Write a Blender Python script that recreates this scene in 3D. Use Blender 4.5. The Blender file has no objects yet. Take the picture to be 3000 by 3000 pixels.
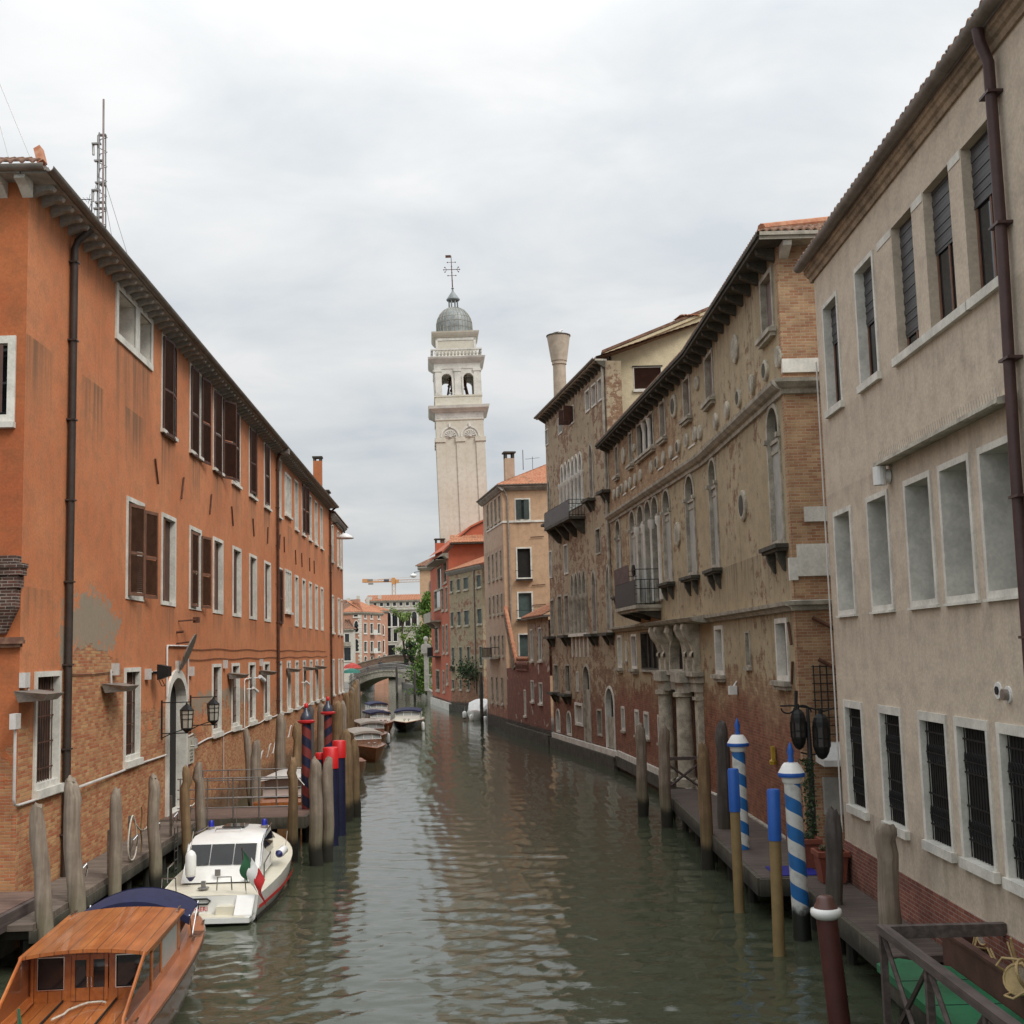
import bpy, math, random
import numpy as np
from mathutils import Vector as V, Matrix, noise as mnoise
from mathutils.geometry import delaunay_2d_cdt
random.seed(11)
R = math.radians
SC = bpy.context.scene
COL = SC.collection
# ---------------------------------------------------------------- camera
cam_d = bpy.data.cameras.new('camera'); cam = bpy.data.objects.new('camera', cam_d); COL.objects.link(cam)
cam_d.sensor_width = 36; cam_d.sensor_height = 36; cam_d.lens = 42.84
cam_d.clip_start = .1; cam_d.clip_end = 3000
_p, _r = R(6.55), R(-1.5)
_f = V((0, math.cos(_p), math.sin(_p))); _u0 = V((0, -math.sin(_p), math.cos(_p))); _r0 = V((1, 0, 0))
_rt = _r0*math.cos(_r)+_u0*math.sin(_r); _up = _u0*math.cos(_r)-_r0*math.sin(_r)
cam.matrix_world = Matrix(((_rt.x, _up.x, -_f.x, 0), (_rt.y, _up.y, -_f.y, 0), (_rt.z, _up.z, -_f.z, 6.3), (0, 0, 0, 1)))
SC.camera = cam
# ---------------------------------------------------------------- sky and sun
SUN_EL, SUN_AZ = R(46), R(133)          # azimuth clockwise from +Y: behind the camera, to its right
w = bpy.data.worlds.new('World'); SC.world = w; w.use_nodes = True
nt = w.node_tree; nt.nodes.clear(); N = nt.nodes.new; LK = nt.links.new
def wmath(op, a, b=None, c=None):
    n = N('ShaderNodeMath'); n.operation = op
    for i, x in enumerate((a, b, c)):
        if x is None: continue
        if isinstance(x, (int, float)): n.inputs[i].default_value = x
        else: LK(x, n.inputs[i])
    return n.outputs[0]
out = N('ShaderNodeOutputWorld'); bg = N('ShaderNodeBackground'); LK(bg.outputs[0], out.inputs[0])
sky = N('ShaderNodeTexSky'); sky.sky_type = 'NISHITA'; sky.sun_disc = False
sky.sun_elevation = SUN_EL; sky.sun_rotation = SUN_AZ
tc = N('ShaderNodeTexCoord'); sx = N('ShaderNodeSeparateXYZ'); LK(tc.outputs['Generated'], sx.inputs[0])
zc = wmath('MAXIMUM', sx.outputs[2], 0.0)
den = wmath('ADD', zc, .24)
cb = N('ShaderNodeCombineXYZ'); LK(wmath('DIVIDE', sx.outputs[0], den), cb.inputs[0]); LK(wmath('MULTIPLY', wmath('DIVIDE', sx.outputs[1], den), 1.25), cb.inputs[1])
def wnoise(scale, detail, rough, off):
    m = N('ShaderNodeMapping'); m.inputs['Location'].default_value = off; LK(cb.outputs[0], m.inputs[0])
    n = N('ShaderNodeTexNoise'); n.inputs['Scale'].default_value = scale; n.inputs['Detail'].default_value = detail
    n.inputs['Roughness'].default_value = rough; n.inputs['Distortion'].default_value = .35; LK(m.outputs[0], n.inputs['Vector']); return n.outputs[0]
cl = wmath('ADD', wmath('MULTIPLY', wnoise(1.1, 7, .5, (3.1, 1.7, .4)), .62), wmath('MULTIPLY', wnoise(3.4, 6, .55, (7.3, .2, 2)), .38))
rp = N('ShaderNodeValToRGB'); LK(cl, rp.inputs[0])
rp.color_ramp.elements[0].position = .40; rp.color_ramp.elements[0].color = (.72, .765, .80, 1)
rp.color_ramp.elements[1].position = .58; rp.color_ramp.elements[1].color = (.955, .96, .955, 1)
# an overcast dome: dim at the horizon, brightest overhead
el = N('ShaderNodeMapRange'); LK(zc, el.inputs[0]); el.inputs[1].default_value = 0; el.inputs[2].default_value = .42
el.inputs[3].default_value = .60; el.inputs[4].default_value = 1.0
el2 = N('ShaderNodeMapRange'); LK(zc, el2.inputs[0]); el2.inputs[1].default_value = .45; el2.inputs[2].default_value = 1.0
el2.inputs[3].default_value = 1.0; el2.inputs[4].default_value = 2.1
gain = wmath('MULTIPLY', el.outputs[0], el2.outputs[0])
vm = N('ShaderNodeVectorMath'); vm.operation = 'SCALE'; LK(rp.outputs[0], vm.inputs[0]); LK(gain, vm.inputs['Scale'])
vs = N('ShaderNodeVectorMath'); vs.operation = 'SCALE'; LK(sky.outputs[0], vs.inputs[0]); vs.inputs['Scale'].default_value = .1
mx = N('ShaderNodeMix'); mx.data_type = 'RGBA'; mx.inputs[0].default_value = .93
LK(vs.outputs[0], mx.inputs[6]); LK(vm.outputs[0], mx.inputs[7]); LK(mx.outputs[2], bg.inputs[0])
bg.inputs[1].default_value = 1.0
sl = bpy.data.lights.new('sun', 'SUN'); so = bpy.data.objects.new('sun', sl); COL.objects.link(so)
sl.energy = 2.0; sl.angle = R(24); sl.color = (1, .95, .88)
so.rotation_euler = V((math.sin(SUN_AZ)*math.cos(SUN_EL), math.cos(SUN_AZ)*math.cos(SUN_EL), math.sin(SUN_EL))).to_track_quat('Z', 'Y').to_euler()
SC.view_settings.view_transform = 'Standard'; SC.view_settings.look = 'None'
SC.view_settings.exposure = 0.12; SC.view_settings.gamma = 1; SC.view_settings.use_curve_mapping = False
SC.cycles.max_bounces = 6; SC.cycles.diffuse_bounces = 3; SC.cycles.glossy_bounces = 3; SC.cycles.transmission_bounces = 4
SC.cycles.use_denoising = True; SC.cycles.caustics_reflective = False; SC.cycles.caustics_refractive = False
SC.cycles.use_adaptive_sampling = True

# ---------------------------------------------------------------- node helper
class NB:
    def __init__(s, name):
        s.m = bpy.data.materials.new(name); s.m.use_nodes = True; s.t = s.m.node_tree; s.t.nodes.clear()
        s.out = s.t.nodes.new('ShaderNodeOutputMaterial'); s.b = s.t.nodes.new('ShaderNodeBsdfPrincipled')
        s.t.links.new(s.b.outputs[0], s.out.inputs[0])
    def put(s, sock, v):
        if isinstance(v, bpy.types.NodeSocket): s.t.links.new(v, sock)
        elif isinstance(v, (tuple, list)):
            sock.default_value = tuple(v)+(1,) if (sock.type == 'RGBA' and len(v) == 3) else tuple(v)
        elif v is not None: sock.default_value = v
    def node(s, typ, ins=None, **props):
        n = s.t.nodes.new(typ)
        for k, v in props.items(): setattr(n, k, v)
        for k, v in (ins or {}).items(): s.put(n.inputs[k], v)
        return n
    def ma(s, op, a, b=None, c=None): return s.node('ShaderNodeMath', {i: x for i, x in enumerate((a, b, c)) if x is not None}, operation=op).outputs[0]
    def mix(s, f, a, b, mode='MIX'): return s.node('ShaderNodeMix', {0: f, 6: a, 7: b}, data_type='RGBA', blend_type=mode).outputs[2]
    def noise(s, vec, scale, detail=4, rough=.55, dist=0): return s.node('ShaderNodeTexNoise', {'Vector': vec, 'Scale': scale, 'Detail': detail, 'Roughness': rough, 'Distortion': dist}).outputs[0]
    def step(s, v, a, b, c=0., d=1.): return s.node('ShaderNodeMapRange', {0: v, 1: a, 2: b, 3: c, 4: d}, interpolation_type='SMOOTHSTEP').outputs[0]
    def xyz(s, x=0., y=0., z=0.): return s.node('ShaderNodeCombineXYZ', {0: x, 1: y, 2: z}).outputs[0]
    def sep(s, v): n = s.node('ShaderNodeSeparateXYZ', {0: v}); return n.outputs
    def pos(s): return s.node('ShaderNodeNewGeometry').outputs['Position']
    def obj(s): return s.node('ShaderNodeTexCoord').outputs['Object']
    def bump(s, h, strength=.5, dist=.02, nrm=None):
        return s.node('ShaderNodeBump', {'Height': h, 'Strength': strength, 'Distance': dist, **({'Normal': nrm} if nrm else {})}).outputs[0]
    def fin(s, col, rough=.8, nrm=None, metal=0., **kw):
        s.put(s.b.inputs['Base Color'], col); s.put(s.b.inputs['Roughness'], rough); s.put(s.b.inputs['Metallic'], metal)
        if nrm: s.put(s.b.inputs['Normal'], nrm)
        for k, v in kw.items(): s.put(s.b.inputs[k.replace('_', ' ')], v)
        return s.m
def plain(name, c, rough=.7, metal=0., var=.25, scale=3., bump=.0, **kw):
    b = NB(name); P = b.obj(); n = b.noise(P, scale, 5, .6); n2 = b.noise(P, scale*9, 3, .6)
    d = tuple(x*(1-var) for x in c); l = tuple(min(1, x*(1+var*.8)) for x in c)
    col = b.mix(b.step(b.ma('ADD', b.ma('MULTIPLY', n, .7), b.ma('MULTIPLY', n2, .3)), .32, .68), d, l)
    return b.fin(col, rough, b.bump(n2, bump, .01) if bump else None, metal, **kw)
def wallmat(name, pa, pb, ba, bb, mort, zthr=-9., amp=1.2, patch=0., grime=.35, gcol=(.05, .04, .03), zspots=(), bands=(), pscale=1., spots=0., spotcol=(.5, .47, .4), bw=.26, bh=.072, damp=.75, bvar=.5, mott=.25, cement=(), tan=None):
    """weathered plaster over brick: plaster gone below zthr (ragged), in patches and in the named spots (y, z, ry, rz, k)"""
    b = NB(name); P = b.pos(); x, y, z = b.sep(P); u = b.ma('ADD', x, y); uv = b.xyz(u, z, 0.)
    n1 = b.noise(uv, .33*pscale, 6, .62); n2 = b.noise(uv, 2.1*pscale, 5, .6); n3 = b.noise(uv, 14, 4, .65)
    st = b.noise(b.xyz(b.ma('MULTIPLY', u, 2.6), b.ma('MULTIPLY', z, .13), 0.), 1.3, 5, .6)
    pl = b.mix(b.step(b.ma('ADD', b.ma('MULTIPLY', n1, .65), b.ma('MULTIPLY', n2, .35)), .36, .64), pa, pb)
    pl = b.mix(b.step(n2, .38, .70, 0, .34), pl, gcol); pl = b.mix(b.step(n3, .25, .75, 0, .22), pl, (0, 0, 0))
    n4 = b.noise(uv, 6.5, 5, .7); pl = b.mix(b.step(n4, .58, .74, 0, mott), pl, gcol)
    gk = b.step(st, .52, .78, 0., grime)
    for (z0, h, k, *per) in bands:      # run-off staining below a sill line (under each window) or an eave
        f = b.ma('MULTIPLY', b.step(z, z0-h, z0), b.ma('LESS_THAN', z, z0))
        if per: f = b.ma('MULTIPLY', f, b.step(b.ma('ABSOLUTE', b.ma('SUBTRACT', b.ma('FRACT', b.ma('ADD', b.ma('DIVIDE', b.ma('SUBTRACT', y, per[0]), per[1]), .5)), .5)), per[2]/per[1]*1.15, per[2]/per[1]*.8))
        gk = b.ma('ADD', gk, b.ma('MULTIPLY', f, b.step(st, .38, .66, k*.25, k)))
    pl = b.mix(b.ma('MINIMUM', gk, .85), pl, gcol)
    for (cy, cz, ry, rz) in cement:      # bare grey cement where the paint has gone
        dd = b.ma('ADD', b.ma('POWER', b.ma('ABSOLUTE', b.ma('DIVIDE', b.ma('SUBTRACT', y, cy), ry)), 2.), b.ma('POWER', b.ma('ABSOLUTE', b.ma('DIVIDE', b.ma('SUBTRACT', z, cz), rz)), 2.))
        pl = b.mix(b.step(b.ma('ADD', b.ma('SUBTRACT', 1., dd), b.ma('MULTIPLY', b.ma('SUBTRACT', b.ma('ADD', n2, n4), 1.), 3.2)), -.1, .35, 0, .9), pl, b.mix(n4, (.20, .18, .13), (.33, .28, .21)))
    br = b.node('ShaderNodeTexBrick', {'Vector': uv, 'Color1': ba, 'Color2': bb, 'Mortar': mort, 'Scale': 1., 'Mortar Size': .009, 'Mortar Smooth': .3, 'Bias': -.1, 'Brick Width': bw, 'Row Height': bh})
    bco = br.outputs[0]
    if tan:                              # paler bricks above, red ones below
        br2 = b.node('ShaderNodeTexBrick', {'Vector': uv, 'Color1': tan[0], 'Color2': tan[1], 'Mortar': mort, 'Scale': 1., 'Mortar Size': .009, 'Mortar Smooth': .3, 'Bias': -.1, 'Brick Width': bw, 'Row Height': bh})
        bco = b.mix(b.step(b.ma('ADD', z, b.ma('MULTIPLY', b.ma('SUBTRACT', n1, .5), 5.)), tan[2], tan[3]), bco, br2.outputs[0])
    bc = b.mix(b.step(n2, .3, .75, 0., bvar), bco, tuple(c*.35 for c in ba))
    bc = b.mix(b.step(b.noise(uv, 5.3, 3, .5), .55, .8, 0., .2), bc, mort)
    bc = b.mix(b.ma('MULTIPLY', gk, .8), bc, gcol)
    m = b.ma('DIVIDE', b.ma('SUBTRACT', zthr, z), amp)
    m = b.ma('ADD', m, b.ma('ADD', b.ma('MULTIPLY', b.ma('SUBTRACT', n1, .5), 3.2), b.ma('MULTIPLY', b.ma('SUBTRACT', n2, .5), 2.4)))
    if patch: m = b.ma('MAXIMUM', m, b.ma('MULTIPLY', b.ma('SUBTRACT', b.ma('ADD', b.ma('MULTIPLY', n1, .42), b.ma('ADD', b.ma('MULTIPLY', n2, .33), b.ma('MULTIPLY', n4, .25))), 1-patch), 14))
    for (cy, cz, ry, rz, k) in zspots:
        dd = b.ma('ADD', b.ma('POWER', b.ma('ABSOLUTE', b.ma('DIVIDE', b.ma('SUBTRACT', y, cy), ry)), 2.), b.ma('POWER', b.ma('ABSOLUTE', b.ma('DIVIDE', b.ma('SUBTRACT', z, cz), rz)), 2.))
        m = b.ma('ADD', m, b.ma('MULTIPLY', b.step(dd, 1.5, 0.), k))
    m = b.step(m, -.12, .12)
    col = b.mix(m, pl, bc)
    if spots: col = b.mix(b.step(b.noise(uv, 1.1, 2, .4), .66, .69, 0., spots), col, spotcol)
    wet = b.step(b.ma('ADD', z, b.ma('MULTIPLY', n2, -1.0)), .75, .0)
    col = b.mix(b.ma('MULTIPLY', wet, damp), col, (.018, .022, .012))
    h = b.ma('ADD', b.ma('MULTIPLY', b.ma('MULTIPLY', br.outputs[1], m), -.6), b.ma('ADD', b.ma('MULTIPLY', n3, .45), b.ma('MULTIPLY', m, -.5)))
    return b.fin(col, .88, b.bump(h, .7, .02))
def woodmat(name, ca, cb, axis=2, rough=.75, sc=1., bump=.5, wetz=None, coat=0., planks=0., green=0.):
    b = NB(name); P = b.obj(); x, y, z = b.sep(P); g = [x, y, z]; k = [14*sc]*3; k[axis] = .9*sc
    v = b.xyz(*[b.ma('MULTIPLY', g[i], k[i]) for i in range(3)])
    n = b.noise(v, 1., 6, .6, .6); n2 = b.noise(P, 1.7, 4, .6)
    col = b.mix(b.step(n, .3, .7), ca, cb); col = b.mix(b.step(n2, .3, .7, 0, .45), col, tuple(c*.45 for c in ca)); hh = n
    if planks:
        o = [1, 0, 0][axis] if axis < 2 else 0; o = (axis+1) % 2 if axis < 2 else 0
        f = b.ma('FRACT', b.ma('DIVIDE', g[o], planks)); ln = b.ma('MAXIMUM', b.step(f, .06, .0), b.step(f, .94, 1.))
        pid = b.node('ShaderNodeTexWhiteNoise', {'W': b.ma('FLOOR', b.ma('DIVIDE', g[o], planks))}, noise_dimensions='1D').outputs[0]
        col = b.mix(b.ma('MULTIPLY', pid, .4), col, tuple(c*.5 for c in cb)); col = b.mix(b.ma('MULTIPLY', ln, .8), col, (.01, .008, .006)); hh = b.ma('SUBTRACT', n, ln)
    if wetz is not None or green:
        wz = b.sep(b.pos())[2]; wn = b.ma('ADD', wz, b.ma('MULTIPLY', n2, -.5))
        if green: col = b.mix(b.step(wn, 1.5, .4, 0., green), col, (.09, .085, .03))
        if wetz is not None: col = b.mix(b.step(wn, wetz+.12, wetz-.25, 0., .93), col, (.012, .012, .008))
    kw = {'Coat Weight': coat, 'Coat Roughness': .06} if coat else {}
    m = b.fin(col, rough, b.bump(hh, bump, .012))
    for kk, vv in kw.items(): b.b.inputs[kk].default_value = vv
    return m
def tilemat(name, ca, cb):
    b = NB(name); P = b.obj(); n = b.noise(P, 4.5, 2, .5); n2 = b.noise(P, 1.1, 5, .6); n3 = b.noise(P, 22, 3, .6)
    c = b.mix(b.step(n, .35, .65), ca, cb); c = b.mix(b.step(n2, .5, .75, 0., .6), c, (.11, .09, .06)); c = b.mix(b.step(n3, .6, .8, 0, .5), c, (.28, .25, .16))
    return b.fin(c, .9, b.bump(n3, .4, .01))
def glassmat(name, c=(.012, .014, .016), rough=.06):
    b = NB(name); n = b.noise(b.obj(), 1.3, 2, .5); return b.fin(b.mix(b.step(n, .3, .7), c, tuple(x*2.2 for x in c)), rough, b.bump(n, .08, .02))
# ---------------------------------------------------------------- mesh helper
class Fr:
    """facade frame: s along the wall (left to right as seen from the canal), z up, o outwards"""
    def __init__(s, p0, p1):
        s.a = V((p0[0], p0[1], 0)); d = V((p1[0]-p0[0], p1[1]-p0[1], 0)); s.L = d.length; s.t = d.normalized(); s.n = V((s.t.y, -s.t.x, 0))
    def __call__(s, q): return s.a+s.t*q[0]+s.n*q[1]+V((0, 0, q[2]))
    def p(s, u, z, o=0): return s((u, o, z))
class MB:
    def __init__(s, T=None): s.v = []; s.f = []; s.T = T or (lambda q: V(q)); s.sm = False
    def add(s, pts, faces):
        k = len(s.v); s.v += [s.T(p) for p in pts]; s.f += [tuple(i+k for i in f) for f in faces]; return s
    def box(s, x0, x1, y0, y1, z0, z1):
        return s.add([(x, y, z) for z in (z0, z1) for (x, y) in ((x0, y0), (x1, y0), (x1, y1), (x0, y1))], [(3, 2, 1, 0), (4, 5, 6, 7), (0, 1, 5, 4), (1, 2, 6, 5), (2, 3, 7, 6), (3, 0, 4, 7)])
    def prism(s, poly, ax, a, b):
        """polygon in the two other axes, extruded along axis ax from a to b"""
        n = len(poly)
        def q(p, t): l = list(p); l.insert(ax, t); return tuple(l)
        return s.add([q(p, a) for p in poly]+[q(p, b) for p in poly], [tuple(range(n))[::-1], tuple(range(n, 2*n))]+[(i, (i+1) % n, n+(i+1) % n, n+i) for i in range(n)])
    def tube(s, path, r, n=8, cap=True):
        path = [V(p) for p in path]; rs = r if isinstance(r, (list, tuple)) else [r]*len(path); rings = []; up = None
        for i, p in enumerate(path):
            d = (path[min(i+1, len(path)-1)]-path[max(i-1, 0)]).normalized()
            if up is None: up = V((0, 0, 1)) if abs(d.z) < .9 else V((1, 0, 0))
            a = d.cross(up).normalized(); c = a.cross(d).normalized(); up = c
            rings.append([p+(a*math.cos(t)+c*math.sin(t))*rs[i] for t in [2*math.pi*j/n for j in range(n)]])
        pts = [tuple(q) for rg in rings for q in rg]; m = len(path)
        fs = [(i*n+j, i*n+(j+1) % n, (i+1)*n+(j+1) % n, (i+1)*n+j) for i in range(m-1) for j in range(n)]
        if cap: fs += [tuple(range(n))[::-1], tuple(range((m-1)*n, m*n))]
        return s.add(pts, fs)
    def lathe(s, prof, c=(0, 0, 0), n=16, wob=0.):
        pts = []
        for (r, z) in prof:
            for j in range(n):
                t = 2*math.pi*j/n; rr = r*(1+(random.uniform(-wob, wob) if wob else 0)); pts.append((c[0]+rr*math.cos(t), c[1]+rr*math.sin(t), c[2]+z))
        m = len(prof); fs = [(i*n+j, i*n+(j+1) % n, (i+1)*n+(j+1) % n, (i+1)*n+j) for i in range(m-1) for j in range(n)]
        fs += [tuple(range(n))[::-1], tuple(range((m-1)*n, m*n))]
        return s.add(pts, fs)
    def loft(s, rows, close=False, caps=False):
        n = len(rows[0]); pts = [p for r in rows for p in r]; fs = []
        for i in range(len(rows)-1):
            for j in range(n if close else n-1): fs.append((i*n+j, i*n+(j+1) % n, (i+1)*n+(j+1) % n, (i+1)*n+j))
        if caps: fs += [tuple(range(n))[::-1], tuple(range((len(rows)-1)*n, len(rows)*n))]
        return s.add(pts, fs)
    def build(s, name, mat, parent=None, smooth=None):
        me = bpy.data.meshes.new(name); off = V((0, 0, 0)); par = parent
        if parent is not None and s.T is not LOCAL:
            while par is not None: off = off+par.location; par = par.parent
        me.from_pydata([tuple(V(p)-off) for p in s.v], [], s.f); me.update()
        if smooth or s.sm: me.polygons.foreach_set('use_smooth', [True]*len(me.polygons))
        if mat: me.materials.append(mat)
        o = bpy.data.objects.new(name, me); COL.objects.link(o)
        if parent is not None: o.parent = parent
        return o
def LOCAL(q): return V(q)
def root(name, loc, label, cat, group=None, rz=0., scale=1.):
    o = bpy.data.objects.new(name, None); COL.objects.link(o); o.location = loc; o.rotation_euler = (0, 0, rz); o.scale = (scale,)*3
    o['label'] = label; o['category'] = cat; o.empty_display_size = .2
    if group: o['group'] = group
    return o
def tag(o, label, cat, group=None):
    o['label'] = label; o['category'] = cat
    if group: o['group'] = group
    return o
def dup(o, parent=None):
    c = o.copy(); COL.objects.link(c)
    if parent is not None: c.parent = parent
    for ch in list(o.children): dup(ch, c)
    return c
def smooth_angle(o, deg=40):
    me = o.data; me.polygons.foreach_set('use_smooth', [True]*len(me.polygons))
    try: me.set_sharp_from_angle(angle=R(deg))
    except Exception: pass
    return o
# ---------------------------------------------------------------- wall pieces
def loop(s0, s1, z0, z1, kind='rect'):
    if kind == 'rect': return [(s0, z0), (s1, z0), (s1, z1), (s0, z1)]
    c = (s0+s1)/2; h = (s1-s0)/2
    if kind == 'disc':
        cz = (z0+z1)/2; hz = (z1-z0)/2; return [(c+h*math.cos(t), cz+hz*math.sin(t)) for t in [2*math.pi*i/20 for i in range(20)]]
    pts = [(s0, z0), (s1, z0)]
    if kind == 'ellip': zs = z1-h*.68; arc = [(c+h*math.cos(t), zs+h*.68*math.sin(t)) for t in [math.pi*i/14 for i in range(15)]]
    elif kind == 'round': zs = z1-h; arc = [(c+h*math.cos(t), zs+h*math.sin(t)) for t in [math.pi*i/12 for i in range(13)]]
    else:                                # pointed
        hh = h*1.7; zs = z1-hh; arc = []
        for i in range(13):
            a = i/6-1 if i else -1
            x = -a; arc.append((c+h*x, zs+hh*(1-abs(x)**1.7)**.75 if abs(x) < 1 else zs))
    return pts+arc
def wall(F, outline, holes, mat, parent, name='wall', extra=None):
    vs, es, fs = [], [], []
    for lp in [outline]+holes:
        k = len(vs); vs += [V(p) for p in lp]; n = len(lp); es += [(k+i, k+(i+1) % n) for i in range(n)]; fs.append(list(range(k, k+n)))
    v2, e2, f2, _, _, _ = delaunay_2d_cdt(vs, es, fs[:1], 1, 1e-5)
    def inside(p, lp):
        c = False; n = len(lp)
        for i in range(n):
            a, b = lp[i], lp[(i+1) % n]
            if (a[1] > p[1]) != (b[1] > p[1]) and p[0] < (b[0]-a[0])*(p[1]-a[1])/(b[1]-a[1])+a[0]: c = not c
        return c
    m = MB(F); keep = []
    for f in f2:
        c = sum((v2[i] for i in f), V((0, 0)))/len(f)
        if not any(inside(c, h) for h in holes): keep.append(f)
    m.add([(p[0], 0, p[1]) for p in v2], [tuple(f) for f in keep])
    if extra: extra(m)
    return m.build(name, mat, parent)
def grow(lp, d, dz=None):
    """outward offset of a loop made by loop()"""
    n = len(lp); A = sum(lp[i][0]*lp[(i+1) % n][1]-lp[(i+1) % n][0]*lp[i][1] for i in range(n)); sg = 1 if A > 0 else -1; outl = []
    for i in range(n):
        a, b, c = V(lp[i-1]), V(lp[i]), V(lp[(i+1) % n]); e1 = (b-a); e2 = (c-b)
        if e1.length < 1e-6: e1 = e2
        if e2.length < 1e-6: e2 = e1
        e1.normalize(); e2.normalize(); n1 = V((e1.y, -e1.x))*sg; n2 = V((e2.y, -e2.x))*sg; q = (n1+n2)
        if q.length < 1e-6: q = n1
        q.normalize(); k = d/max(.45, q.dot(n1)); outl.append((b.x+q.x*k, b.y+q.y*k))
    return outl
def opening(F, rt, lp, fmat, pmat, fw=.14, proud=.04, depth=.22, sill=.0, sillmat=None, name='window', pane='pane', noring=False, sillo=.1, siz=.14):
    """a window: stone frame with its reveal (the window's own mesh) and the pane behind; the hole goes to wall()"""
    m = MB(F); n = len(lp); og = grow(lp, fw)
    if noring: m.loft([[(p[0], 0, p[1]) for p in lp], [(p[0], -depth, p[1]) for p in lp]], close=True)
    else: m.loft([[(p[0], -.005, p[1]) for p in og], [(p[0], proud, p[1]) for p in og], [(p[0], proud, p[1]) for p in lp], [(p[0], -depth, p[1]) for p in lp]], close=True)
    w = m.build(name, fmat, rt)
    if pmat:
        q = MB(F); g = grow(lp, .015); q.add([(p[0], -depth+.012, p[1]) for p in g], [tuple(range(n))]); q.build(pane, pmat, w)
    if sill:
        s0 = min(p[0] for p in lp)-fw-sill; s1 = max(p[0] for p in lp)+fw+sill; z0 = min(p[1] for p in lp)-(0 if noring else fw)
        q = MB(F); q.box(s0, s1, -.02, proud+sillo, z0-siz, z0-.003); q.build('sill', sillmat or fmat, w)
    return w
def shutter(F, w, s, z0, z1, width, ang, mat, slats=True):
    """louvred leaf hinged at s, swung by ang degrees from lying on the wall to its right (0) to outwards (90) and beyond (180 = flat to the left)"""
    a = R(ang); d = (math.cos(a), math.sin(a)); nn = (-d[1], d[0]); T0 = F
    def T(q): return F((s+d[0]*q[0]+nn[0]*q[1], .07+d[1]*q[0]+nn[1]*q[1], q[2]))
    m = MB(T); b = .07; t = .022; h = z1-z0; zm = z0+h*.45
    for x0, x1 in ((0, b), (width-b, width)): m.box(x0, x1, -t, t, z0, z1)
    for y0, y1 in ((z0, z0+.1), (zm, zm+.08), (z1-.1, z1)): m.box(b, width-b, -t+.002, t-.002, y0, y1)
    if slats:
        k = z0+.12
        while k < z1-.12:
            if not zm-.03 < k < zm+.09: m.add([(b, -t*.8, k), (width-b, -t*.8, k), (width-b, t*.8, k+.055), (b, t*.8, k+.055)], [(0, 1, 2, 3)])
            k += .062
    else: m.box(b, width-b, -.008, .008, z0+.05, z1-.05)
    return m.build('shutter', mat, w)
def grille(F, w, s0, s1, z0, z1, o, mat, ds=.13, dz=.5, r=.012):
    m = MB(F); k = s0+ds*.6
    while k < s1: m.tube([(k, o, z0), (k, o, z1)], r, 5, False); k += ds
    k = z0+dz*.5
    while k < z1: m.box(s0, s1, o-.008, o+.008, k-.015, k+.015); k += dz
    return m.build('grille', mat, w)
def tiled_roof(F, s0, s1, o0, z0, o1, z1, mat, parent, name='roof', pitch=.2, amp=.05, th=.05, taper0=0., taper1=0.):
    """rows of half-round tiles running up from the eave (o0, z0) to (o1, z1)"""
    n = int((s1-s0)/pitch*6); m = MB(F); A = []; B = []; rows = max(2, int(math.hypot(o1-o0, z1-z0)/.38))
    for r in range(rows+1):
        f = r/rows; a0 = s0+taper0*f; a1 = s1-taper1*f
        for lift in ((0, .022) if 0 < r < rows else (0,)):
            A.append([(a0+(a1-a0)*i/n, o0+(o1-o0)*f, z0+(z1-z0)*f+amp*abs(math.sin(math.pi*(s0+(s1-s0)*i/n)/pitch))+(.03 if lift else 0)+.008*math.sin(i*1.7+r)) for i in range(n+1)])
    m.loft(A)
    m.loft([[(p[0], p[1], p[2]-th) for p in A[0]], A[0]])
    m.add([(s0, o0, z0-th), (s1, o0, z0-th), (s1-taper1, o1, z1-th), (s0+taper0, o1, z1-th)], [(0, 1, 2, 3)])
    return m.build(name, mat, parent)
def gutter(F, s0, s1, o, z, r, mat, parent):
    m = MB(F); n = 8; L = []
    for k in range(n+1):
        t = math.pi*(1+k/n); L.append((o+r*math.cos(t), z+r*math.sin(t)))
    L += [(a*.0+o+(a-o)*.86, b+.015) for a, b in L[::-1]]
    m.prism(L, 0, s0, s1); return smooth_angle(m.build('gutter', mat, parent))
def profile(F, s0, s1, prof, mat, parent, name, s0m=0., s1m=0.):
    """moulding with the (o, z) outline prof run from s0 to s1"""
    m = MB(F); a = [(s0-s0m*max(0, o), o, z) for o, z in prof]; b = [(s1+s1m*max(0, o), o, z) for o, z in prof]
    m.loft([a, b], close=True, caps=True); return m.build(name, mat, parent)
def each(F, boxes, name, mat, parent):
    for q in boxes: MB(F).box(*q).build(name, mat, parent)
def cbox(m, c, d): return m.box(c[0]-d[0]/2, c[0]+d[0]/2, c[1]-d[1]/2, c[1]+d[1]/2, c[2]-d[2]/2, c[2]+d[2]/2)
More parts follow.
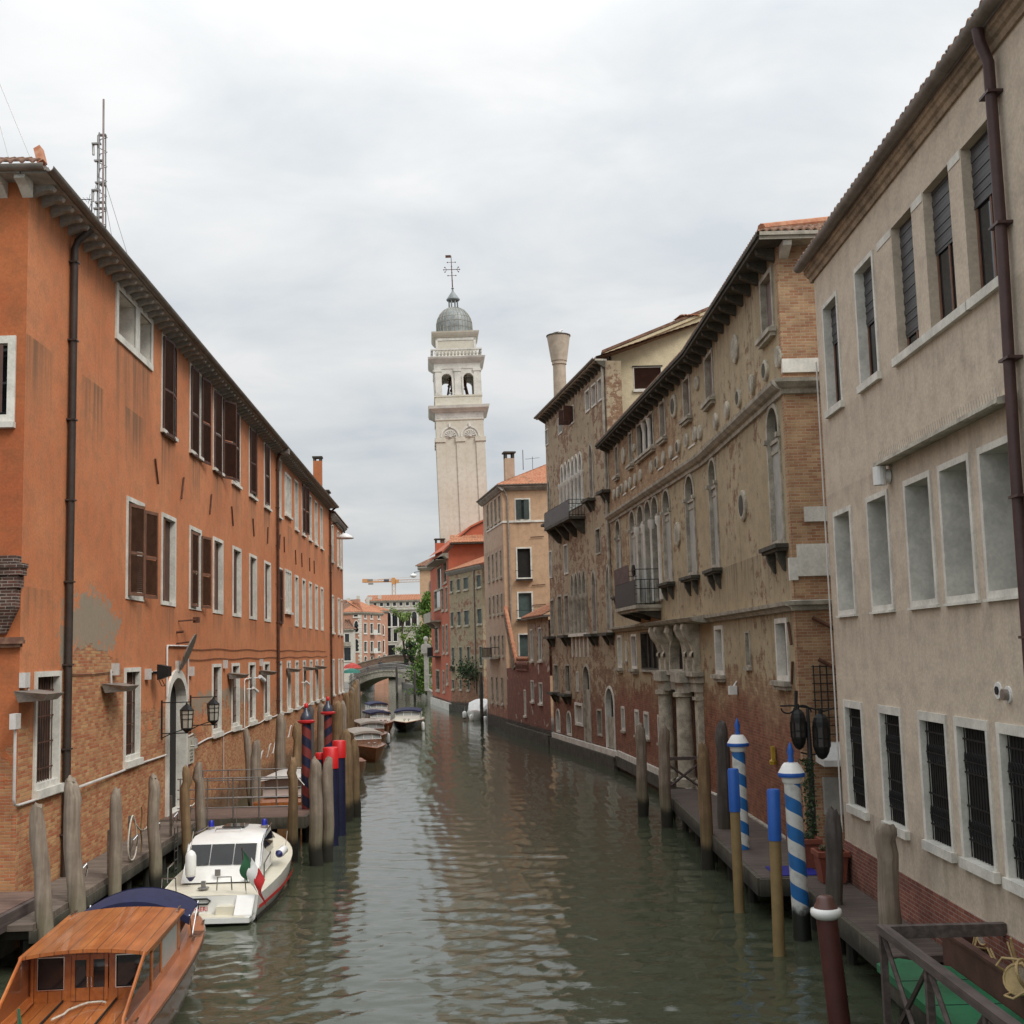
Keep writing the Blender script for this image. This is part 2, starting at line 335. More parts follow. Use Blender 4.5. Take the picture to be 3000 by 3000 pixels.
# ---------------------------------------------------------------- materials
M = {}
M['orange'] = wallmat('orange plaster', (.56, .185, .07), (.66, .25, .105), (.42, .125, .05), (.58, .34, .15), (.42, .28, .16), zthr=4.1, amp=1.5, grime=.3, bw=.29, bh=.085, bvar=.35, mott=.14, cement=((33.4, 7.3, 2.6, .95), (31.2, 6.6, .5, .8), (52, 4.6, 9, .5), (41.5, 3.9, 1.6, .8), (37.4, 4.4, .8, .9)), gcol=(.17, .09, .045),
    zspots=((33.4, 5.0, 4.0, 2.0, 3.0), (28.2, 2.6, 2.0, 2.2, 2.0)), bands=((14.05, 2.4, .8, 41.85, 4.33, 1.0), (15.85, 3.6, .75, 37.4, 60, 2.1), (8.1, 1.3, .6, 37.7, 4.32, .95), (17.7, 1.3, .7)), damp=.6)
M['orange_far'] = wallmat('orange plaster far', (.46, .15, .055), (.56, .21, .085), (.40, .13, .055), (.46, .24, .10), (.36, .24, .15), zthr=3.6, amp=1.6, grime=.3, gcol=(.16, .09, .05), bands=((14., 2., .6),))
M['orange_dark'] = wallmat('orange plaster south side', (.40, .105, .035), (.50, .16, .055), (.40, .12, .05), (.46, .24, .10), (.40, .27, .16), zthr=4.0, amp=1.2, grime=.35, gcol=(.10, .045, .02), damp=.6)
M['istria'] = plain('white istrian stone', (.62, .60, .54), .8, var=.22, scale=1.6, bump=.3)
M['stone_old'] = plain('grey worn stone', (.36, .33, .27), .85, var=.4, scale=2.2, bump=.5)
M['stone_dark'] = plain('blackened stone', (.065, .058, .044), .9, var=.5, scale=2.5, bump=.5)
M['bracket'] = plain('eave stone', (.33, .31, .28), .85, var=.35, scale=3, bump=.4)
M['shutter'] = plain('brown painted shutter', (.075, .030, .020), .6, var=.3, scale=4)
M['shutter_lt'] = plain('faded brown shutter', (.16, .075, .045), .65, var=.3, scale=4)
M['shutter_gr'] = plain('dark green shutter', (.035, .05, .045), .6, var=.3, scale=4)
M['pane'] = glassmat('dark window glass')
M['dark'] = plain('dark interior', (.012, .010, .008), .9)
M['brownboard'] = plain('brown window boards', (.085, .042, .025), .8, var=.35, scale=2.5)
M['gutter'] = plain('zinc gutter', (.20, .175, .15), .55, .3, var=.3, scale=2)
M['pipe'] = plain('dark brown drainpipe', (.055, .042, .036), .5, .2, var=.3, scale=1)
M['iron'] = plain('black wrought iron', (.018, .018, .018), .55, .5, var=.3)
M['rust'] = plain('rusty iron', (.10, .04, .022), .8, .2, var=.4, scale=4)
M['steel'] = plain('dull steel rail', (.30, .29, .28), .4, .8, var=.2)
M['conduit'] = plain('grey white conduit', (.55, .53, .50), .6, var=.15)
M['tile'] = tilemat('roof tiles', (.14, .065, .042), (.24, .135, .085))
M['tile_far'] = tilemat('roof tiles bright', (.36, .13, .065), (.42, .21, .12))
M['sheet'] = plain('grey metal sheet', (.30, .27, .24), .45, .6, var=.3, scale=5, bump=.2)
M['white'] = plain('white paint', (.72, .72, .70), .5, var=.08)
M['lampglass'] = plain('milky lamp glass', (.40, .38, .32), .35, var=.2)
# ---------------------------------------------------------------- ground and water
m = MB(); zg = 1.0
BR = [(7.43, -40), (7.43, 28.6), (7.46, 32.4), (7.2, 44.9), (5.30, 65.3), (2.4, 81.7), (-.76, 98.5), (-2.6, 108.5), (-3.33, 126.9), (-7.3, 137.2), (-10.8, 158), (-15.6, 200), (-22.4, 240), (-25, 330)]
BL = [(-11.31, -40), (-11.31, 27.95), (-14.2, 94), (-14.75, 106), (-20, 150), (-26.8, 205), (-34, 262), (-37, 330)]
def bank(m, B, xo, yo):
    for (a, b) in zip(B[:-1], B[1:]): m.add([(a[0], a[1], zg), (b[0], b[1], zg), (xo, b[1], zg), (xo, a[1], zg)], [(0, 1, 2, 3)]); m.add([(a[0], a[1], -2), (b[0], b[1], -2), (b[0], b[1], zg), (a[0], a[1], zg)], [(0, 1, 2, 3)])
bank(m, BR, 900, 0); bank(m, BL, -900, 0)
m.add([(-900, 330, zg), (900, 330, zg), (900, 2500, zg), (-900, 2500, zg)], [(0, 1, 2, 3)]); m.add([(-37, 330, -2), (-25, 330, -2), (-25, 330, zg), (-37, 330, zg)], [(0, 1, 2, 3)])
g = m.build('ground', plain('paving', (.16, .15, .13), .9, var=.3)); g['kind'] = 'structure'
def water_height(X, Y):
    rs = np.random.RandomState(5); H = np.zeros_like(X); slope = .0135
    for i in range(72):
        lam = .22*(1.5/.22)**rs.rand(); k = 2*np.pi/lam; th = np.pi/2+rs.randn()*.7; ph = rs.rand()*6.283
        gx = 1+.55*np.sin(X*.11*rs.rand()+Y*.045*rs.rand()*2+ph*3)
        H += slope/k*gx*np.sin(k*(X*np.cos(th)+Y*np.sin(th))+ph+.6*np.sin(X*.37*rs.rand()+Y*.23*rs.rand()+ph))
    return H
ys = [4.]
while ys[-1] < 330: ys.append(ys[-1]+max(.05, min(1.2, .0000155*ys[-1]**2*10+.028)))
ys = np.array(ys)
def water_sheet():
    vs = []; NX = 420; fs = []
    def xl(y):
        for a, b in zip(BL[:-1], BL[1:]):
            if a[1] <= y <= b[1]: return a[0]+(b[0]-a[0])*(y-a[1])/(b[1]-a[1])
    def xr(y):
        for a, b in zip(BR[:-1], BR[1:]):
            if a[1] <= y <= b[1]: return a[0]+(b[0]-a[0])*(y-a[1])/(b[1]-a[1])
    XL = np.array([xl(min(y, 329.9))-.15 for y in ys]); XR = np.array([xr(min(y, 329.9))+.15 for y in ys])
    t = np.linspace(0, 1, NX); X = XL[:, None]*(1-t)+XR[:, None]*t; Y = np.repeat(ys[:, None], NX, 1)
    Z = water_height(X, Y)*np.clip(1.15-Y/260, .35, 1)
    co = np.stack([X, Y, Z], -1).reshape(-1, 3); n = len(ys)
    i = np.arange((n-1)*(NX-1)); r, c = i//(NX-1), i % (NX-1); a = r*NX+c
    F = np.stack([a, a+1, a+NX+1, a+NX], -1)
    me = bpy.data.meshes.new('water'); me.vertices.add(len(co)); me.vertices.foreach_set('co', co.ravel().astype(np.float32))
    me.loops.add(F.size); me.loops.foreach_set('vertex_index', F.ravel().astype(np.int32)); me.polygons.add(len(F))
    me.polygons.foreach_set('loop_start', np.arange(0, F.size, 4, dtype=np.int32)); me.polygons.foreach_set('loop_total', np.full(len(F), 4, np.int32))
    me.update(calc_edges=True); me.polygons.foreach_set('use_smooth', [True]*len(F)); return me
b = NB('canal water'); P = b.pos(); px, py, pz = b.sep(P)
nA = b.noise(b.xyz(b.ma('MULTIPLY', px, 2.4), b.ma('MULTIPLY', py, 5.5), 0.), 1., 4, .6, .4); nB = b.noise(P, .16, 3, .5)
wm = b.fin(b.mix(nB, (.045, .056, .034), (.062, .070, .044)), .05, b.bump(nA, .30, .025)); b.b.inputs['IOR'].default_value = 1.4
wme = water_sheet(); wme.materials.append(wm); wo = bpy.data.objects.new('water', wme); COL.objects.link(wo); wo['kind'] = 'structure'
# ---------------------------------------------------------------- long orange building, left bank
FL = Fr((-11.31, 27.95), (-14.20, 94.02)); LEN = FL.L
rt = root('orange_building', (-11.31, 27.95, 1.0), 'long three storey orange plaster building with brown shutters along the left bank', 'building')
def leafpair(w, s0, s1, z0, z1, a0, a1, mat=None):
    hw = (s1-s0)/2+.02
    if a0 is not None: shutter(FL, w, s0, z0, z1, hw, a0, mat or M['shutter'])
    if a1 is not None: shutter(FL, w, s1, z0, z1, hw, a1, mat or M['shutter'])
holes = []
# ground floor
GF = [(.98, 2.82, 1), (8.65, 10.42, 1), (21.5, 23.3, 0), (25.65, 27.5, 0), (29.95, 31.75, 0), (34.4, 36.15, 0), (38.98, 40.5, 0), (42.65, 44.05, 0), (46.15, 47.5, 0), (49.7, 51.0, 0), (53.15, 54.45, 0), (56.4, 57.75, 0), (60.0, 61.2, 0)]
for a, c, g in GF:
    lp = loop(a+.13, c-.13, 3.5, 6.0); holes.append(lp)
    o = opening(FL, rt, lp, M['istria'], M['brownboard'] if not g else M['dark'], .13, .05, .20, .02, pane='boarded_pane' if not g else 'pane', siz=.2)
    grille(FL, o, a+.14, c-.14, 3.5, 6.0, -.10, M['rust'], .17 if g else .22, .62, .014)
# first floor
FF = [8.72, 13.05, 17.3, 21.65, 25.92, 30.2, 34.65, 39.4, None, 46.15, 49.6, 53.0, 56.4, 59.8]
ST = {0: (0, 118), 1: (0, None), 2: (38, 140), 3: (8, None), 4: (None, None), 5: (10, None), 6: (None, None), 7: (0, 180)}
for i, s in enumerate(FF):
    if s is None: continue
    w_ = 2.05 if s < 36 else 1.55; lp = loop(s+.14, s+w_-.14, 8.33, 11.18); holes.append(lp)
    o = opening(FL, rt, lp, M['istria'], M['brownboard'], .14, .04, .17, 0, pane='boarded_pane')
    a0, a1 = ST.get(i, (None, None)); s0, s1 = s+.13, s+w_-.13
    if i == 0: leafpair(o, s0, s1, 8.3, 11.1, 14, 12, M['shutter_lt'])
    elif i == 1: shutter(FL, o, s0+.05, 8.36, 11.1, .9, -14, M['shutter_lt'])
    elif i == 2: leafpair(o, s0, s1, 8.3, 11.1, 3, 11, M['shutter_lt'])
    elif i == 3: shutter(FL, o, s0+.05, 8.36, 11.1, .8, -16, M['shutter_lt'])
    elif i == 7: leafpair(o, s0, s1, 8.2, 11.2, 3, 177, M['shutter'])
    elif i in (4, 5, 6): shutter(FL, o, s0+.05, 8.36, 11.1, .6, -22, M['shutter'])
def triple(s0, s1, z0, z1):
    lp = loop(s0+.15, s1-.15, z0, z1); holes.append(lp); o = opening(FL, rt, lp, M['istria'], M['pane'], .15, .05, .28, .02)
    each(FL, [(s0+(s1-s0)*f-.12, s0+(s1-s0)*f+.12, -.26, .03, z0, z1) for f in (1/3, 2/3)], 'mullion', M['istria'], o)
triple(41.95, 44.5, 9.1, 11.25); triple(42.05, 44.6, 14.75, 16.9)
# second floor
UF = [12.9, 17.25, 21.6, 25.75, 30.15, 34.65, 39.05, None, 46.3, 49.65, 53.2, 56.5, 59.85]
for i, s in enumerate(UF):
    if s is None: continue
    w_ = 2.05 if s < 36 else 1.6; z1 = 17.5 if i < 8 else 17.2; lp = loop(s+.14, s+w_-.14, 14.3, z1-.1); holes.append(lp)
    o = opening(FL, rt, lp, M['istria'], M['dark'] if i < 7 else M['pane'], .13, .03, .30, 0)
    q = MB(FL); q.box(s-.05, s+w_+.05, -.02, .12, 14.05, 14.168); q.build('sill', M['istria'], o)
    s0, s1 = s+.1, s+w_-.1
    A = {0: (7, 173), 1: (4, 9), 2: (6, 24), 3: (5, None), 4: (6, 172), 5: (4, None), 9: (5, 12)}.get(i)
    if A: leafpair(o, s0, s1, 14.0 if i < 3 else 14.28, 17.42, A[0], A[1])
# double loggia
for a, c in ((7.55, 9.45), (9.95, 11.4)):
    lp = loop(a, c, 16.05, 17.4); holes.append(lp)
    o = opening(FL, rt, lp, M['istria'], M['orange_far'], .0001, .03, .9, name='loggia_opening', pane='back_wall')
m = MB(FL); m.box(7.3, 11.62, -.004, .05, 17.4, 17.58); m.box(7.3, 11.62, -.004, .06, 15.84, 16.05); m.box(7.3, 7.55, -.004, .05, 16.05, 17.4); m.box(11.4, 11.62, -.004, .05, 16.05, 17.4); m.box(9.45, 9.95, -.004, .05, 16.05, 17.4)
m.build('loggia_frame', M['istria'], rt)
# canal door
lp = loop(14.12, 16.62, 1.12, 5.7, 'ellip'); lp2 = [(p[0], p[1]) for p in lp]; holes.append(lp)
dr = opening(FL, rt, lp, M['istria'], M['dark'], .30, .08, .30, name='door', pane='door_recess')
m = MB(FL); m.box(14.13, 15.0, -.27, -.22, 1.15, 4.9); m.build('door_leaf', M['iron'], dr)
m = MB(FL); m.prism([(15.24, 5.92), (15.5, 5.92), (15.55, 6.3), (15.19, 6.3)], 1, -.02, .12); m.build('keystone', M['istria'], dr)
ZT = 17.75
def ends(mb):
    L = LEN
    mb.add([(L, 0, 0), (L, -14, 0), (L, -14, ZT), (L, 0, ZT)], [(0, 1, 2, 3)])
wall(FL, [(0, 0), (LEN, 0), (LEN, ZT), (0, ZT)], holes, M['orange'], rt, 'wall', ends)
FS = Fr((-25.31, 27.95), (-11.31, 27.95))
lp = loop(11.0, 13.6, 12.1, 13.8); h2 = [lp]
o = opening(FS, rt, lp, M['istria'], M['pane'], .18, .06, .2, .02); shutter(FS, o, 13.5, 12.15, 13.75, .9, 160, M['shutter'])
sw = wall(FS, [(0, 0), (14, 0), (14, ZT), (0, ZT)], h2, M['orange_dark'], rt, 'south_wall')
# brick hood at the south corner
m = MB(FS); m.box(13.0, 14.13, 0, .42, 8.33, 8.5); m.box(13.05, 14.06, 0, .36, 8.05, 8.33); m.box(13.0, 14.16, 0, .46, 8.5, 8.6); m.box(13.1, 14.0, 0, .34, 8.6, 8.78)
m.loft([[(13.1, 0, 8.05), (13.1, .32, 8.05), (14.0, .32, 8.05), (14.0, 0, 8.05)], [(13.2, 0, 7.6), (13.2, .3, 7.6), (13.98, .3, 7.6), (13.98, 0, 7.6)], [(13.4, 0, 7.0), (13.4, .08, 7.0), (13.7, .08, 7.0), (13.7, 0, 7.0)]], close=True)
m.build('brick_hood', wallmat('sooty brick', (.1, .06, .05), (.1, .06, .05), (.055, .028, .022), (.16, .06, .04), (.35, .3, .25), zthr=99, grime=.5), rt)
m = MB(FS); m.box(12.4, 14.12, 0, .2, 6.78, 6.86); m.box(12.4, 14.06, 0, .14, 6.7, 6.78); m.box(12.4, 14.1, 0, .17, 6.86, 6.93); m.build('brick_ledge', M['tile'], rt)
# eave
bp = MB(FL); bp.prism([(0, ZT-.02), (.50, ZT-.02), (.54, ZT-.08), (.48, ZT-.15), (.30, ZT-.16), (.2, ZT-.20), (0, ZT-.28)], 0, -.09, .09); bp = bp.build('bracket', M['bracket'], rt)
k = .45; i = 0
for j in range(97):
    if j == 0: continue
    c = bp.copy(); COL.objects.link(c); c.parent = rt; c.location = FL.t*(.28+j*.672+random.uniform(-.03, .03)); c.rotation_euler = (0, 0, 0)
bp.location = FL.t*.28
m = MB(FL); m.box(-.55, LEN, .0, .60, ZT-.02, ZT+.06); m.box(-.5, LEN, .50, .62, ZT+.06, ZT+.12); m.build('eave_soffit', M['bracket'], rt)
m = MB(FS); m.box(0, 14.0, 0, .60, ZT-.018, ZT+.058); m.build('eave_soffit', M['bracket'], rt)
gutter(FL, -.6, LEN, .66, ZT+.12, .12, M['gutter'], rt); gutter(FS, 0, 14.62, .66, ZT+.12, .12, M['gutter'], rt)
for a, c in ((13.2, 13.5), (13.85, 14.1)): m = MB(FS); m.prism([(0, ZT-.02), (.5, ZT-.02), (.54, ZT-.12), (.3, ZT-.2), (0, ZT-.4)], 0, a, c); m.build('bracket', M['istria'], rt)
tiled_roof(FL, -.55, LEN, .55, ZT+.17, -7, ZT+2.6, M['tile'], rt, taper0=7.)
tiled_roof(FS, 0, 14.5, .55, ZT+.24, -7, ZT+3.6, M['tile'], rt, taper1=7., amp=.10, pitch=.26)
m = MB(FS); m.tube([(14.5, .5, ZT+.22), (14.25, .1, ZT+.75)], .12, 4); m.build('ridge_tile', M['tile_far'], rt)
# pipes and conduits
def pipe(F, s, z0, z1, mat, r=.07, name='drainpipe', jog=True):
    m = MB(F); P_ = [(s, .12, z0), (s, .12, z1-.5)] if jog else [(s, .12, z0), (s, .12, z1)]
    if jog: P_ += [(s, .2, z1-.3), (s, .55, z1+.02)]
    m.tube(P_, r, 8); k = z0+1
    while k < z1-.6: m.lathe([(r+.012, 0), (r+.012, .05)], (0, 0, 0), 8) if False else m.box(s-r-.02, s+r+.02, 0, .12+r+.01, k, k+.04); k += 2.1
    return smooth_angle(m.build(name, mat, rt), 50)
pipe(FL, 3.1, 1.05, ZT-.1, M['pipe'], .10); pipe(FL, 38.65, 3.0, ZT, M['rust'], .08); pipe(FL, 65.7, 1.2, ZT, M['rust'], .08)
m = MB(FL); m.box(38.4, 38.95, .3, .75, ZT-.25, ZT+.1); m.build('hopper', M['gutter'], rt)
def cable(pts, r, name, mat, F=FL, n=6): m = MB(F); m.tube(pts, r, n); return smooth_angle(m.build(name, mat, rt), 60)
cable([(-.35, .06, 5.0), (-.35, .06, 3.35), (-.28, .06, 3.2), (-.1, .06, 3.17), (3.0, .05, 3.15), (3.35, .24, 3.16), (8., .06, 3.13), (11., .06, 3.17), (13.7, .06, 3.16)], .035, 'conduit', M['conduit'])
z = [(17.2, .06, 3.2)]; k = 18.
while k < 62: z.append((k, .06, 3.16+.035*math.sin(k*1.3)+.04*math.sin(k*.37)+.003*(k-18))); k += .8
cable(z, .035, 'conduit', M['conduit'])
cable([(11.4, .05, 5.95), (13.6, .05, 5.98), (13.75, .05, 5.98)], .03, 'conduit', M['conduit'])
cable([(13.78, .05, 5.1), (13.78, .05, 6.75), (13.85, .05, 6.82), (16.9, .05, 6.82), (16.98, .05, 6.74), (16.98, .05, 4.9)], .035, 'conduit', M['conduit'])
for zz, s0, s1 in ((6.02, 3.3, 8.5), (6.33, 17, 64), (6.72, 17.2, 64)):
    L = []; k = s0
    while k < s1: L.append((k, .03, zz+.03*math.sin(k*.9))); k += 1.2
    cable(L, .014, 'cable', M['rust'], n=5)
cable([(23.7, .05, 3.1), (23.72, .05, 1.2)], .02, 'conduit', M['conduit']); cable([(28.6, .05, 3.2), (28.62, .05, 5.3), (28.7, .08, 5.38), (30.2, .08, 5.4)], .03, 'conduit', M['conduit'])
for (s, zz, a) in ((12.2, 12.58, .5), (16.0, 12.54, -.4), (21., 12.56, -.35), (25.7, 12.6, .4), (31.2, 12.66, .35), (35.6, 12.7, -.2), (41.6, 12.75, .1), (46.4, 12.4, .2), (49.3, 12.45, .2), (53.3, 12.45, .1), (55.8, 12.45, .2), (39.8, 12.75, -.4)):
    m = MB(FL); c, d = math.sin(a)*.45, math.cos(a)*.45; m.tube([(s-c, .05, zz+d), (s+c, .05, zz-d)], .035, 5); m.build('wall_anchor', M['rust'], rt)
for s, zz in ((.15, 5.95), (7.5, 6.1), (11.2, 5.9), (17.5, 5.9), (24., 6.1), (33.3, 6.1), (-.4, 5.05)):
    m = MB(FL); m.box(s-.16, s+.16, 0, .14, zz-.17, zz+.17); m.build('junction_box', M['conduit'], rt)
# chimneys of the orange building
def chimney(F, s, o, z0, z1, wd, mat, parent, cap=1., name='chimney'):
    m = MB(F); m.box(s-wd/2, s+wd/2, o-wd/2, o+wd/2, z0, z1); c = m.build(name, mat, parent)
    if cap:
        c_ = cap*.45; m = MB(F); h = wd/2+.12*cap; m.box(s-h, s+h, o-h, o+h, z1+c_, z1+c_+.12)
        for a in (-1, 1):
            for b_ in (-1, 1): m.box(s+a*(wd/2-.09)-.09, s+a*(wd/2-.09)+.09, o+b_*(wd/2-.09)-.09, o+b_*(wd/2-.09)+.09, z1, z1+c_)
        m.build('chimney_cap', M['stone_dark'], c)
    return c
chimney(FL, 62.6, -.45, 15.5, 20.9, .62, M['orange_far'], rt, .5)
# second, narrower orange house
F2 = Fr((-14.20, 94.02), (-14.80, 105.6)); rt2 = root('orange_house', (-14.2, 94.02, 1.0), 'orange plaster house with white framed windows joined to the end of the long orange building', 'building')
h = []
for (zz, zt) in ((3.5, 6.0), (8.3, 11.0), (13.9, 16.6)):
    for s in (1.6, 6.4, 9.2):
        lp = loop(s, s+1.15, zz, zt); h.append(lp); opening(F2, rt2, lp, M['istria'], M['pane'], .12, .05, .2, .02)
def e2(mb): L = F2.L; mb.add([(0, 0, 17.6), (0, 0, 18.2), (0, -12, 18.2), (0, -12, 17.6)], [(0, 1, 2, 3)]); mb.add([(L, 0, 0), (L, -12, 0), (L, -12, 17.3), (L, 0, 17.3)], [(0, 1, 2, 3)])
wall(F2, [(0, 0), (F2.L, 0), (F2.L, 17.3), (0, 17.3)], h, M['orange_far'], rt2, 'wall', e2)
profile(F2, 0, F2.L, [(0, 17.0), (.12, 17.0), (.42, 17.28), (.42, 17.4), (0, 17.4)], M['bracket'], rt2, 'cornice')
tiled_roof(F2, -.1, F2.L+.3, .5, 17.45, -6, 19.4, M['tile'], rt2); chimney(F2, 6.3, -1.4, 17.5, 19.4, 1.5, M['orange_far'], rt2)
# ---------------------------------------------------------------- right bank materials
M['cream'] = wallmat('grey beige plaster', (.60, .505, .395), (.67, .57, .45), (.30, .10, .06), (.34, .15, .09), (.42, .36, .30), zthr=-9, amp=.5, grime=.14, mott=.08, gcol=(.22, .17, .13), bands=((11.5, 1.6, .28), (6.9, 1.3, .3), (2.7, 1.2, .5), (9.75, .9, .3)), zspots=((22.9, 2.3, .16, .35, 14), (25.8, 2.35, .12, .3, 14), (27.5, 2.2, .2, .12, 12)), damp=0.)
M['redbrick'] = wallmat('red brick base', (.3, .1, .06), (.3, .1, .06), (.20, .055, .035), (.29, .10, .06), (.30, .24, .20), zthr=99, grime=.3, bw=.25, bh=.08, damp=.8)
M['palazzo'] = wallmat('worn ochre plaster', (.40, .315, .185), (.47, .385, .25), (.21, .06, .03), (.32, .115, .052), (.25, .185, .12), bw=.30, bh=.09, bvar=.6, tan=((.33, .20, .10), (.44, .31, .17), 3.6, 5.2), zthr=5.0, amp=1.6, patch=.44, grime=.5, mott=.5, gcol=(.10, .07, .045), bands=((13.2, .8, .5), (7.2, .8, .5), (17.2, 1.5, .6), (9.0, 1.6, .6)), zspots=((58, 15.2, 11, 2.2, 1.9), (60, 12.2, 12, 3.6, .9), (40, 4, 4, 2.6, .5)))
M['palazzo_end'] = wallmat('ochre brick', (.43, .35, .22), (.45, .37, .24), (.33, .15, .075), (.47, .31, .165), (.42, .34, .24), zthr=99, amp=1.5, grime=.45, gcol=(.12, .08, .05), bh=.08, bw=.25, bvar=.45)
M['gothic'] = wallmat('patchy old plaster', (.37, .29, .185), (.47, .38, .265), (.19, .06, .034), (.29, .12, .065), (.26, .2, .13), bw=.3, bh=.09, tan=((.24, .13, .075), (.34, .22, .13), 3., 5.), zthr=3.4, amp=1.5, patch=.485, mott=.7, grime=.55, gcol=(.10, .07, .05), bands=((22, 1.5, .5), (15, 2.2, .6), (7.2, 1.6, .7)))
M['lowbrick'] = wallmat('flaking red plaster', (.36, .27, .18), (.40, .33, .24), (.20, .05, .03), (.26, .085, .05), (.28, .22, .17), zthr=5.6, amp=.9, patch=.46, mott=.5, grime=.45, spots=.8)
M['peach'] = wallmat('peach plaster', (.56, .36, .22), (.62, .42, .27), (.3, .1, .06), (.36, .16, .09), (.4, .3, .22), zthr=.6, amp=1.0, grime=.25, gcol=(.25, .15, .09), bands=((16.8, 1.4, .4),))
M['peach_side'] = wallmat('peach grey plaster', (.50, .36, .255), (.56, .42, .31), (.3, .1, .06), (.36, .16, .09), (.4, .3, .22), zthr=2., amp=1.6, grime=.4, gcol=(.20, .13, .09), bands=((15, 2, .5), (11, 2, .4)))
M['beigebrick'] = wallmat('mottled beige plaster', (.36, .29, .175), (.42, .35, .23), (.27, .10, .055), (.38, .20, .11), (.38, .30, .2), zthr=3.6, amp=2., patch=.46, mott=.5, grime=.4, gcol=(.14, .09, .06))
M['coral'] = wallmat('coral red plaster', (.48, .11, .055), (.56, .15, .075), (.3, .09, .05), (.36, .14, .08), (.4, .3, .22), zthr=.9, amp=1.0, grime=.25, gcol=(.2, .07, .04))
M['yellow'] = wallmat('pale yellow plaster', (.66, .56, .36), (.72, .62, .42), (.3, .1, .06), (.36, .16, .09), (.4, .3, .2), grime=.18, gcol=(.35, .28, .18))
M['stone_pale'] = plain('dirty pale stone', (.42, .38, .30), .85, var=.45, scale=2.6, bump=.5)
M['greyboard'] = plain('grey blind panel', (.36, .35, .32), .85, var=.2, scale=1.2)
M['mauveboard'] = plain('dull mauve shutter board', (.20, .15, .135), .8, var=.25, scale=2)
M['greenboard'] = plain('dark green louvre', (.05, .075, .07), .65, var=.3, scale=3)
M['rollblind'] = plain('charcoal roller shutter', (.055, .055, .058), .5, var=.2)
M['blackmetal'] = plain('black painted sheet', (.02, .02, .022), .6, var=.3)
M['brownsheet'] = plain('rusted brown sheet', (.085, .05, .045), .75, var=.35, scale=3)
# ---------------------------------------------------------------- beige building in the right foreground
FW = Fr((7.43, 28.6), (7.35, 10.0))
rw = root('beige_building', (7.43, 28.6, 1.0), 'large plain beige building with deep window recesses and a brick base on the right', 'building')
cols = [(.6, 2.1), (3.3, 4.8), (5.8, 7.32), (7.7, 9.2), (9.55, 11.0), (13.2, 14.7), (15.4, 16.9)]
holes = []
for i, (a, c) in enumerate(cols):
    lp = loop(a+.13, c-.1, 2.72, 4.87); holes.append(lp)                # ground floor, iron grilles
    o = opening(FW, rw, lp, M['istria'], M['dark'], .001, .035, .13, 0)
    m = MB(FW); m.box(a+.0, c-.0, -.004, .036, 4.873, 5.03); m.box(a+.0, a+.128, -.003, .035, 2.72, 4.87); m.box(c-.098, c, -.003, .035, 2.72, 4.87); m.box(a+.02, c+.06, -.003, .10, 2.55, 2.717); m.build('surround', M['istria'], o)
    grille(FW, o, a+.15, c-.12, 2.74, 4.85, -.06, M['iron'], .12, .55, .011)
    q = MB(FW); k = a+.25
    while k < c-.2:
        for zz in (3.2, 4.3): q.tube([(k+.06*math.cos(t), -.05, zz+.16*math.sin(t)) for t in [math.pi*2*j/10 for j in range(11)]], .008, 4, False)
        k += .12
    q.box(a+.14, c-.11, -.052, -.048, 3.19, 3.21); q.box(a+.14, c-.11, -.052, -.048, 4.29, 4.31); q.build('scrollwork', M['iron'], o)
    lp = loop(a+.13, c-.1, 7.04, 9.19); holes.append(lp)                # first floor
    o = opening(FW, rw, lp, M['istria'], M['pane'], .11, .035, .52, 0)
    m = MB(FW); m.box(a-.02, c+.04, -.003, .08, 6.88, 6.925); m.build('sill', M['istria'], o)
    m = MB(FW); m.box(c-.30, c-.105, -.5, -.44, 7.045, 9.185); m.box(a+.135, a+.2, -.5, -.46, 7.045, 9.185); m.build('sash', M['blackmetal'], o)
for i, (a, c, z0) in enumerate(((.76, 1.9, 11.66), (3.5, 4.7, 11.66), (5.98, 7.17, 11.66), (7.82, 9.1, 11.66), (9.69, 10.97, 11.66), (13.2, 14.4, 11.66))):
    lp = loop(a, c, z0, 14.07 if i < 2 else 14.17); holes.append(lp)    # second floor
    o = opening(FW, rw, lp, M['istria'] if i < 2 else M['cream'], M['pane'], .10 if i < 2 else .001, .03 if i < 2 else .004, .21, 0, noring=(i >= 2))
    m = MB(FW); zb = (13.2, 12.9, 12.0, 13.0, 13.15, 13.0)[i]; k = zb
    while k < lp[2][1]-.01: m.box(a+.01, c-.01, -.18, -.165+(.012 if int(k*100) % 2 else 0), k, min(k+.052, lp[2][1]-.005)); k += .055
    m.build('roller_shutter', M['rollblind'], o)
    m = MB(FW); m.box((a+c)/2-.03, (a+c)/2+.03, -.19, -.17, z0, zb); m.box(a+.02, a+.09, -.19, -.17, z0, zb); m.build('sash', M['shutter_lt'], o)
    m = MB(FW); a_, c_ = (a-.14, c+.16) if i < 2 else (a-.02, c+.6)
    m.box(a_ if i != 2 else 5.8, c_ if i < 2 else (c+.62 if i < 4 else c+.12), -.002, .09, 11.5, 11.656); m.build('sill', M['istria'], o)
each(FW, [(a, c, -.15, .014, 14.03, 14.185) for (a, c) in ((5.05, 5.95), (7.2, 7.79), (9.13, 9.66), (11., 11.3))], 'pillar_cap', M['istria'], rw)
def whx(mb): mb.add([(0, 0, 0), (0, -13, 0), (0, -13, 15.2), (0, 0, 15.2)], [(0, 1, 2, 3)])
wall(FW, [(0, 1.84), (FW.L, 1.84), (FW.L, 15.2), (0, 15.2)], holes, M['cream'], rw, 'wall', lambda mb: mb.add([(-.0, 0, .2), (-.0, -13, .2), (-.0, -13, 15.2), (-.0, 0, 15.2)], [(0, 1, 2, 3)]))
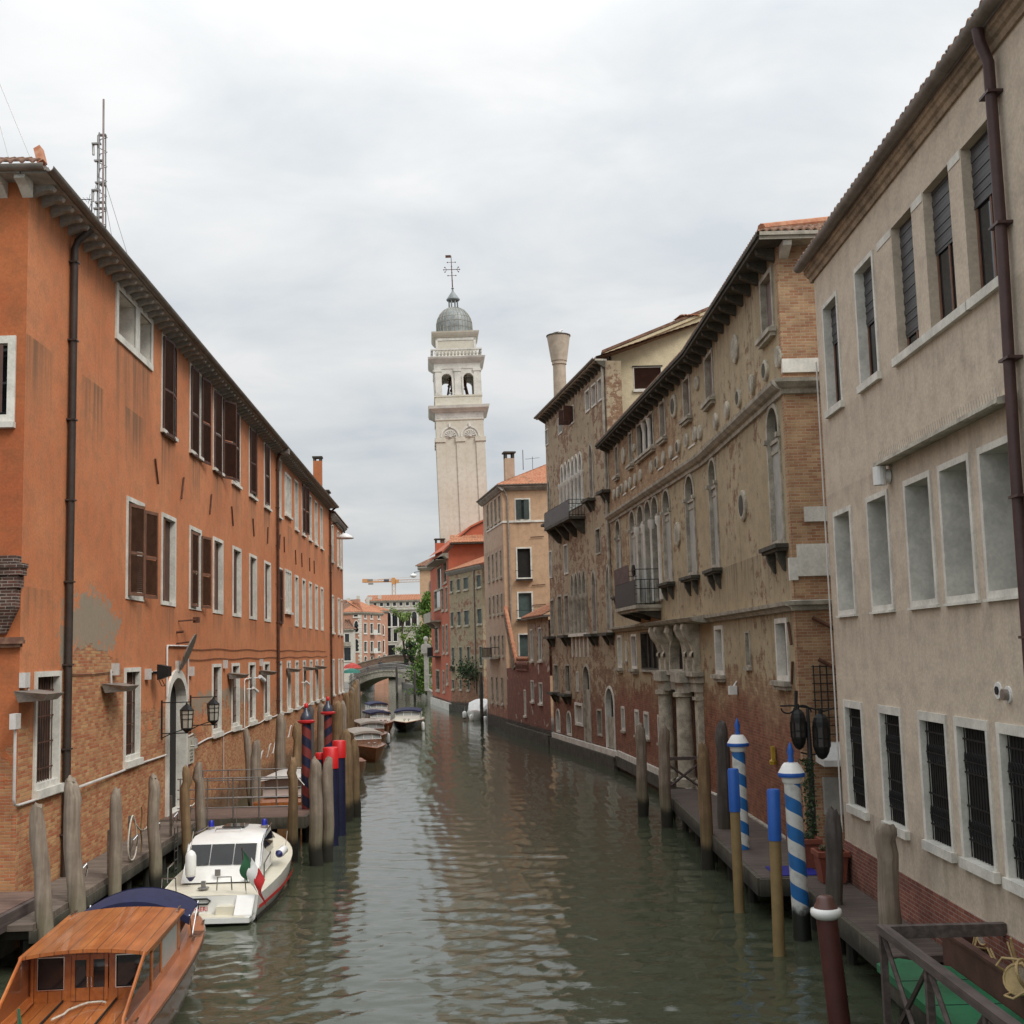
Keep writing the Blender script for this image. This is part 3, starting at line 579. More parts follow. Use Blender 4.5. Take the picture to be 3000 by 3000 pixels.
m = MB(FW); m.box(-.02, FW.L, -.3, .03, -.5, 1.838); m.build('brick_base', M['redbrick'], rw)
m = MB(FW); m.loft([[(-.2, o_, z_), (FW.L, o_, z_)] for o_, z_ in ((0, 15.0), (.05, 15.0), (.07, 15.1), (.12, 15.13), (.15, 15.2), (.19, 15.22), (.19, 15.32), (-.5, 15.36))]); m.add([(-.2, -.5, 15.1), (-.2, 0, 15.0), (-.2, .05, 15.0), (-.2, .07, 15.1), (-.2, .19, 15.22), (-.2, .19, 15.32), (-.2, -.5, 15.36)], [tuple(range(7))]); m.build('cornice', plain('stained cornice stone', (.30, .22, .15), .9, var=.5, scale=1.5, bump=.4), rw)
gutter(FW, -.3, FW.L, .29, 15.42, .13, M['gutter'], rw)
each(FW, [(.6+1.1*k, .65+1.1*k, .14, .44, 15.415, 15.44) for k in range(16)], 'gutter_strap', M['gutter'], rw)
tiled_roof(FW, -.3, FW.L, .34, 15.47, -8, 19.2, M['tile'], rw, amp=.11, pitch=.27)
m = MB(FW); m.tube([(11.42, .29, 15.32), (11.42, .26, 15.1), (11.38, .14, 14.8), (11.36, .13, 12.), (11.25, .13, 9.0), (11.22, .13, 5)], .085, 10)
for zz in (14.3, 12.3, 10.3, 8.3, 6.3): m.box(11.15, 11.5, 0, .23, zz, zz+.04)
smooth_angle(m.build('drainpipe', plain('maroon brown drainpipe', (.06, .03, .028), .45, .1, var=.25), rw), 50)
m = MB(FW); m.tube([(.02, .06, 13), (.02, .06, 2)], .02, 5); m.build('cable', M['conduit'], rw)
m = MB(FW); m.prism([(0, 9.88), (.28, 9.80), (.30, 9.72), (.27, 9.70), (0, 9.74)], 0, 4.9, 11.15); m.build('canopy', M['stone_old'], rw)
m = MB(FW); k = 5.
while k < 11.1: m.tube([(k, .2, 9.83), (k+.02, .22, 9.98)], .003, 3, False); k += .11
m.build('bird_spikes', M['steel'], rw)['kind'] = 'stuff'
t = root('wall_lamp', FW.p(5.08, 9.5, 0), 'small round white wall lamp under the end of the canopy on the beige building', 'lamp')
m = MB(FW); m.tube([(5.0, .02, 9.52), (5.0, .14, 9.52)], .14, 14); m.build('backplate', M['white'], t)
m = MB(FW); m.tube([(5.05, .22, 9.70), (5.05, .22, 9.34)], [.13, .13], 14); m.box(4.98, 5.12, .1, .2, 9.45, 9.6); m.build('shade', M['white'], t)
for i, (s, zz, lab) in enumerate(((9.72, 5.52, 'round wall vent with a dark hole on the beige facade'), (10.1, 5.47, 'round wall vent with a grey cover on the beige facade'))):
    m = MB(FW); m.tube([(s, -.01, zz), (s, .03, zz)], .13, 18); v_ = tag(m.build('wall_vent', M['white'], None), lab, 'vent')
    m = MB(FW); m.tube([(s, .03, zz), (s, .05 if i == 0 else .11, zz)], .065 if i == 0 else .085, 14); m.build('cover', M['dark'] if i == 0 else M['sheet'], v_)
# ---------------------------------------------------------------- palazzo
P1 = Fr((7.2, 44.9), (7.45, 32.4)); P2 = Fr((5.30, 65.3), (7.2, 44.9)); PE = Fr((7.45, 32.4), (19.0, 32.4)); PL = P2.L
rp_ = root('old_palazzo', (7.45, 44.9, 1.0), 'worn ochre palazzo with round arched windows, stone discs and a columned portal', 'building')
h1, h2 = [], []
def pal_arch(F, H, c, z0=9.2, z1=12.95, wd=1.25, board='grey', bracket=True):
    lp = loop(c-wd/2, c+wd/2, z0, z1, 'round'); H.append(lp)
    o = opening(F, rp_, lp, M['stone_old'], M['dark'] if board else M['pane'], .15, .05, .22, 0)
    if board:
        m = MB(F); m.box(c-wd/2+.002, c+wd/2-.002, -.14, -.08, z0, z1-1.0); m.build('blind_panel', M['greyboard'], o)
        m = MB(F); m.box(c-wd/2+.003, c+wd/2-.003, -.11, -.05, z1-1.28, z1-1.16); m.box(c-wd/2+.003, c+wd/2-.003, -.2, -.02, z1-1.0, z1-.9); m.build('transom', M['stone_old'], o)
    m = MB(F); m.box(c-wd/2-.2, c-wd/2-.01, -.02, .13, z1-.95, z1-.82); m.box(c+wd/2+.01, c+wd/2+.2, -.02, .13, z1-.95, z1-.82); m.build('impost', M['stone_old'], o)
    if bracket:
        m = MB(F); m.box(c-wd/2-.42, c+wd/2+.42, -.01, .36, z0-.28, z0-.17); m.box(c-wd/2-.36, c+wd/2+.36, -.01, .29, z0-.36, z0-.282)
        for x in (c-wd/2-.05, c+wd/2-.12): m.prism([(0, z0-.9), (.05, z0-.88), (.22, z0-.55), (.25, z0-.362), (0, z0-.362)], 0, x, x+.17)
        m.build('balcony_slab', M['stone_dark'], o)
for c in (11.05, 1.6): pal_arch(P1, h1, c)
for c, b_ in ((18.1, 1), (13.85, 1), (2.2, 1)): pal_arch(P2, h2, c)
pal_arch(P2, h2, 6.15, 8.5, bracket=False)
for c in (8.2, 9.95, 11.5):
    pal_arch(P2, h2, c, 8.5, 12.98, 1.3, 'grey' if c < 9 else None, False)
for c in (9.08, 10.72, 12.3, 7.4): m = MB(P2); m.tube([(c, .0, 8.4), (c, .0, 11.6), (c, 0, 11.75), (c, 0, 12.05)], [.13, .12, .2, .2], 12); smooth_angle(m.build('column', M['istria'], rp_))
def rect(F, H, rt_, a, c, z0, z1, fmat, pmat, fw=.13, sill=.12, depth=.15, slab=False, **kw):
    lp = loop(a, c, z0, z1); H.append(lp); o = opening(F, rt_, lp, fmat, pmat, fw, .045, depth, 0, **kw)
    m = MB(F)
    if slab: m.box(a-fw-.12, c+fw+.12, -.01, .22, z0-fw-.13, z0-fw-.003); m.box(a-fw-.05, c+fw+.05, -.01, .15, z0-fw-.24, z0-fw-.133)
    elif sill: m.box(a-fw-.05, c+fw+.05, -.01, .12, z0-fw-.10, z0-fw-.003)
    if slab or sill: m.build('sill', M['stone_old'], o)
    return o
# upper floor windows
for a, c in ((10.35, 11.85), (1.05, 2.65)): rect(P1, h1, rp_, a+.12, c-.12, 15.2, 16.7, M['stone_old'], M['mauveboard'], slab=True)
for a, c in ((17.7, 18.9), (13.25, 14.4), (6.0, 6.95), (2.15, 3.1)): rect(P2, h2, rp_, a+.12, c-.12, 15.35, 16.75, M['stone_old'], M['mauveboard'], slab=True)
o = rect(P2, h2, rp_, 8.25, 11.8, 15.35, 16.75, M['stone_old'], M['dark'], slab=True)
for x in (9.3, 10.5): m = MB(P2); m.tube([(x, -.12, 15.35), (x, -.12, 16.3), (x, -.12, 16.75)], [.13, .11, .2], 10); m.build('mullion', M['istria'], o)
# stone discs
def disc(F, s, z, r, dark=False):
    m = MB(F); m.tube([(s, -.01, z), (s, .05, z), (s, .07, z)], [r, r, r*.99], 22); m.tube([(s, .07, z), (s, .10, z)], [r*.99, r*.86], 22)
    d = m.build('stone_disc', M['stone_pale'], rp_); m = MB(F); m.tube([(s, .09, z), (s, .108, z)], r*.68, 18); m.build('inset', M['stone_dark'] if dark else M['stone_old'], d)
for i, s in enumerate((12.3, 10.7, 8.87, 6.9, 4.96, 2.95)): disc(P1, s-.1, 14.13, .31, i in (1, 3))
for i, s in enumerate((20.2, 19.45, 18.04, 16.56, 15.23, 13.81, 12.4, 11.21, 8.69, 7.42, 6.12, 5.0, 3.76, 2.68, 1.56)): disc(P2, s, 14.38 if i else 14.3, .29, i in (3, 6, 12))
disc(P1, 6.6, 15.78, .47); disc(P1, 6.65, 10.7, .50, True); disc(P2, 16.1, 16.15, .49, True); disc(P2, 4.6, 15.98, .44); disc(P2, 15.8, 10.9, .5); disc(P2, 20.1, 16.22, .27); disc(P2, 7.5, 15.9, .2)
each(P2, [(a, c, -.01, .04, 14.0, 14.07) for a, c in ((12.5, 13.7), (15.4, 16.4), (18.2, 19.3), (6.2, 7.3), (4., 4.9))], 'stone_strip', M['istria'], rp_)
# mezzanine row
for a, c in ((10.15, 11.5), (.7, 2.2)): rect(P1, h1, rp_, a+.13, c-.1, 5.45, 6.9, M['istria'], M['mauveboard'], .14, depth=.22, slab=True)
rect(P1, h1, rp_, 6.05, 6.6, 5.7, 6.7, M['stone_old'], M['shutter'], .06)
rect(P2, h2, rp_, 4.9, 6.0, 5.45, 6.9, M['istria'], M['mauveboard'], .12, slab=True); rect(P2, h2, rp_, 1.0, 1.95, 5.45, 6.9, M['istria'], M['greyboard'], .12, slab=True); rect(P2, h2, rp_, 3.2, 3.4, 5.75, 6.65, M['istria'], M['shutter'], .05)
o = rect(P2, h2, rp_, 7.3, 11.1, 5.4, 6.98, M['stone_dark'], M['dark'], .08, depth=.2, slab=False)
each(P2, [(x-.09, x+.09, -.17, -.1, 5.42, 6.95) for x in (8.2, 9.3, 10.3)], 'mullion', M['stone_dark'], o)
# lower windows
for a, c in ((1.3, 2.2), (5.0, 6.0), (7.25, 8.35), (10.4, 11.3)): rect(P2, h2, rp_, a+.12, c-.1, 2.25, 3.25, M['istria'], M['pane'], .12)
# portal at the bend of the facade
dl = loop(14.6, 16.4, 1.1, 4.2); h2.append(dl); po = opening(P2, rp_, dl, M['stone_old'], M['dark'], .14, .06, .3, name='portal', pane='door_recess')
nl = loop(14.15, 16.5, 5.42, 6.85, 'round'); h2.append(nl); q_ = opening(P2, po, nl, M['stone_pale'], M['dark'], .2, .2, .22, name='lunette', pane='recess')
m = MB(P2)
m.box(11.7, 19.0, -.01, .34, 4.95, 5.2); m.box(11.6, 19.1, -.01, .46, 5.2, 5.36); m.box(11.85, 18.85, -.01, .28, 4.6, 4.95)
m.box(13.2, 14.5, .28, .56, 4.55, 4.95); m.box(13.1, 14.6, .3, .7, 4.95, 5.35); m.box(16.5, 17.9, .28, .56, 4.55, 4.95); m.box(16.4, 18, .3, .7, 4.95, 5.35)
m.build('entablature', M['stone_old'], po)
m = MB(P2); m.tube([(13.85, .38, .95), (13.85, .38, 1.25), (13.85, .38, 1.3), (13.85, .38, 4.35), (13.85, .38, 4.4), (13.85, .38, 4.56)], [.42, .42, .34, .30, .42, .42], 20); smooth_angle(m.build('column', M['stone_pale'], po))
m = MB(P2); m.tube([(17.2, .38, .95), (17.2, .38, 1.25), (17.2, .38, 1.3), (17.2, .38, 4.35), (17.2, .38, 4.4), (17.2, .38, 4.56)], [.42, .42, .34, .30, .42, .42], 20); smooth_angle(m.build('column', M['stone_pale'], po))
for a, c in ((12.0, 12.6), (18.3, 18.8)): m = MB(P2); m.box(a, c, -.01, .22, .95, 4.6); m.box(a-.06, c+.06, -.01, .30, 4.3, 4.42); m.box(a-.06, c+.06, -.01, .3, .95, 1.3); m.build('pilaster', M['stone_pale'], po)
for s in (12.3, 13.35, 17.3, 18.4):
    m = MB(P2); m.loft([[(s-.2, o_, z_), (s+.2, o_, z_)] for o_, z_ in ((0.0, 7.2), (.62, 7.2), (.66, 7.0), (.55, 6.7), (.36, 6.45), (.26, 6.15), (.34, 6.05), (.34, 5.95), (.24, 5.9), (.24, 5.36), (0, 5.36))], caps=False)
    m.add([(s+d, o_, z_) for d in (-.2,) for o_, z_ in ((0, 7.2), (.62, 7.2), (.66, 7.0), (.55, 6.7), (.36, 6.45), (.26, 6.15), (.24, 5.36), (0, 5.36))], [tuple(range(8))]); m.add([(s+d, o_, z_) for d in (.2,) for o_, z_ in ((0, 7.2), (.62, 7.2), (.66, 7.0), (.55, 6.7), (.36, 6.45), (.26, 6.15), (.24, 5.36), (0, 5.36))], [tuple(range(8))]); m.build('scroll_bracket', M['stone_pale'], po)
m = MB(P2); m.loft([[(15.0, .2, 6.75), (15.4, .2, 6.75)], [(14.98, .5, 6.85), (15.42, .5, 6.85)], [(15.0, .42, 7.05), (15.4, .42, 7.05)], [(14.95, .5, 7.2), (15.45, .5, 7.2)]]); m.tube([(15.2, .3, 6.6), (15.2, .45, 6.95), (15.2, .4, 7.2)], [.12, .2, .16], 8); m.build('carved_keystone', M['stone_pale'], po)
# string courses, base trim
SCp = [(0, 7.18), (.1, 7.2), (.14, 7.3), (.28, 7.34), (.30, 7.44), (.0, 7.48)]
SCu = [(0, 13.02), (.08, 13.04), (.10, 13.16), (.2, 13.2), (.32, 13.32), (.34, 13.42), (0, 13.47)]
for F in (P1, P2):
    profile(F, 0, F.L, SCp, M['stone_old'], rp_, 'string_course'); profile(F, 0, F.L, SCu, M['stone_old'], rp_, 'string_course')
profile(P2, 11.5, PL, [(0, 7.18), (.4, 7.2), (.7, 7.26), (.8, 7.4), (.3, 7.46), (0, 7.47)], M['stone_old'], po, 'pediment_cornice')
profile(PE, 0, 11, SCp, M['stone_old'], rp_, 'string_course', .99); profile(PE, 0, 11, SCu, M['stone_old'], rp_, 'string_course', .99)
m = MB(P2); m.box(0, PL, -.2, .12, .72, 1.0); m.build('base_course', M['istria'], rp_); m = MB(P2); m.box(-.3, PL, -.2, .18, .2, .72); m.build('quay_stone', M['stone_dark'], rp_)
m = MB(P1); m.box(0, P1.L, -.2, .12, .72, 1.0); m.build('base_course', M['stone_old'], rp_)
# eave
ZP = 17.15
for F, n in ((P1, 12), (P2, 20)):
    p0 = None
    for j in range(n):
        if p0 is None:
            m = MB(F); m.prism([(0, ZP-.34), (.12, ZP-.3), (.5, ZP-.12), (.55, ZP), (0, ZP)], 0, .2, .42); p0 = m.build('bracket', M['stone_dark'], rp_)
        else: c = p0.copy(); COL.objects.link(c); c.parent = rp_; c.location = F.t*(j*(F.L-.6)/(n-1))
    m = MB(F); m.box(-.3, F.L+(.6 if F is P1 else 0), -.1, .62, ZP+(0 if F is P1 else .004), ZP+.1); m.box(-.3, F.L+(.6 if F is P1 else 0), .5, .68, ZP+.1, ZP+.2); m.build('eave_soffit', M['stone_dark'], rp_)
    tiled_roof(F, -.2, F.L+(.7 if F is P1 else 0), .66, ZP+.22, -5, ZP+2.4, M['tile'], rp_, taper1=5.5 if F is P1 else 0, amp=.07)
for s in (.05, 1.6, 3.2): m = MB(PE); m.prism([(0, ZP-.34), (.12, ZP-.3), (.5, ZP-.12), (.55, ZP-.001), (0, ZP-.001)], 0, s, s+.24); m.build('bracket', M['istria'], rp_)
m = MB(PE); m.box(-.6, 11, 0, .63, ZP+.01, ZP+.11); m.box(-.6, 11, .48, .69, ZP+.11, ZP+.21); m.build('eave_soffit', M['stone_old'], rp_)
tiled_roof(PE, -.6, 11, .64, ZP+.24, -5, ZP+2.4, M['tile'], rp_, taper0=5.5, amp=.08)
m = MB(PE); m.tube([(-.5, .5, ZP+.36), (4.6, -4.6, ZP+2.5)], .13, 8); m.build('ridge_tile', M['tile_far'], rp_)
wall(P1, [(0, 0), (P1.L-.25, 0), (P1.L-.25, ZP+.05), (0, ZP+.05)], h1, M['palazzo'], rp_)
wall(P2, [(0, 0), (PL, 0), (PL, ZP+.05), (0, ZP+.05)], h2, M['palazzo'], rp_, extra=lambda mb: mb.add([(0, 0, 0), (0, -12, 0), (0, -12, ZP), (0, 0, ZP)], [(0, 1, 2, 3)]))
m = MB(P1); m.box(P1.L-.25, P1.L+.004, -.3, .02, 0, ZP+.05); m.build('quoin', M['palazzo_end'], rp_)
eh = []
wall(PE, [(0, 0), (11, 0), (11, ZP+.05), (0, ZP+.05)], eh, M['palazzo_end'], rp_, 'end_wall')
each(PE, [(-.03, 1.75, -.1, .06, 13.62, 14.0), (.35, 1.3, -.1, .07, 9.55, 9.95)], 'stone_block', M['istria'], rp_)
m = MB(PE); m.box(.1, 1.6, -.1, .08, 8.1, 8.95); m.box(-.12, .1, -.1, .07, 8.0, 8.6); m.build('stone_block', M['istria'], rp_)
for zz, a in ((7.0, .4), (5.9, .5)): m = MB(PE); m.tube([(a, .1, zz), (a+1.6, .5, zz-.95)], .06, 6); m.build('wall_strut', M['rust'], rp_)
m = MB(PE)
for i in range(9):
    m.tube([(.35+i*.17, .12, 3.9), (.35+i*.17, .12, 5.75)], .018, 5, False)
for i in range(9): m.tube([(.3, .12, 3.95+i*.22), (1.8, .12, 3.95+i*.22)], .014, 5, False)
m.build('iron_lattice', M['iron'], rp_)
for s, zz, a in ((11.95, 6.6, .4), (12.0, 5.55, -.35)): m = MB(P1); m.tube([(s-.3*math.sin(a), .06, zz+.3), (s+.3*math.sin(a), .06, zz-.3)], .04, 5); m.build('wall_anchor', M['rust'], rp_)
# balcony of the palazzo: iron frame with sheet panels
bl = MB(P2); bl.box(6.9, 12.1, 0, 1.15, 8.05, 8.2); bl.box(7.0, 12.0, 0, 1.05, 7.93, 8.05); bal = bl.build('balcony', M['stone_old'], rp_)
for s in (7.2, 9.5, 11.7): m = MB(P2); m.prism([(0, 7.55), (.2, 7.6), (.75, 7.8), (.95, 7.92), (0, 7.92)], 0, s-.14, s+.14); m.build('bracket', M['stone_dark'], bal)
m = MB(P2)
for zz in (9.3, 8.9, 9.75, 8.25): m.tube([(6.95, .02, zz), (6.95, 1.1, zz), (12.05, 1.1, zz), (12.05, .02, zz)], .018, 5)
for i in range(31):
    m.tube([(6.95+i*.17, 1.1, 8.2), (6.95+i*.17, 1.1, 9.3)], .009, 4, False)
for i in range(6): m.tube([(12.05, 1.1-i*.2, 8.2), (12.05, 1.1-i*.2, 9.75 if i == 0 else 9.3)], .012, 4, False)
m.build('railing', M['iron'], bal)
m = MB(P2); m.box(6.93, 11.9, 1.12, 1.14, 8.22, 9.28); m.build('dark_panel', M['blackmetal'], bal); m = MB(P2); m.box(6.93, 10.6, 1.12, 1.145, 9.29, 10.05); m.build('brown_panel', M['brownsheet'], bal)
m = MB(P2); m.tube([(11.3, 1.0, 9.75), (11.3, 1.08, 9.75)], .25, 14); m.build('round_plate', M['dark'], bal)
# ---------------------------------------------------------------- gothic palace
FG = Fr((2.4, 81.7), (5.30, 65.3)); GL = FG.L; rg = root('gothic_palace', (2.4, 81.7, 1.0), 'tall mottled gothic palace with pointed windows next to the ochre palazzo', 'building')
hg = []
def gwin(a, c, z0, z1, kind='gothic', mat=None, fr=None, fw=.14, slab=False, board=None, depth=.16):
    lp = loop(a, c, z0, z1, kind); hg.append(lp); o = opening(FG, rg, lp, fr or M['stone_old'], mat or M['pane'], fw, .05, depth, 0)
    if slab:
        m = MB(FG); m.box(a-.5, c+.4, -.01, .5, z0-fw-.16, z0-fw-.003)
        for x in (a-.1, c-.15): m.prism([(0, z0-fw-.7), (.1, z0-fw-.65), (.38, z0-fw-.162), (0, z0-fw-.162)], 0, x, x+.2)
        m.build('sill', M['stone_dark'], o)
    if board: m = MB(FG); m.box(a+.003, c-.003, -.13, -.07, z0, z1-(c-a)*.9); m.build('board', board, o)
    return o
for a, c in ((.2, .95), (4.4, 5.4), (7.55, 8.75)):
    o = gwin(a, c, 20.15, 21.1, 'rect', M['dark'], M['istria'], .08)
    if a > 7: shutter(FG, o, a, 20.15, 21.1, .62, 95, M['shutter'], False); shutter(FG, o, c, 20.15, 21.1, .62, 80, M['shutter'], False); shutter(FG, o, a, 20.15, 21.1, .6, 5, M['shutter'], False)
for a, c in ((12., 12.9), (13.5, 14.4), (15.0, 15.8)): gwin(a, c, 20.1, 21.2, 'rect', M['mauveboard'], M['istria'], .1)
for k in range(6): a = 4.6+k*1.02; gwin(a, a+.74, 15.0, 17.95, 'gothic', M['dark'], M['istria'], .13, board=M['greyboard'] if k < 3 else None)
for k in range(7): m = MB(FG); m.tube([(4.48+k*1.02, .02, 15.), (4.48+k*1.02, .02, 16.5), (4.48+k*1.02, .02, 16.6), (4.48+k*1.02, .02, 16.85)], [.14, .13, .2, .2], 10); smooth_angle(m.build('colonnette', M['istria'], rg))
gwin(.45, 1.0, 14.9, 17.6, slab=True, board=M['shutter_lt']); gwin(12.35, 13.1, 15.0, 18.0, slab=True, board=M['mauveboard']); gwin(16.0, 16.55, 15.0, 18.0, slab=True, board=M['mauveboard'])
gwin(13.35, 14.3, 11.7, 13.0, 'rect', M['shutter'], M['stone_old'], .1); gwin(4.9, 5.8, 11.15, 12.85, 'rect', M['rust'], M['istria'], .1); gwin(.2, .95, 11.2, 12.85, 'rect', M['rust'], M['istria'], .08)
for k in range(4): a = 6.55+k*1.05; gwin(a, a+.75, 7.35, 10.9, 'gothic', M['dark'], M['stone_old'], .12, board=M['greyboard'] if k == 0 else None)
for k in range(5): m = MB(FG); m.tube([(6.4+k*1.05, .02, 7.3), (6.4+k*1.05, .02, 9.2), (6.4+k*1.05, .02, 9.3), (6.4+k*1.05, .02, 9.6)], [.14, .13, .2, .2], 10); smooth_angle(m.build('colonnette', M['stone_old'], rg))
m = MB(FG); m.box(6.2, 11.0, -.01, .22, 7.12, 7.3)
for k in range(5): m.box(6.35+k*1.05, 6.5+k*1.05, -.01, .06, 5.9, 7.12)
m.build('sill_band', M['istria'], rg)
gwin(12.0, 12.85, 7.35, 10.7, slab=True, board=M['mauveboard']); gwin(15.35, 16.35, 7.35, 10.8, slab=True, board=M['greyboard'])
gwin(.2, 1.1, 7.4, 9.6, 'rect', M['mauveboard'], slab=True); gwin(2.55, 3.6, 7.4, 9.75, 'rect', M['brownboard']); gwin(4.6, 5.7, 7.4, 9.7, 'rect', M['mauveboard'], slab=True)
for a, c in ((.85, 1.85), (4.25, 5.4)): gwin(a, c, 3.75, 5.35, 'rect', M['dark'], M['stone_old'], .12, slab=True)
gwin(7.35, 7.7, 3.9, 4.95, 'rect', M['dark'], M['istria'], .08); gwin(9.1, 10.6, .95, 5.35, 'round', M['dark'], M['stone_old'], .16, board=M['stone_old'], depth=.25); gwin(14.3, 16.0, .9, 4.2, 'round', M['dark'], M['istria'], .14, board=M['stone_old'], depth=.3)
for a, c in ((1.0, 2.0), (4.25, 5.3)): gwin(a, c, 1.15, 2.45, 'round', M['dark'], M['istria'], .12)
gwin(6.7, 8.5, 1.95, 3.0, 'rect', M['greyboard'], M['istria'], .16, depth=.12); gwin(12.3, 13.2, 1.6, 2.9, 'rect', M['mauveboard'], M['stone_old'], .1)
bl = MB(FG); bl.box(3.6, 10.9, 0, 1.0, 13.95, 14.1); bal = bl.build('balcony', M['stone_dark'], rg)
for s in (4., 6.2, 8.4, 10.5): m = MB(FG); m.prism([(0, 13.1), (.2, 13.15), (.6, 13.6), (.85, 13.94), (0, 13.94)], 0, s-.15, s+.15); m.build('bracket', M['stone_dark'], bal)
m = MB(FG)
for zz in (15.1, 14.85, 14.2): m.tube([(3.65, .02, zz), (3.65, .95, zz), (10.85, .95, zz), (10.85, .02, zz)], .02, 5)
for i in range(6): m.tube([(10.85, .95-i*.18, 14.1), (10.85, .95-i*.18, 15.1)], .012, 4, False)
m.build('railing', M['iron'], bal); m = MB(FG); m.box(3.62, 10.8, .97, .99, 14.12, 15.05); m.build('panel', plain('grey balcony sheet', (.075, .07, .068), .6), bal)
ZG = 22.0
p0 = None
for j in range(20):
    if p0 is None: m = MB(FG); m.prism([(0, ZG-.4), (.4, ZG-.15), (.5, ZG), (0, ZG)], 0, .1, .3); p0 = m.build('bracket', M['stone_dark'], rg)
    else: c = p0.copy(); COL.objects.link(c); c.parent = rg; c.location = FG.t*(j*.86)
m = MB(FG); m.box(-.4, GL, -.1, .55, ZG, ZG+.1); m.build('eave_soffit', M['stone_old'], rg); gutter(FG, -.45, GL, .6, ZG+.16, .1, M['gutter'], rg)
tiled_roof(FG, -.3, GL, .5, ZG+.2, -6.5, ZG+2.6, M['tile'], rg)
wall(FG, [(0, 0), (GL, 0), (GL, ZG+.05), (0, ZG+.05)], hg, M['gothic'], rg, extra=lambda mb: (mb.add([(0, 0, 0), (0, -12, 0), (0, -12, ZG), (0, 0, ZG)], [(0, 1, 2, 3)]), mb.add([(GL, 0, 12), (GL, -.9, 12), (GL, -.9, ZG), (GL, 0, ZG)], [(0, 1, 2, 3)])))
m = MB(FG); m.box(0, GL, -.2, .16, .65, .95); m.build('base_course', M['istria'], rg); m = MB(FG); m.box(0, GL, -.3, .3, -.3, .65); m.build('quay_stone', M['stone_dark'], rg)
m = MB(FG); m.tube([(GL-.25, .1, 9), (GL-.25, .1, ZG)], .09, 6); m.build('drainpipe', M['stone_old'], rg)
# flared venetian chimney
m = MB(FG); m.tube([(1.9, -.7, 20.5), (1.9, -.7, 25.3), (1.9, -.7, 25.32), (1.9, -.7, 25.55)], [.44, .43, .49, .49], 18)
ch = m.build('chimney', plain('chimney plaster', (.42, .35, .27), .85, var=.2), rg); smooth_angle(ch); m = MB(FG); m.tube([(1.9, -.7, 25.55), (1.9, -.7, 27.25)], [.53, .78], 20, True); smooth_angle(m.build('chimney_cap', plain('chimney plaster pale', (.44, .38, .30), .85, var=.2), ch))
m = MB(FG); m.tube([(1.9, -.7, 27.25), (1.9, -.7, 27.32)], .82, 20); m.build('rim', M['stone_dark'], ch)
# cream gabled house behind
FY = Fr((5.5, 66.6), (20.5, 66.6)); ry = root('cream_house', (5.5, 66.6, 1.0), 'cream yellow gabled house with one brown shuttered window behind the ochre palazzo', 'building')
lp = loop(1.5, 3.0, 20.65, 21.85)
o = opening(FY, ry, lp, M['istria'], M['shutter'], .04, .02, .12, .05); m = MB(FY)
for k in range(19): m.add([(1.52, -.1, 20.67+k*.062), (2.98, -.1, 20.67+k*.062), (2.98, -.06, 20.72+k*.062), (1.52, -.06, 20.72+k*.062)], [(0, 1, 2, 3)])
m.build('shutter', M['shutter'], o); m = MB(FY); m.box(1.4, 3.1, -.02, .07, 21.9, 21.96); m.build('lintel', M['stone_dark'], o)
wall(FY, [(.05, 0), (15, 0), (15, 26.6), (6.1, 25.1), (.05, 22.75)], [lp], M['yellow'], ry, extra=lambda mb: mb.add([(.05, 0, 0), (.05, -14, 0), (.05, -14, 22.7), (.05, 0, 22.7)], [(0, 1, 2, 3)]))
m = MB(FY); m.loft([[(-.25, o_, 22.72+dz), (6.1, o_, 25.16+dz), (15, o_, 26.7+dz)] for o_, dz in ((.14, 0), (.14, .16), (-14, .16))]); m.build('roof', M['tile'], ry)
m = MB(FY); m.loft([[(-.2, o_, 22.5+dz), (6.1, o_, 24.95+dz), (15, o_, 26.5+dz)] for o_, dz in ((.01, 0), (.10, .03), (.10, .2))]); m.build('cornice', M['yellow'], ry)
tiled_roof(FY, 4.2, 5.3, .2, 24.75, -3, 25.3, M['tile_far'], ry, 'dormer_tiles'); chimney(FY, 4.45, -.5, 22.5, 24.5, .75, M['yellow'], ry, False)
m = MB(FY); m.tube([(.2, .1, 12), (.2, .1, 22.5)], .07, 6); m.build('drainpipe', M['pipe'], ry)
# ---------------------------------------------------------------- houses further along the right bank
def simple_windows(F, rt_, H, rows, fr, pane, fw=.1, depth=.1, sill=True):
    for (a, c, z0, z1, kind) in rows:
        lp = loop(a, c, z0, z1, kind); H.append(lp); opening(F, rt_, lp, fr, pane, fw, .04, depth, .03 if sill else 0)
FB = Fr((-.76, 98.5), (2.4, 81.7)); rb = root('low_brick_house', (-.76, 98.5, 1.0), 'low two storey house with flaking red and ochre walls tucked against the gothic palace', 'building')
H = []; simple_windows(FB, rb, H, [(9.9, 10.75, 2.85, 4.15, 'rect'), (12.75, 13.7, 2.8, 4.05, 'rect'), (10.15, 10.85, 5.75, 7.8, 'rect'), (13., 13.85, 5.75, 7.85, 'rect'), (7.2, 7.7, 1.7, 3.4, 'rect')], M['istria'], M['pane'])
wall(FB, [(0, 0), (16.3, 0), (16.3, 8.75), (9.0, 8.55), (9.0, 5.35), (0, 5.0)], H, M['lowbrick'], rb, extra=lambda mb: mb.add([(9, 0, 4.5), (9, -6, 4.5), (9, -6, 8.6), (9, 0, 8.6)], [(0, 1, 2, 3)]))
tiled_roof(FB, 8.8, 16.4, .45, 8.75, -5, 11.2, M['tile_far'], rb); m = MB(FB); m.box(8.8, 16.4, -.1, .4, 8.6, 8.74); m.build('cornice', M['bracket'], rb)
m = MB(FB); m.box(0, 16.3, -.2, .25, -.3, .7); m.build('quay_stone', M['stone_dark'], rb)
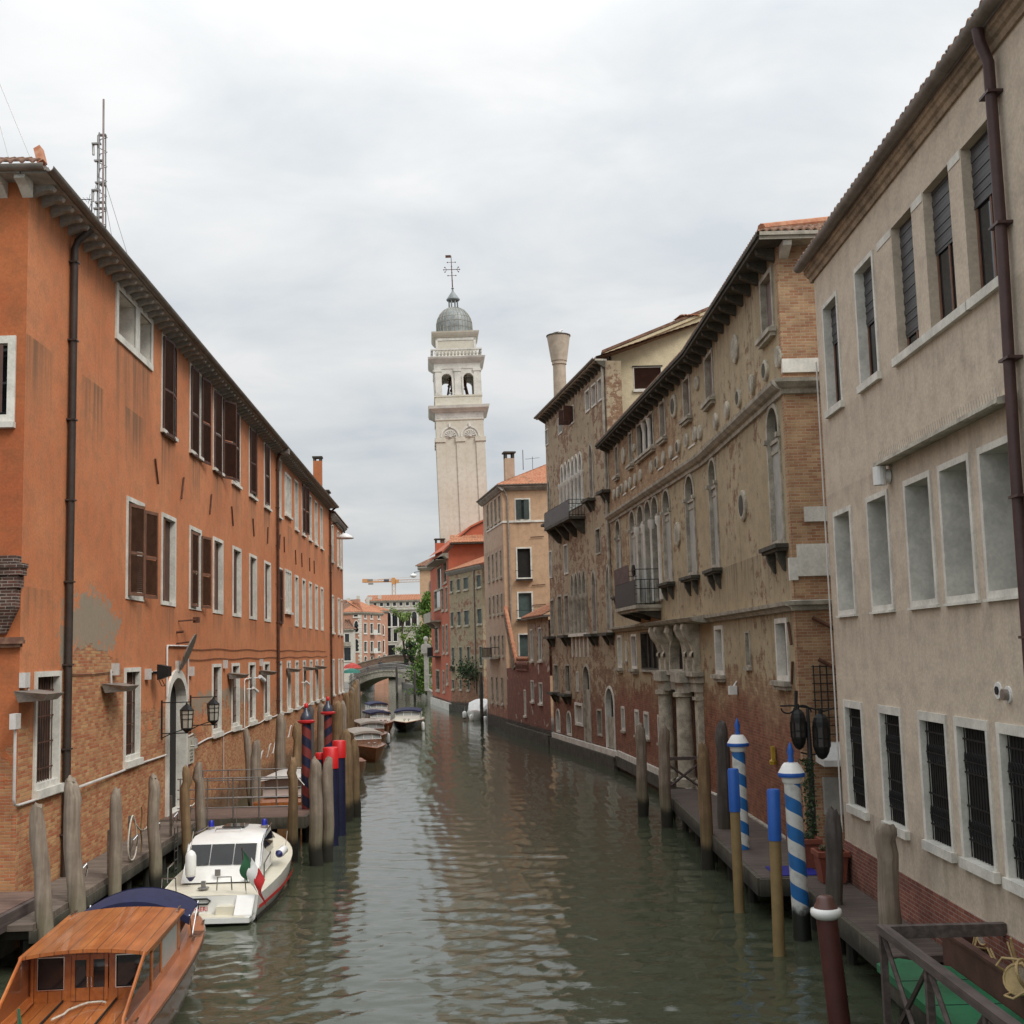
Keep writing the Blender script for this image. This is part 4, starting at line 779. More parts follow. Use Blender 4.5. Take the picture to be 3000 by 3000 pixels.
gw = root('garden_wall', (0, 97, 4), 'low wall with a steep orange tiled coping running down in front of the peach house', 'wall')
m = MB(FB); m.box(4.3, 8.98, -.25, .1, 4.9, 5.35); m.prism([(.1, 5.0), (.1, 5.5), (-.1, 5.75), (-.5, 5.75), (-.5, 5.0)], 0, 4.3, 8.97); m.build('wall', M['lowbrick'], gw)
m = MB(FB); m.loft([[(4.4, o_, 5.3), (.25, o_, 9.6)] for o_ in (-.1, .12)]+[[(3.3, .12, 4.9), (-.3, .12, 9.3)], [(3.3, -.1, 4.9), (-.3, -.1, 9.3)]], close=True, caps=True); m.build('buttress', M['stone_old'], gw)
m = MB(FB)
for k in range(15): f = k/15; m.tube([(4.5-4.3*f, .0, 5.4+4.4*f), (4.5-4.3*(f+.075), 0, 5.46+4.4*(f+.075))], [.19, .15], 8)
for k in range(12): m.tube([(4.6+k*.37, -.05, 5.78), (5.0+k*.37, -.05, 5.8)], [.16, .13], 8)
m.build('coping_tiles', M['tile_far'], gw)
# peach house
FPe = Fr((-2.6, 108.5), (-.76, 98.5)); FPs = Fr((-.76, 98.5), (12, 98.5)); rpe = root('peach_house', (-.76, 98.5, 1.0), 'tall peach plaster house with white framed windows seen corner on', 'building')
H = []; rows = []
for z0, z1 in ((17.2, 19.1), (12.5, 14.6), (9.55, 11.05), (6.1, 7.65)):
    for s in (2.3, 4.4, 6.4, 8.4): rows.append((s, s+.75, z0, z1, 'rect'))
rows += [(s, s+.7, 2.2, 4.2, 'rect') for s in (2.6, 5., 7.6)]
simple_windows(FPe, rpe, H, rows, M['stone_pale'], M['shutter'], .1)
wall(FPe, [(0, 0), (FPe.L, 0), (FPe.L, 19.7), (0, 19.7)], H, M['peach_side'], rpe, extra=lambda mb: mb.add([(0, 0, 0), (0, -12, 0), (0, -12, 19.7), (0, 0, 19.7)], [(0, 1, 2, 3)]))
H = []
for z0, z1, pm in ((17., 18.6, 'greenboard'), (12.25, 14.6, 'dark'), (9.05, 11.0, 'greenboard'), (5.4, 7.65, 'greenboard')):
    lp = loop(1.1, 2.15, z0, z1); H.append(lp); o = opening(FPs, rpe, lp, M['istria'], M[pm], .12, .04, .2, .06)
    if z0 > 16:
        shutter(FPs, o, 1.1, z0, z1, .42, 12, M['shutter_gr'], False); shutter(FPs, o, 2.15, z0, z1, .42, 168, M['shutter_gr'], False)
    elif z0 < 13:
        m = MB(FPs); m.tube([(.9, .03, z0+.55), (.9, .45, z0+.55), (2.35, .45, z0+.55), (2.35, .03, z0+.55)], .02, 4); m.box(.95, 2.3, -.01, .45, z0-.22, z0-.13); m.build('window_rail', M['iron'], o)
wall(FPs, [(0, 0), (12, 0), (12, 19.7), (0, 19.7)], H, M['peach'], rpe, 'side_wall')
profile(FPs, -.05, 4, [(0, 16.72), (.07, 16.74), (.07, 16.88), (0, 16.9)], M['istria'], rpe, 'string_course'); profile(FPe, 2, FPe.L, [(0, 16.72), (.07, 16.74), (.07, 16.88), (0, 16.9)], M['istria'], rpe, 'string_course')
for F, a, c in ((FPs, -.45, 12), (FPe, -.3, FPe.L+.4)):
    profile(F, a, c, [(0, 19.35), (.1, 19.35), (.42, 19.6), (.45, 19.75), (0, 19.75)] if F is FPs else [(0, 19.34), (.1, 19.34), (.41, 19.6), (.44, 19.745), (0, 19.745)], M['bracket'], rpe, 'cornice'); gutter(F, a, c, .48, 19.8, .1, M['gutter'], rpe)
tiled_roof(FPs, -.4, 12, .45, 19.85, -5, 22.3, M['tile_far'], rpe, taper0=4.5, pitch=.26); tiled_roof(FPe, -.3, FPe.L+.4, .45, 19.86, -5, 22.3, M['tile_far'], rpe, taper1=4.5, pitch=.26)
m = MB(FPs); m.tube([(.45, .1, 3), (.42, .1, 18.6), (.3, .15, 19.1), (.0, .4, 19.6)], .07, 6); m.build('drainpipe', M['sheet'], rpe)
chimney(FPe, 6.5, -1.3, 19.9, 22.6, .8, M['peach_side'], rpe)
m = MB(FPs); m.tube([(1.8, -3, 21.5), (1.8, -3, 23.2)], .03, 5); m.tube([(2.6, -3, 21.5), (2.6, -3, 22.6)], .02, 5); m.tube([(2.0, -3, 22.4), (3.2, -3, 22.5)], .015, 4); m.build('aerial', M['iron'], rpe)
for zz in (15.5, 10., 11.6): m = MB(FPs); m.tube([(2.2, .1, zz), (3.3, .1, zz+.05)], .035, 5); m.build('wall_anchor', M['rust'], rpe)
bl = MB(FPe); bl.box(1.8, 7.0, 0, .7, 5.75, 5.9); bal = bl.build('balcony', M['stone_old'], rpe); m = MB(FPe)
m.tube([(1.85, .02, 6.7), (1.85, .66, 6.7), (6.9, .66, 6.7), (6.9, .02, 6.7)], .03, 5)
for k in range(16): m.tube([(1.9+k*.33, .66, 5.9), (1.9+k*.33, .66, 6.7)], .02, 4, False)
m.build('railing', M['iron'], bal)
# mottled beige house
FBe = Fr((-7.3, 137.2), (-3.33, 126.9)); rbe = root('mottled_house', (-7.3, 137.2, 1.0), 'mottled beige house with an orange tiled roof between the coral and peach houses', 'building')
H = []; rows = []
for a, c in ((.3, 1.5), (2.7, 4.05), (5.0, 6.8), (9.3, 10.9)): rows += [(a+.1, c-.1, 13.2, 14.4, 'rect'), (a+.1, c-.1, 9.35, 10.85, 'rect')]
for a, c in ((.5, 1.4), (3.2, 4.1), (5.85, 6.7), (9.8, 10.6)): rows.append((a, c, 5.0, 6.95, 'rect'))
for a in (.45, 3.1, 5.7): rows.append((a, a+.75, 2.45, 3.4, 'rect'))
rows.append((9.3, 10.9, 1.1, 3.6, 'round')); simple_windows(FBe, rbe, H, rows, M['stone_pale'], M['greenboard'], .09)
wall(FBe, [(0, 0), (FBe.L, 0), (FBe.L, 15.4), (0, 15.4)], H, M['beigebrick'], rbe, extra=lambda mb: mb.add([(FBe.L, 0, 0), (FBe.L, -9, 0), (FBe.L, -9, 15.4), (FBe.L, 0, 15.4)], [(0, 1, 2, 3)]))
profile(FBe, -.1, FBe.L+.6, [(0, 15.0), (.1, 15.0), (.4, 15.3), (.42, 15.45), (0, 15.45)], M['bracket'], rbe, 'cornice')
tiled_roof(FBe, -.1, FBe.L+5, .5, 15.5, -6, 18.0, M['tile_far'], rbe, taper0=4, pitch=.3)
m = MB(FBe); m.tube([(8.7, .1, 2), (8.7, .1, 15.2)], .08, 6); m.build('drainpipe', M['sheet'], rbe)
m = MB(FBe); m.box(0, FBe.L, -.2, .3, -.3, .7); m.build('quay_stone', M['stone_dark'], rbe)
# coral red house
FRe = Fr((-10.8, 158), (-7.3, 137.2)); FRs = Fr((-7.3, 137.2), (6.7, 137.2)); rre = root('coral_house', (-7.3, 137.2, 1.0), 'coral red house with a stone balcony and a sloping tiled gable', 'building')
H = []; simple_windows(FRe, rre, H, [(9.0, 13.2, 14.2, 16.6, 'rect'), (15.8, 19.0, 14.6, 16.8, 'rect'), (4.6, 11.6, 11.9, 14.0, 'rect'), (13.2, 15.2, 11.5, 13.9, 'rect'), (17.5, 19.3, 11.4, 13.8, 'rect'), (4.6, 9., 6.8, 9.5, 'rect'), (13.5, 15., 6.5, 9.5, 'rect'), (17.3, 19, 6.5, 9.5, 'rect'), (5, 9, 2, 4.2, 'rect'), (13, 14.5, 2, 4.2, 'rect'), (17, 18.5, 3, 5.0, 'rect')], M['stone_pale'], M['pane'], .2, .15)
wall(FRe, [(0, 0), (FRe.L, 0), (FRe.L, 17.8), (0, 18.6)], H, M['coral'], rre, extra=lambda mb: mb.add([(0, 0, 0), (0, -12, 0), (0, -12, 18.6), (0, 0, 18.6)], [(0, 1, 2, 3)]))
wall(FRs, [(0, 0), (14, 0), (14, 23.2), (5.6, 21.6), (2.6, 20.3), (0, 17.8)], [], M['coral'], rre, 'gable_wall')
m = MB(FRs); m.loft([[(-.7, .3, 17.6), (2.6, .3, 20.4), (5.6, .3, 21.8), (14, .3, 23.4)], [(-.7, .3, 17.85), (2.6, .3, 20.62), (5.6, .3, 22.0), (14, .3, 23.6)], [(-3.5, -18, 18.6), (-1, -18, 20.62), (2, -18, 22.0), (10, -18, 23.6)]]); m.build('roof', M['coral'], rre)
tiled_roof(FRs, .2, 9, 1.2, 18.7, -.1, 19.6, M['tile_far'], rre, 'lean_roof', pitch=.3); m = MB(FRs); m.box(.2, 9, 0, 1.15, 18.5, 18.62); m.build('eave_soffit', M['stone_dark'], rre)
profile(FRe, 0, FRe.L, [(0, 17.0), (.15, 17.0), (.6, 17.35), (.62, 17.6), (0, 17.62)], M['stone_old'], rre, 'cornice'); chimney(FRe, 4.5, -.8, 18., 20.2, 1.1, M['coral'], rre)
m = MB(FRe); m.box(8.5, 19.5, 0, 1.3, 16.95, 17.02); m.loft([[(8.5, 0, 17.6), (19.5, 0, 17.6)], [(8.5, 1.5, 17.05), (19.5, 1.5, 17.05)], [(8.5, 1.45, 16.9), (19.5, 1.45, 16.9)]]); m.build('awning', plain('grey awning', (.34, .31, .26), .8), rre)
bl = MB(FRe); bl.box(3.5, 12, 0, 1.3, 10.1, 10.3)
bl.box(3.5, 12, 1.15, 1.3, 10.3, 11.3); bl.prism([(0, 9.4), (.4, 9.5), (1.1, 10.1), (0, 10.1)], 0, 4, 4.6); bl.prism([(0, 9.4), (.4, 9.5), (1.1, 10.1), (0, 10.1)], 0, 10.5, 11.1); bl.build('balcony', M['stone_old'], rre)
bl = MB(FRe); bl.box(4, 11, 0, 1.0, 5.9, 6.05); bal = bl.build('balcony', M['stone_dark'], rre); m = MB(FRe)
m.tube([(4, .96, 7.1), (11, .96, 7.1)], .03, 5)
for k in range(26): m.tube([(4.1+k*.27, .96, 6.05), (4.1+k*.27, .96, 7.1)], .018, 4, False)
m.build('railing', M['iron'], bal)
m = MB(FRe); m.box(0, FRe.L, -.2, .3, -.3, .8); m.build('quay_stone', M['istria'], rre)
# small stone wall, ivy and lamp pillar before the bridge
FGW = Fr((-15.6, 199), (-10.8, 158)); t = root('canal_wall', (-13, 178, 1), 'low pale stone wall along the water below the ivy', 'wall')
m = MB(FGW); m.box(3, FGW.L, -.3, .0, -.3, 1.3); m.box(3, FGW.L, -.35, .1, 1.3, 1.5); m.build('wall', M['stone_old'], t)
pl = root('gate_pillar', (-12.0, 165.8, 1.5), 'pale stone gate pillar with a square block and a ball on top beside the ivy', 'pillar')
m = MB(); m.box(-12.4, -11.8, 165.5, 166.1, 1.4, 6.2); m.box(-12.5, -11.7, 165.4, 166.2, 6.2, 6.4); m.box(-12.75, -11.5, 165.2, 166.4, 6.4, 7.55); m.box(-12.6, -11.65, 165.3, 166.3, 7.55, 7.7); m.box(-12.3, -11.95, 165.6, 166, 7.7, 8.05); m.build('shaft', M['istria'], pl)
m = MB(); m.lathe([(.03, -.34), (.2, -.28), (.33, -.06), (.33, .08), (.2, .28), (.03, .34)], (-12.12, 165.8, 8.38), 14); m.build('ball', M['istria'], pl, True)
# peach-grey house by the bridge
FGh = Fr((-15.9, 206), (3, 206)); rgh = root('shuttered_house', (-15.9, 206, 1), 'pale peach house with grey shutters and hipped roof behind the ivy by the bridge', 'building')
H = []; lp = loop(3.0, 5.6, 15.6, 18.6); H.append(lp); o = opening(FGh, rgh, lp, M['stone_old'], M['greyboard'], .15, .05, .2, .3)
shutter(FGh, o, 3.0, 15.6, 18.6, 1.3, 175, plain('slate grey shutter', (.10, .10, .12), .6), False); shutter(FGh, o, 5.6, 15.6, 18.6, 1.3, 5, plain('slate grey shutter b', (.10, .10, .12), .6), False)
lp = loop(4.4, 6.2, 8.6, 11.2, 'gothic'); H.append(lp); opening(FGh, rgh, lp, M['shutter_lt'], M['dark'], .2, .05, .3, 0)
wall(FGh, [(0, 0), (19, 0), (19, 20.8), (0, 20.8)], H, M['peach'], rgh, extra=lambda mb: mb.add([(0, 0, 0), (0, -14, 0), (0, -14, 20.8), (0, 0, 20.8)], [(0, 1, 2, 3)]))
profile(FGh, -.3, 19, [(0, 20.4), (.2, 20.4), (.7, 20.8), (.7, 21.1), (0, 21.1)], M['stone_old'], rgh, 'cornice'); tiled_roof(FGh, -.7, 19, .8, 21.1, -7, 25.8, M['tile'], rgh, taper0=8.5, pitch=.5, amp=.12)
m = MB(FGh); m.box(6.6, 12, .3, 2.2, 16.2, 16.8); m.box(6.9, 9.2, .5, 1.8, 9, 16.2); m.build('white_turret', M['istria'], rgh)
t = root('street_lamp', (-16.3, 205.4, 19.3), 'white bowl street lamp hanging from the corner of the shuttered house', 'lamp'); m = MB(); m.tube([(-15.9, 205.8, 20.2), (-16.6, 205.3, 20.1), (-16.9, 205.2, 19.8)], .06, 5); m.build('arm', M['iron'], t)
m = MB(); m.lathe([(.08, .45), (.55, .2), (.62, 0), (.3, -.25), (.05, -.32)], (-16.9, 205.2, 19.45), 12); m.build('shade', M['white'], t, True)
t = root('street_lamp', (-13.2, 96.5, 15.3), 'white enamel bowl street lamp at the end of the long orange building', 'lamp'); m = MB(); m.tube([(-14.2, 95, 16.6), (-13.7, 95, 16.75), (-13.3, 95.1, 16.3), (-13.15, 95.2, 15.85)], .05, 5); m.build('arm', M['iron'], t)
m = MB(); m.lathe([(.08, .4), (.4, .25), (.72, .02), (.66, -.03), (.05, -.03)], (-13.15, 95.2, 15.5), 16); m.build('shade', M['white'], t, True)
# ---------------------------------------------------------------- stone bridge
FBr = Fr((-27.2, 206.), (-14.2, 192.)); rbr = root('stone_bridge', FBr.p(FBr.L/2, 0, 0), 'pale stone arch bridge with iron parapets crossing the canal in the distance', 'bridge')
def arc(z0, zc, n=24, ext=1.5): return [(-ext+(FBr.L+2*ext)*i/n, z0+(zc-z0)*(1-(2*i/n-1)**2)**.92) for i in range(n+1)]
low, hi = arc(.3, 2.85), arc(1.9, 3.95)
m = MB(FBr); m.loft([[(p[0], 0, p[1]) for p in low], [(p[0], 0, q[1]) for p, q in zip(low, hi)], [(p[0], -3.2, q[1]) for p, q in zip(low, hi)], [(p[0], -3.2, p[1]) for p in low], [(p[0], 0, p[1]) for p in low]]); m.build('arch', M['stone_old'], rbr)
m = MB(FBr); m.loft([[(p[0], .06, p[1]+.02) for p in low], [(p[0], .06, p[1]+.6) for p in low], [(p[0], 0, p[1]+.6) for p in low]]); m.loft([[(p[0], o_, p[1]+dz) for p in hi] for o_, dz in ((.02, -.25), (.14, -.2), (.14, .03), (-.1, .03))]); m.build('voussoirs', M['stone_pale'], rbr)
for o_, nm in ((-.05, 'parapet'), (-3.15, 'parapet')):
    m = MB(FBr)
    for p, q in zip(hi[:-1], hi[1:]):
        for k in range(5): f = k/5; x = p[0]+(q[0]-p[0])*f; zz = p[1]+(q[1]-p[1])*f; m.box(x-.03, x+.03, o_-.02, o_+.02, zz, zz+1.0)
    for dz in (1.0, .5, .12): m.tube([(p[0], o_, p[1]+dz) for p in hi], .05, 4)
    m.build(nm, M['steel'] if o_ > -1 else M['iron'], rbr)
m = MB(FBr); m.box(FBr.L-.2, FBr.L+4.5, -3.4, .2, .1, 2.0); m.box(FBr.L+.5, FBr.L+4.5, -.1, .15, 2.0, 3.0); m.build('abutment', M['stone_old'], rbr)
FB2 = Fr((-30, 240.), (-15.5, 232.)); rb2 = root('brick_bridge', FB2.p(6, 0, 0), 'second arched bridge with a brown brick parapet just behind the stone bridge', 'bridge')
L2 = FB2.L; lo2 = [(-2+(L2+4)*i/20, 1.2+2.4*(1-(i/10-1)**2)) for i in range(21)]; h2_ = [(p[0], 4.6+1.7*(1-abs(i/10-1)**1.4)) for i, p in enumerate(lo2)]
m = MB(FB2); m.loft([[(p[0], 0, p[1]) for p in lo2], [(p[0], 0, q[1]) for p, q in zip(lo2, h2_)], [(p[0], -3, q[1]) for p, q in zip(lo2, h2_)], [(p[0], -3, p[1]) for p in lo2]]); m.build('arch', wallmat('brown brick bridge', (.3, .2, .13), (.3, .2, .13), (.20, .11, .07), (.28, .17, .11), (.3, .26, .2), zthr=99), rb2)
m = MB(FB2); m.loft([[(p[0], .05, p[1]-1.5) for p in h2_], [(p[0], .1, p[1]-1.25) for p in h2_], [(p[0], .0, p[1]-1.2) for p in h2_]]); m.loft([[(p[0], .12, p[1]-.05) for p in h2_], [(p[0], .12, p[1]+.12) for p in h2_], [(p[0], -.3, p[1]+.12) for p in h2_]]); m.build('coping', M['stone_old'], rb2)
# ---------------------------------------------------------------- leaning bell tower
tw = root('bell_tower', (-5.75, 157.5, 0), 'white leaning bell tower with a grey lead dome and a cross on top', 'tower'); tw.rotation_euler = (R(.2), R(-1.45), R(4))
M['tower'] = wallmat('white tower plaster', (.62, .57, .47), (.68, .64, .55), (.3, .1, .06), (.36, .16, .09), (.4, .3, .2), grime=.22, gcol=(.36, .31, .24), damp=0.)
M['towerstone'] = plain('white tower stone', (.60, .58, .53), .85, var=.2, scale=.7, bump=.3)
M['lead'] = plain('weathered lead', (.22, .24, .24), .55, .25, var=.35, scale=1.2)
def ring(h0, z0, h1=None, z1=None): h1 = h0 if h1 is None else h1; return (h0, z0, h1, z1)
def sq(m, prof):
    rows = [[(-h, -h, z), (h, -h, z), (h, h, z), (-h, h, z)] for h, z in prof]
    m.loft(rows, close=True, caps=True)
TM = tw
def tb(m, name, mat, par=None):
    m.T = LOCAL; m.v = [V((p[0], p[1], p[2] if p[2] < 36 else 36+(p[2]-36)*.905)) for p in m.v]; return m.build(name, mat, par or tw)
def lm(): return MB(LOCAL)
m = lm(); sq(m, [(3.02, 0), (2.98, 34.0)]); tb(m, 'shaft', M['tower'])
m = lm()
for a in range(4):
    ca, sa = round(math.cos(a*math.pi/2)), round(math.sin(a*math.pi/2))
    for x0, x1 in ((-3.12, -2.0), (-.52, .52), (2.0, 3.12)):
        q = [(x0, -3.14), (x1, -3.14), (x1, -2.9), (x0, -2.9)]; pts = [(px_*ca-py_*sa, px_*sa+py_*ca) for px_, py_ in q]
        m.add([(p[0], p[1], z) for z in (0, 33.3) for p in pts], [(3, 2, 1, 0), (4, 5, 6, 7), (0, 1, 5, 4), (1, 2, 6, 5), (2, 3, 7, 6), (3, 0, 4, 7)])
        q = [(x0-.1, -3.28), (x1+.1, -3.28), (x1+.1, -2.9), (x0-.1, -2.9)]; pts = [(px_*ca-py_*sa, px_*sa+py_*ca) for px_, py_ in q]
        m.add([(p[0], p[1], z) for z in (33.3, 33.85) for p in pts], [(3, 2, 1, 0), (4, 5, 6, 7), (0, 1, 5, 4), (1, 2, 6, 5), (2, 3, 7, 6), (3, 0, 4, 7)])
tb(m, 'pilasters', M['tower'])
m = lm(); sq(m, [(3.06, 33.86), (3.06, 36.1), (3.16, 36.15), (3.16, 36.3)]); tb(m, 'arch_stage', M['tower'])
m = lm()
for sx_ in (-1.28, 1.28):
    for r0, r1, y_ in ((1.25, 1.05, -3.18), (.85, .75, -3.14)):
        ra = [(sx_+r1*math.cos(t), -3.0, 33.9+r1*math.sin(t)*1.15) for t in [math.pi*i/14 for i in range(15)]]
        rb_ = [(sx_+r0*math.cos(t), y_, 33.9+r0*math.sin(t)*1.15) for t in [math.pi*i/14 for i in range(15)]]
        rc = [(p[0], y_, p[2]) for p in ra]; rd = [(p[0], -3.0, p[2]) for p in rb_]
        m.loft([ra, rc, rb_, rd])
    for i in range(7):
        t = math.pi*(i+.5)/7; m.tube([(sx_, -3.08, 34.0), (sx_+.7*math.cos(t), -3.1, 34.0+.75*math.sin(t))], [.05, .13], 5)
    m.tube([(sx_, -3.1, 33.9), (sx_, -3.1, 34.1)], .2, 6); m.box(sx_-.15, sx_+.15, -3.3, -3.0, 35.2, 35.7)
tb(m, 'shell_niches', M['towerstone'])
m = lm(); sq(m, [(3.1, 36.3), (3.1, 37.2), (3.3, 37.3), (3.4, 37.45), (3.85, 37.75), (3.95, 38.15), (3.2, 38.25)]); tb(m, 'cornice', M['towerstone'])
m = lm()
for i in range(8): m.box(-2.9+i*.75, -2.4+i*.75, -3.13, -3.0, 36.5, 37.05); m.box(-3.13, -3.0, -2.9+i*.75, -2.4+i*.75, 36.5, 37.05)
tb(m, 'frieze_panels', M['towerstone'])
m = lm(); sq(m, [(3.02, 38.2), (3.02, 39.5), (3.1, 39.55), (3.1, 39.75)]); tb(m, 'belfry_base', M['tower'])
# belfry with two open arches a side
HB = 2.92
def belfry():
    m = lm(); AR = loop(-2.05, -.75, 39.75, 42.9, 'round'), loop(.75, 2.05, 39.75, 42.9, 'round')
    for a in range(4):
        ca, sa = round(math.cos(a*math.pi/2)), round(math.sin(a*math.pi/2))
        class G_(Fr):
            def __init__(s): pass
            def __call__(s, q): x, y = q[0], -HB-q[1]; return V((x*ca-y*sa, x*sa+y*ca, q[2]))
        mm = MB(G_()); vs, es = [], []
        out_ = [(-HB, 39.75), (HB, 39.75), (HB, 43.6), (-HB, 43.6)]
        for lp in [out_]+list(AR):
            k = len(vs); n = len(lp); vs += [V(p) for p in lp]; es += [(k+i, k+(i+1) % n) for i in range(n)]
        v2, e2, f2, *_ = delaunay_2d_cdt(vs, es, [[0, 1, 2, 3]], 1, 1e-5)
        for f in f2:
            c = sum((v2[i] for i in f), V((0, 0)))/len(f)
            if 39.75 < c.y < 42.95 and .75 < abs(c.x) < 2.05 and (c.y < 42.25 or (abs(c.x)-1.4)**2+(c.y-42.25)**2 < .64**2): continue
            for o_ in (0, -.6): mm.add([(v2[i].x, o_, v2[i].y) for i in f], [tuple(range(len(f)))])
        for lp in AR: mm.loft([[(p[0], 0, p[1]) for p in lp], [(p[0], -.6, p[1]) for p in lp]], close=True); g2 = grow(lp, .2)
        for lp in AR:
            g2 = grow(lp, .2); mm.loft([[(p[0], 0, p[1]) for p in g2], [(p[0], .1, p[1]) for p in g2], [(p[0], .1, p[1]) for p in lp]], close=True)
        for x in (-2.5, 0, 2.5): mm.box(x-.38, x+.38, -.01, .13, 39.76, 43.2); mm.box(x-.48, x+.48, -.01, .2, 43.2, 43.55); mm.box(x-.46, x+.46, -.01, .18, 39.76, 40.05)
        for v in mm.v: m.v.append(v)
        k0 = len(m.v)-len(mm.v); m.f += [tuple(i+k0 for i in f) for f in mm.f]
    return m
m = belfry(); tb(m, 'belfry', M['towerstone'])
m = lm(); m.lathe([(.05, 1.3), (.3, 1.25), (.4, .7), (.6, .2), (.72, 0), (.1, .05)], (-.3, .4, 41.2), 14); tb(m, 'bell', M['rust'])
m = lm()
for x, y in ((-1.4, -1.4), (1.4, -1.4), (1.4, 1.4), (-1.4, 1.4)): m.tube([(x, y, 39.8), (x*.55, y*.55, 43.5)], .11, 5)
for z_ in (40.6, 41.6, 42.6): m.tube([(-1.2, -1.2, z_), (1.2, -1.2, z_+.4), (1.2, 1.2, z_), (-1.2, 1.2, z_+.4), (-1.2, -1.2, z_)], .07, 5)
tb(m, 'bell_frame', M['rust'])
m = lm(); sq(m, [(2.98, 43.6), (2.98, 44.4), (3.1, 44.5), (3.3, 44.7), (3.6, 45.0), (3.7, 45.25), (3.1, 45.3)]); tb(m, 'cornice', M['towerstone'])
m = lm(); k = -3.2
for a in range(4):
    ca, sa = round(math.cos(a*math.pi/2)), round(math.sin(a*math.pi/2))
    for i in range(15):
        x, y = -3.15+i*.45, -3.15; m.lathe([(.12, 0), (.12, .1), (.08, .15), (.14, .4), (.07, .75), (.11, .85)], (x*ca-y*sa, x*sa+y*ca, 45.42), 6)
sq(m, [(3.3, 45.28), (3.3, 45.42), (2.95, 45.43)]); 
rows = [[(-h, -h, z), (h, -h, z), (h, h, z), (-h, h, z)] for h, z in ((2.98, 46.27), (3.3, 46.27), (3.3, 46.48), (2.98, 46.48), (2.98, 46.27))]; m.loft(rows, close=True); tb(m, 'balustrade', M['towerstone'])
m = lm(); sq(m, [(2.55, 45.4), (2.55, 48.2), (2.7, 48.3), (2.9, 48.6), (3.05, 48.9), (3.1, 49.1), (2.4, 49.2)]); tb(m, 'attic', M['tower'])
m = lm(); m.box(-2.62, -2.3, -2.62, -2.4, 45.4, 48.25); m.box(2.3, 2.62, -2.62, -2.4, 45.4, 48.25); m.box(-2.62, 2.62, -2.62, -2.4, 47.85, 48.22); tb(m, 'attic_frame', M['towerstone'])
m = lm(); dome = [(2.33, 49.1), (2.36, 50.2), (2.34, 51.0), (2.18, 51.7), (1.85, 52.4), (1.4, 52.95), (.9, 53.25), (.72, 53.35)]
m.lathe(dome, n=28); dm = tb(m, 'dome', M['lead']); smooth_angle(dm, 30)
m = lm()
for i in range(28): t = 2*math.pi*i/28; m.tube([((r_+.02)*math.cos(t), (r_+.02)*math.sin(t), z_) for r_, z_ in dome], .045, 4, False)
for z_, r_ in ((50.1, 2.38), (51., 2.36), (51.75, 2.18)): m.tube([(r_*math.cos(t), r_*math.sin(t), z_) for t in [2*math.pi*j/28 for j in range(29)]], .03, 4, False)
tb(m, 'dome_seams', plain('pale lead seams', (.35, .33, .27), .6, var=.4), dm)
m = lm(); 
for i in range(8): t = 2*math.pi*(i+.5)/8; m.tube([(.6*math.cos(t), .6*math.sin(t), 53.3), (.6*math.cos(t), .6*math.sin(t), 54.5)], .1, 6)
m.lathe([(.78, 54.45), (.9, 54.6), (.9, 54.7), (.7, 55.0), (.4, 55.5), (.14, 55.9), (.1, 56.2), (.2, 56.35), (.1, 56.5)], n=16); tb(m, 'lantern', M['lead'])
m = lm(); m.tube([(0, 0, 56.4), (0, 0, 61.3)], [.09, .045], 6); m.tube([(-1.0, 0, 59.2), (1.0, 0, 59.2)], .05, 5); m.tube([(-.5, 0, 60.3), (.5, 0, 60.3)], .035, 5); m.tube([(-.5, 0, 58.3), (.5, 0, 58.3)], .035, 5)
for x, z_ in ((-1.05, 59.2), (1.05, 59.2), (-.9, 59.55), (.9, 59.55), (-.9, 58.85), (.9, 58.85), (-.52, 60.3), (.52, 60.3), (-.52, 58.3), (.52, 58.3), (0, 57.5), (0, 58.75), (0, 59.65)): m.lathe([(.02, -.1), (.11, 0), (.02, .1)], (x, 0, z_), 6)
for x in (-.85, .85): m.tube([(x, 0, 58.85), (x*.8, 0, 59.2), (x, 0, 59.55)], .03, 4)
tb(m, 'cross', M['rust']); m = lm(); m.box(-.75, -.05, -.015, .015, 61.0, 61.4); tb(m, 'vane', M['rust'])
# ---------------------------------------------------------------- buildings closing the view
def block(name, label, F, dep, z1, mat, rows, roofmat, rh, pane='pane', fw=.12, eave=.4, pitch=.6, cat='building', hip=True):
    rt_ = root(name, (F.a.x, F.a.y, 1.0), label, cat); H = []
    simple_windows(F, rt_, H, rows, M['istria'], M[pane], fw, .25)
    L = F.L
    wall(F, [(0, 0), (L, 0), (L, z1), (0, z1)], H, mat, rt_, extra=lambda mb: mb.add([(0, 0, 0), (0, -dep, 0), (0, -dep, z1), (0, 0, z1), (L, 0, 0), (L, -dep, 0), (L, -dep, z1), (L, 0, z1)], [(0, 1, 2, 3), (4, 5, 6, 7)]))
    profile(F, -.2, L+.2, [(0, z1-.5), (.1, z1-.5), (eave, z1-.1), (eave, z1+.05), (0, z1+.05)], M['stone_old'], rt_, 'cornice')
    if rh:
        tiled_roof(F, -eave, L+eave, eave, z1+.1, -dep/2, z1+rh, roofmat, rt_, pitch=pitch, amp=.1, taper0=rh*1.2 if hip else 0, taper1=rh*1.2 if hip else 0)
        B = Fr(tuple(F.p(L, 0, -dep))[:2], tuple(F.p(0, 0, -dep))[:2]); 
        m = MB(F); e = rh*1.2 if hip else 0; m.add([(-eave, eave, z1+.08), (-eave+e, -dep/2, z1+rh), (-eave, -dep, z1+.08)], [(0, 1, 2)]); m.add([(L+eave, eave, z1+.08), (L+eave-e, -dep/2, z1+rh), (L+eave, -dep, z1+.08)], [(0, 1, 2)]); m.build('roof_side', roofmat, rt_)
    return rt_
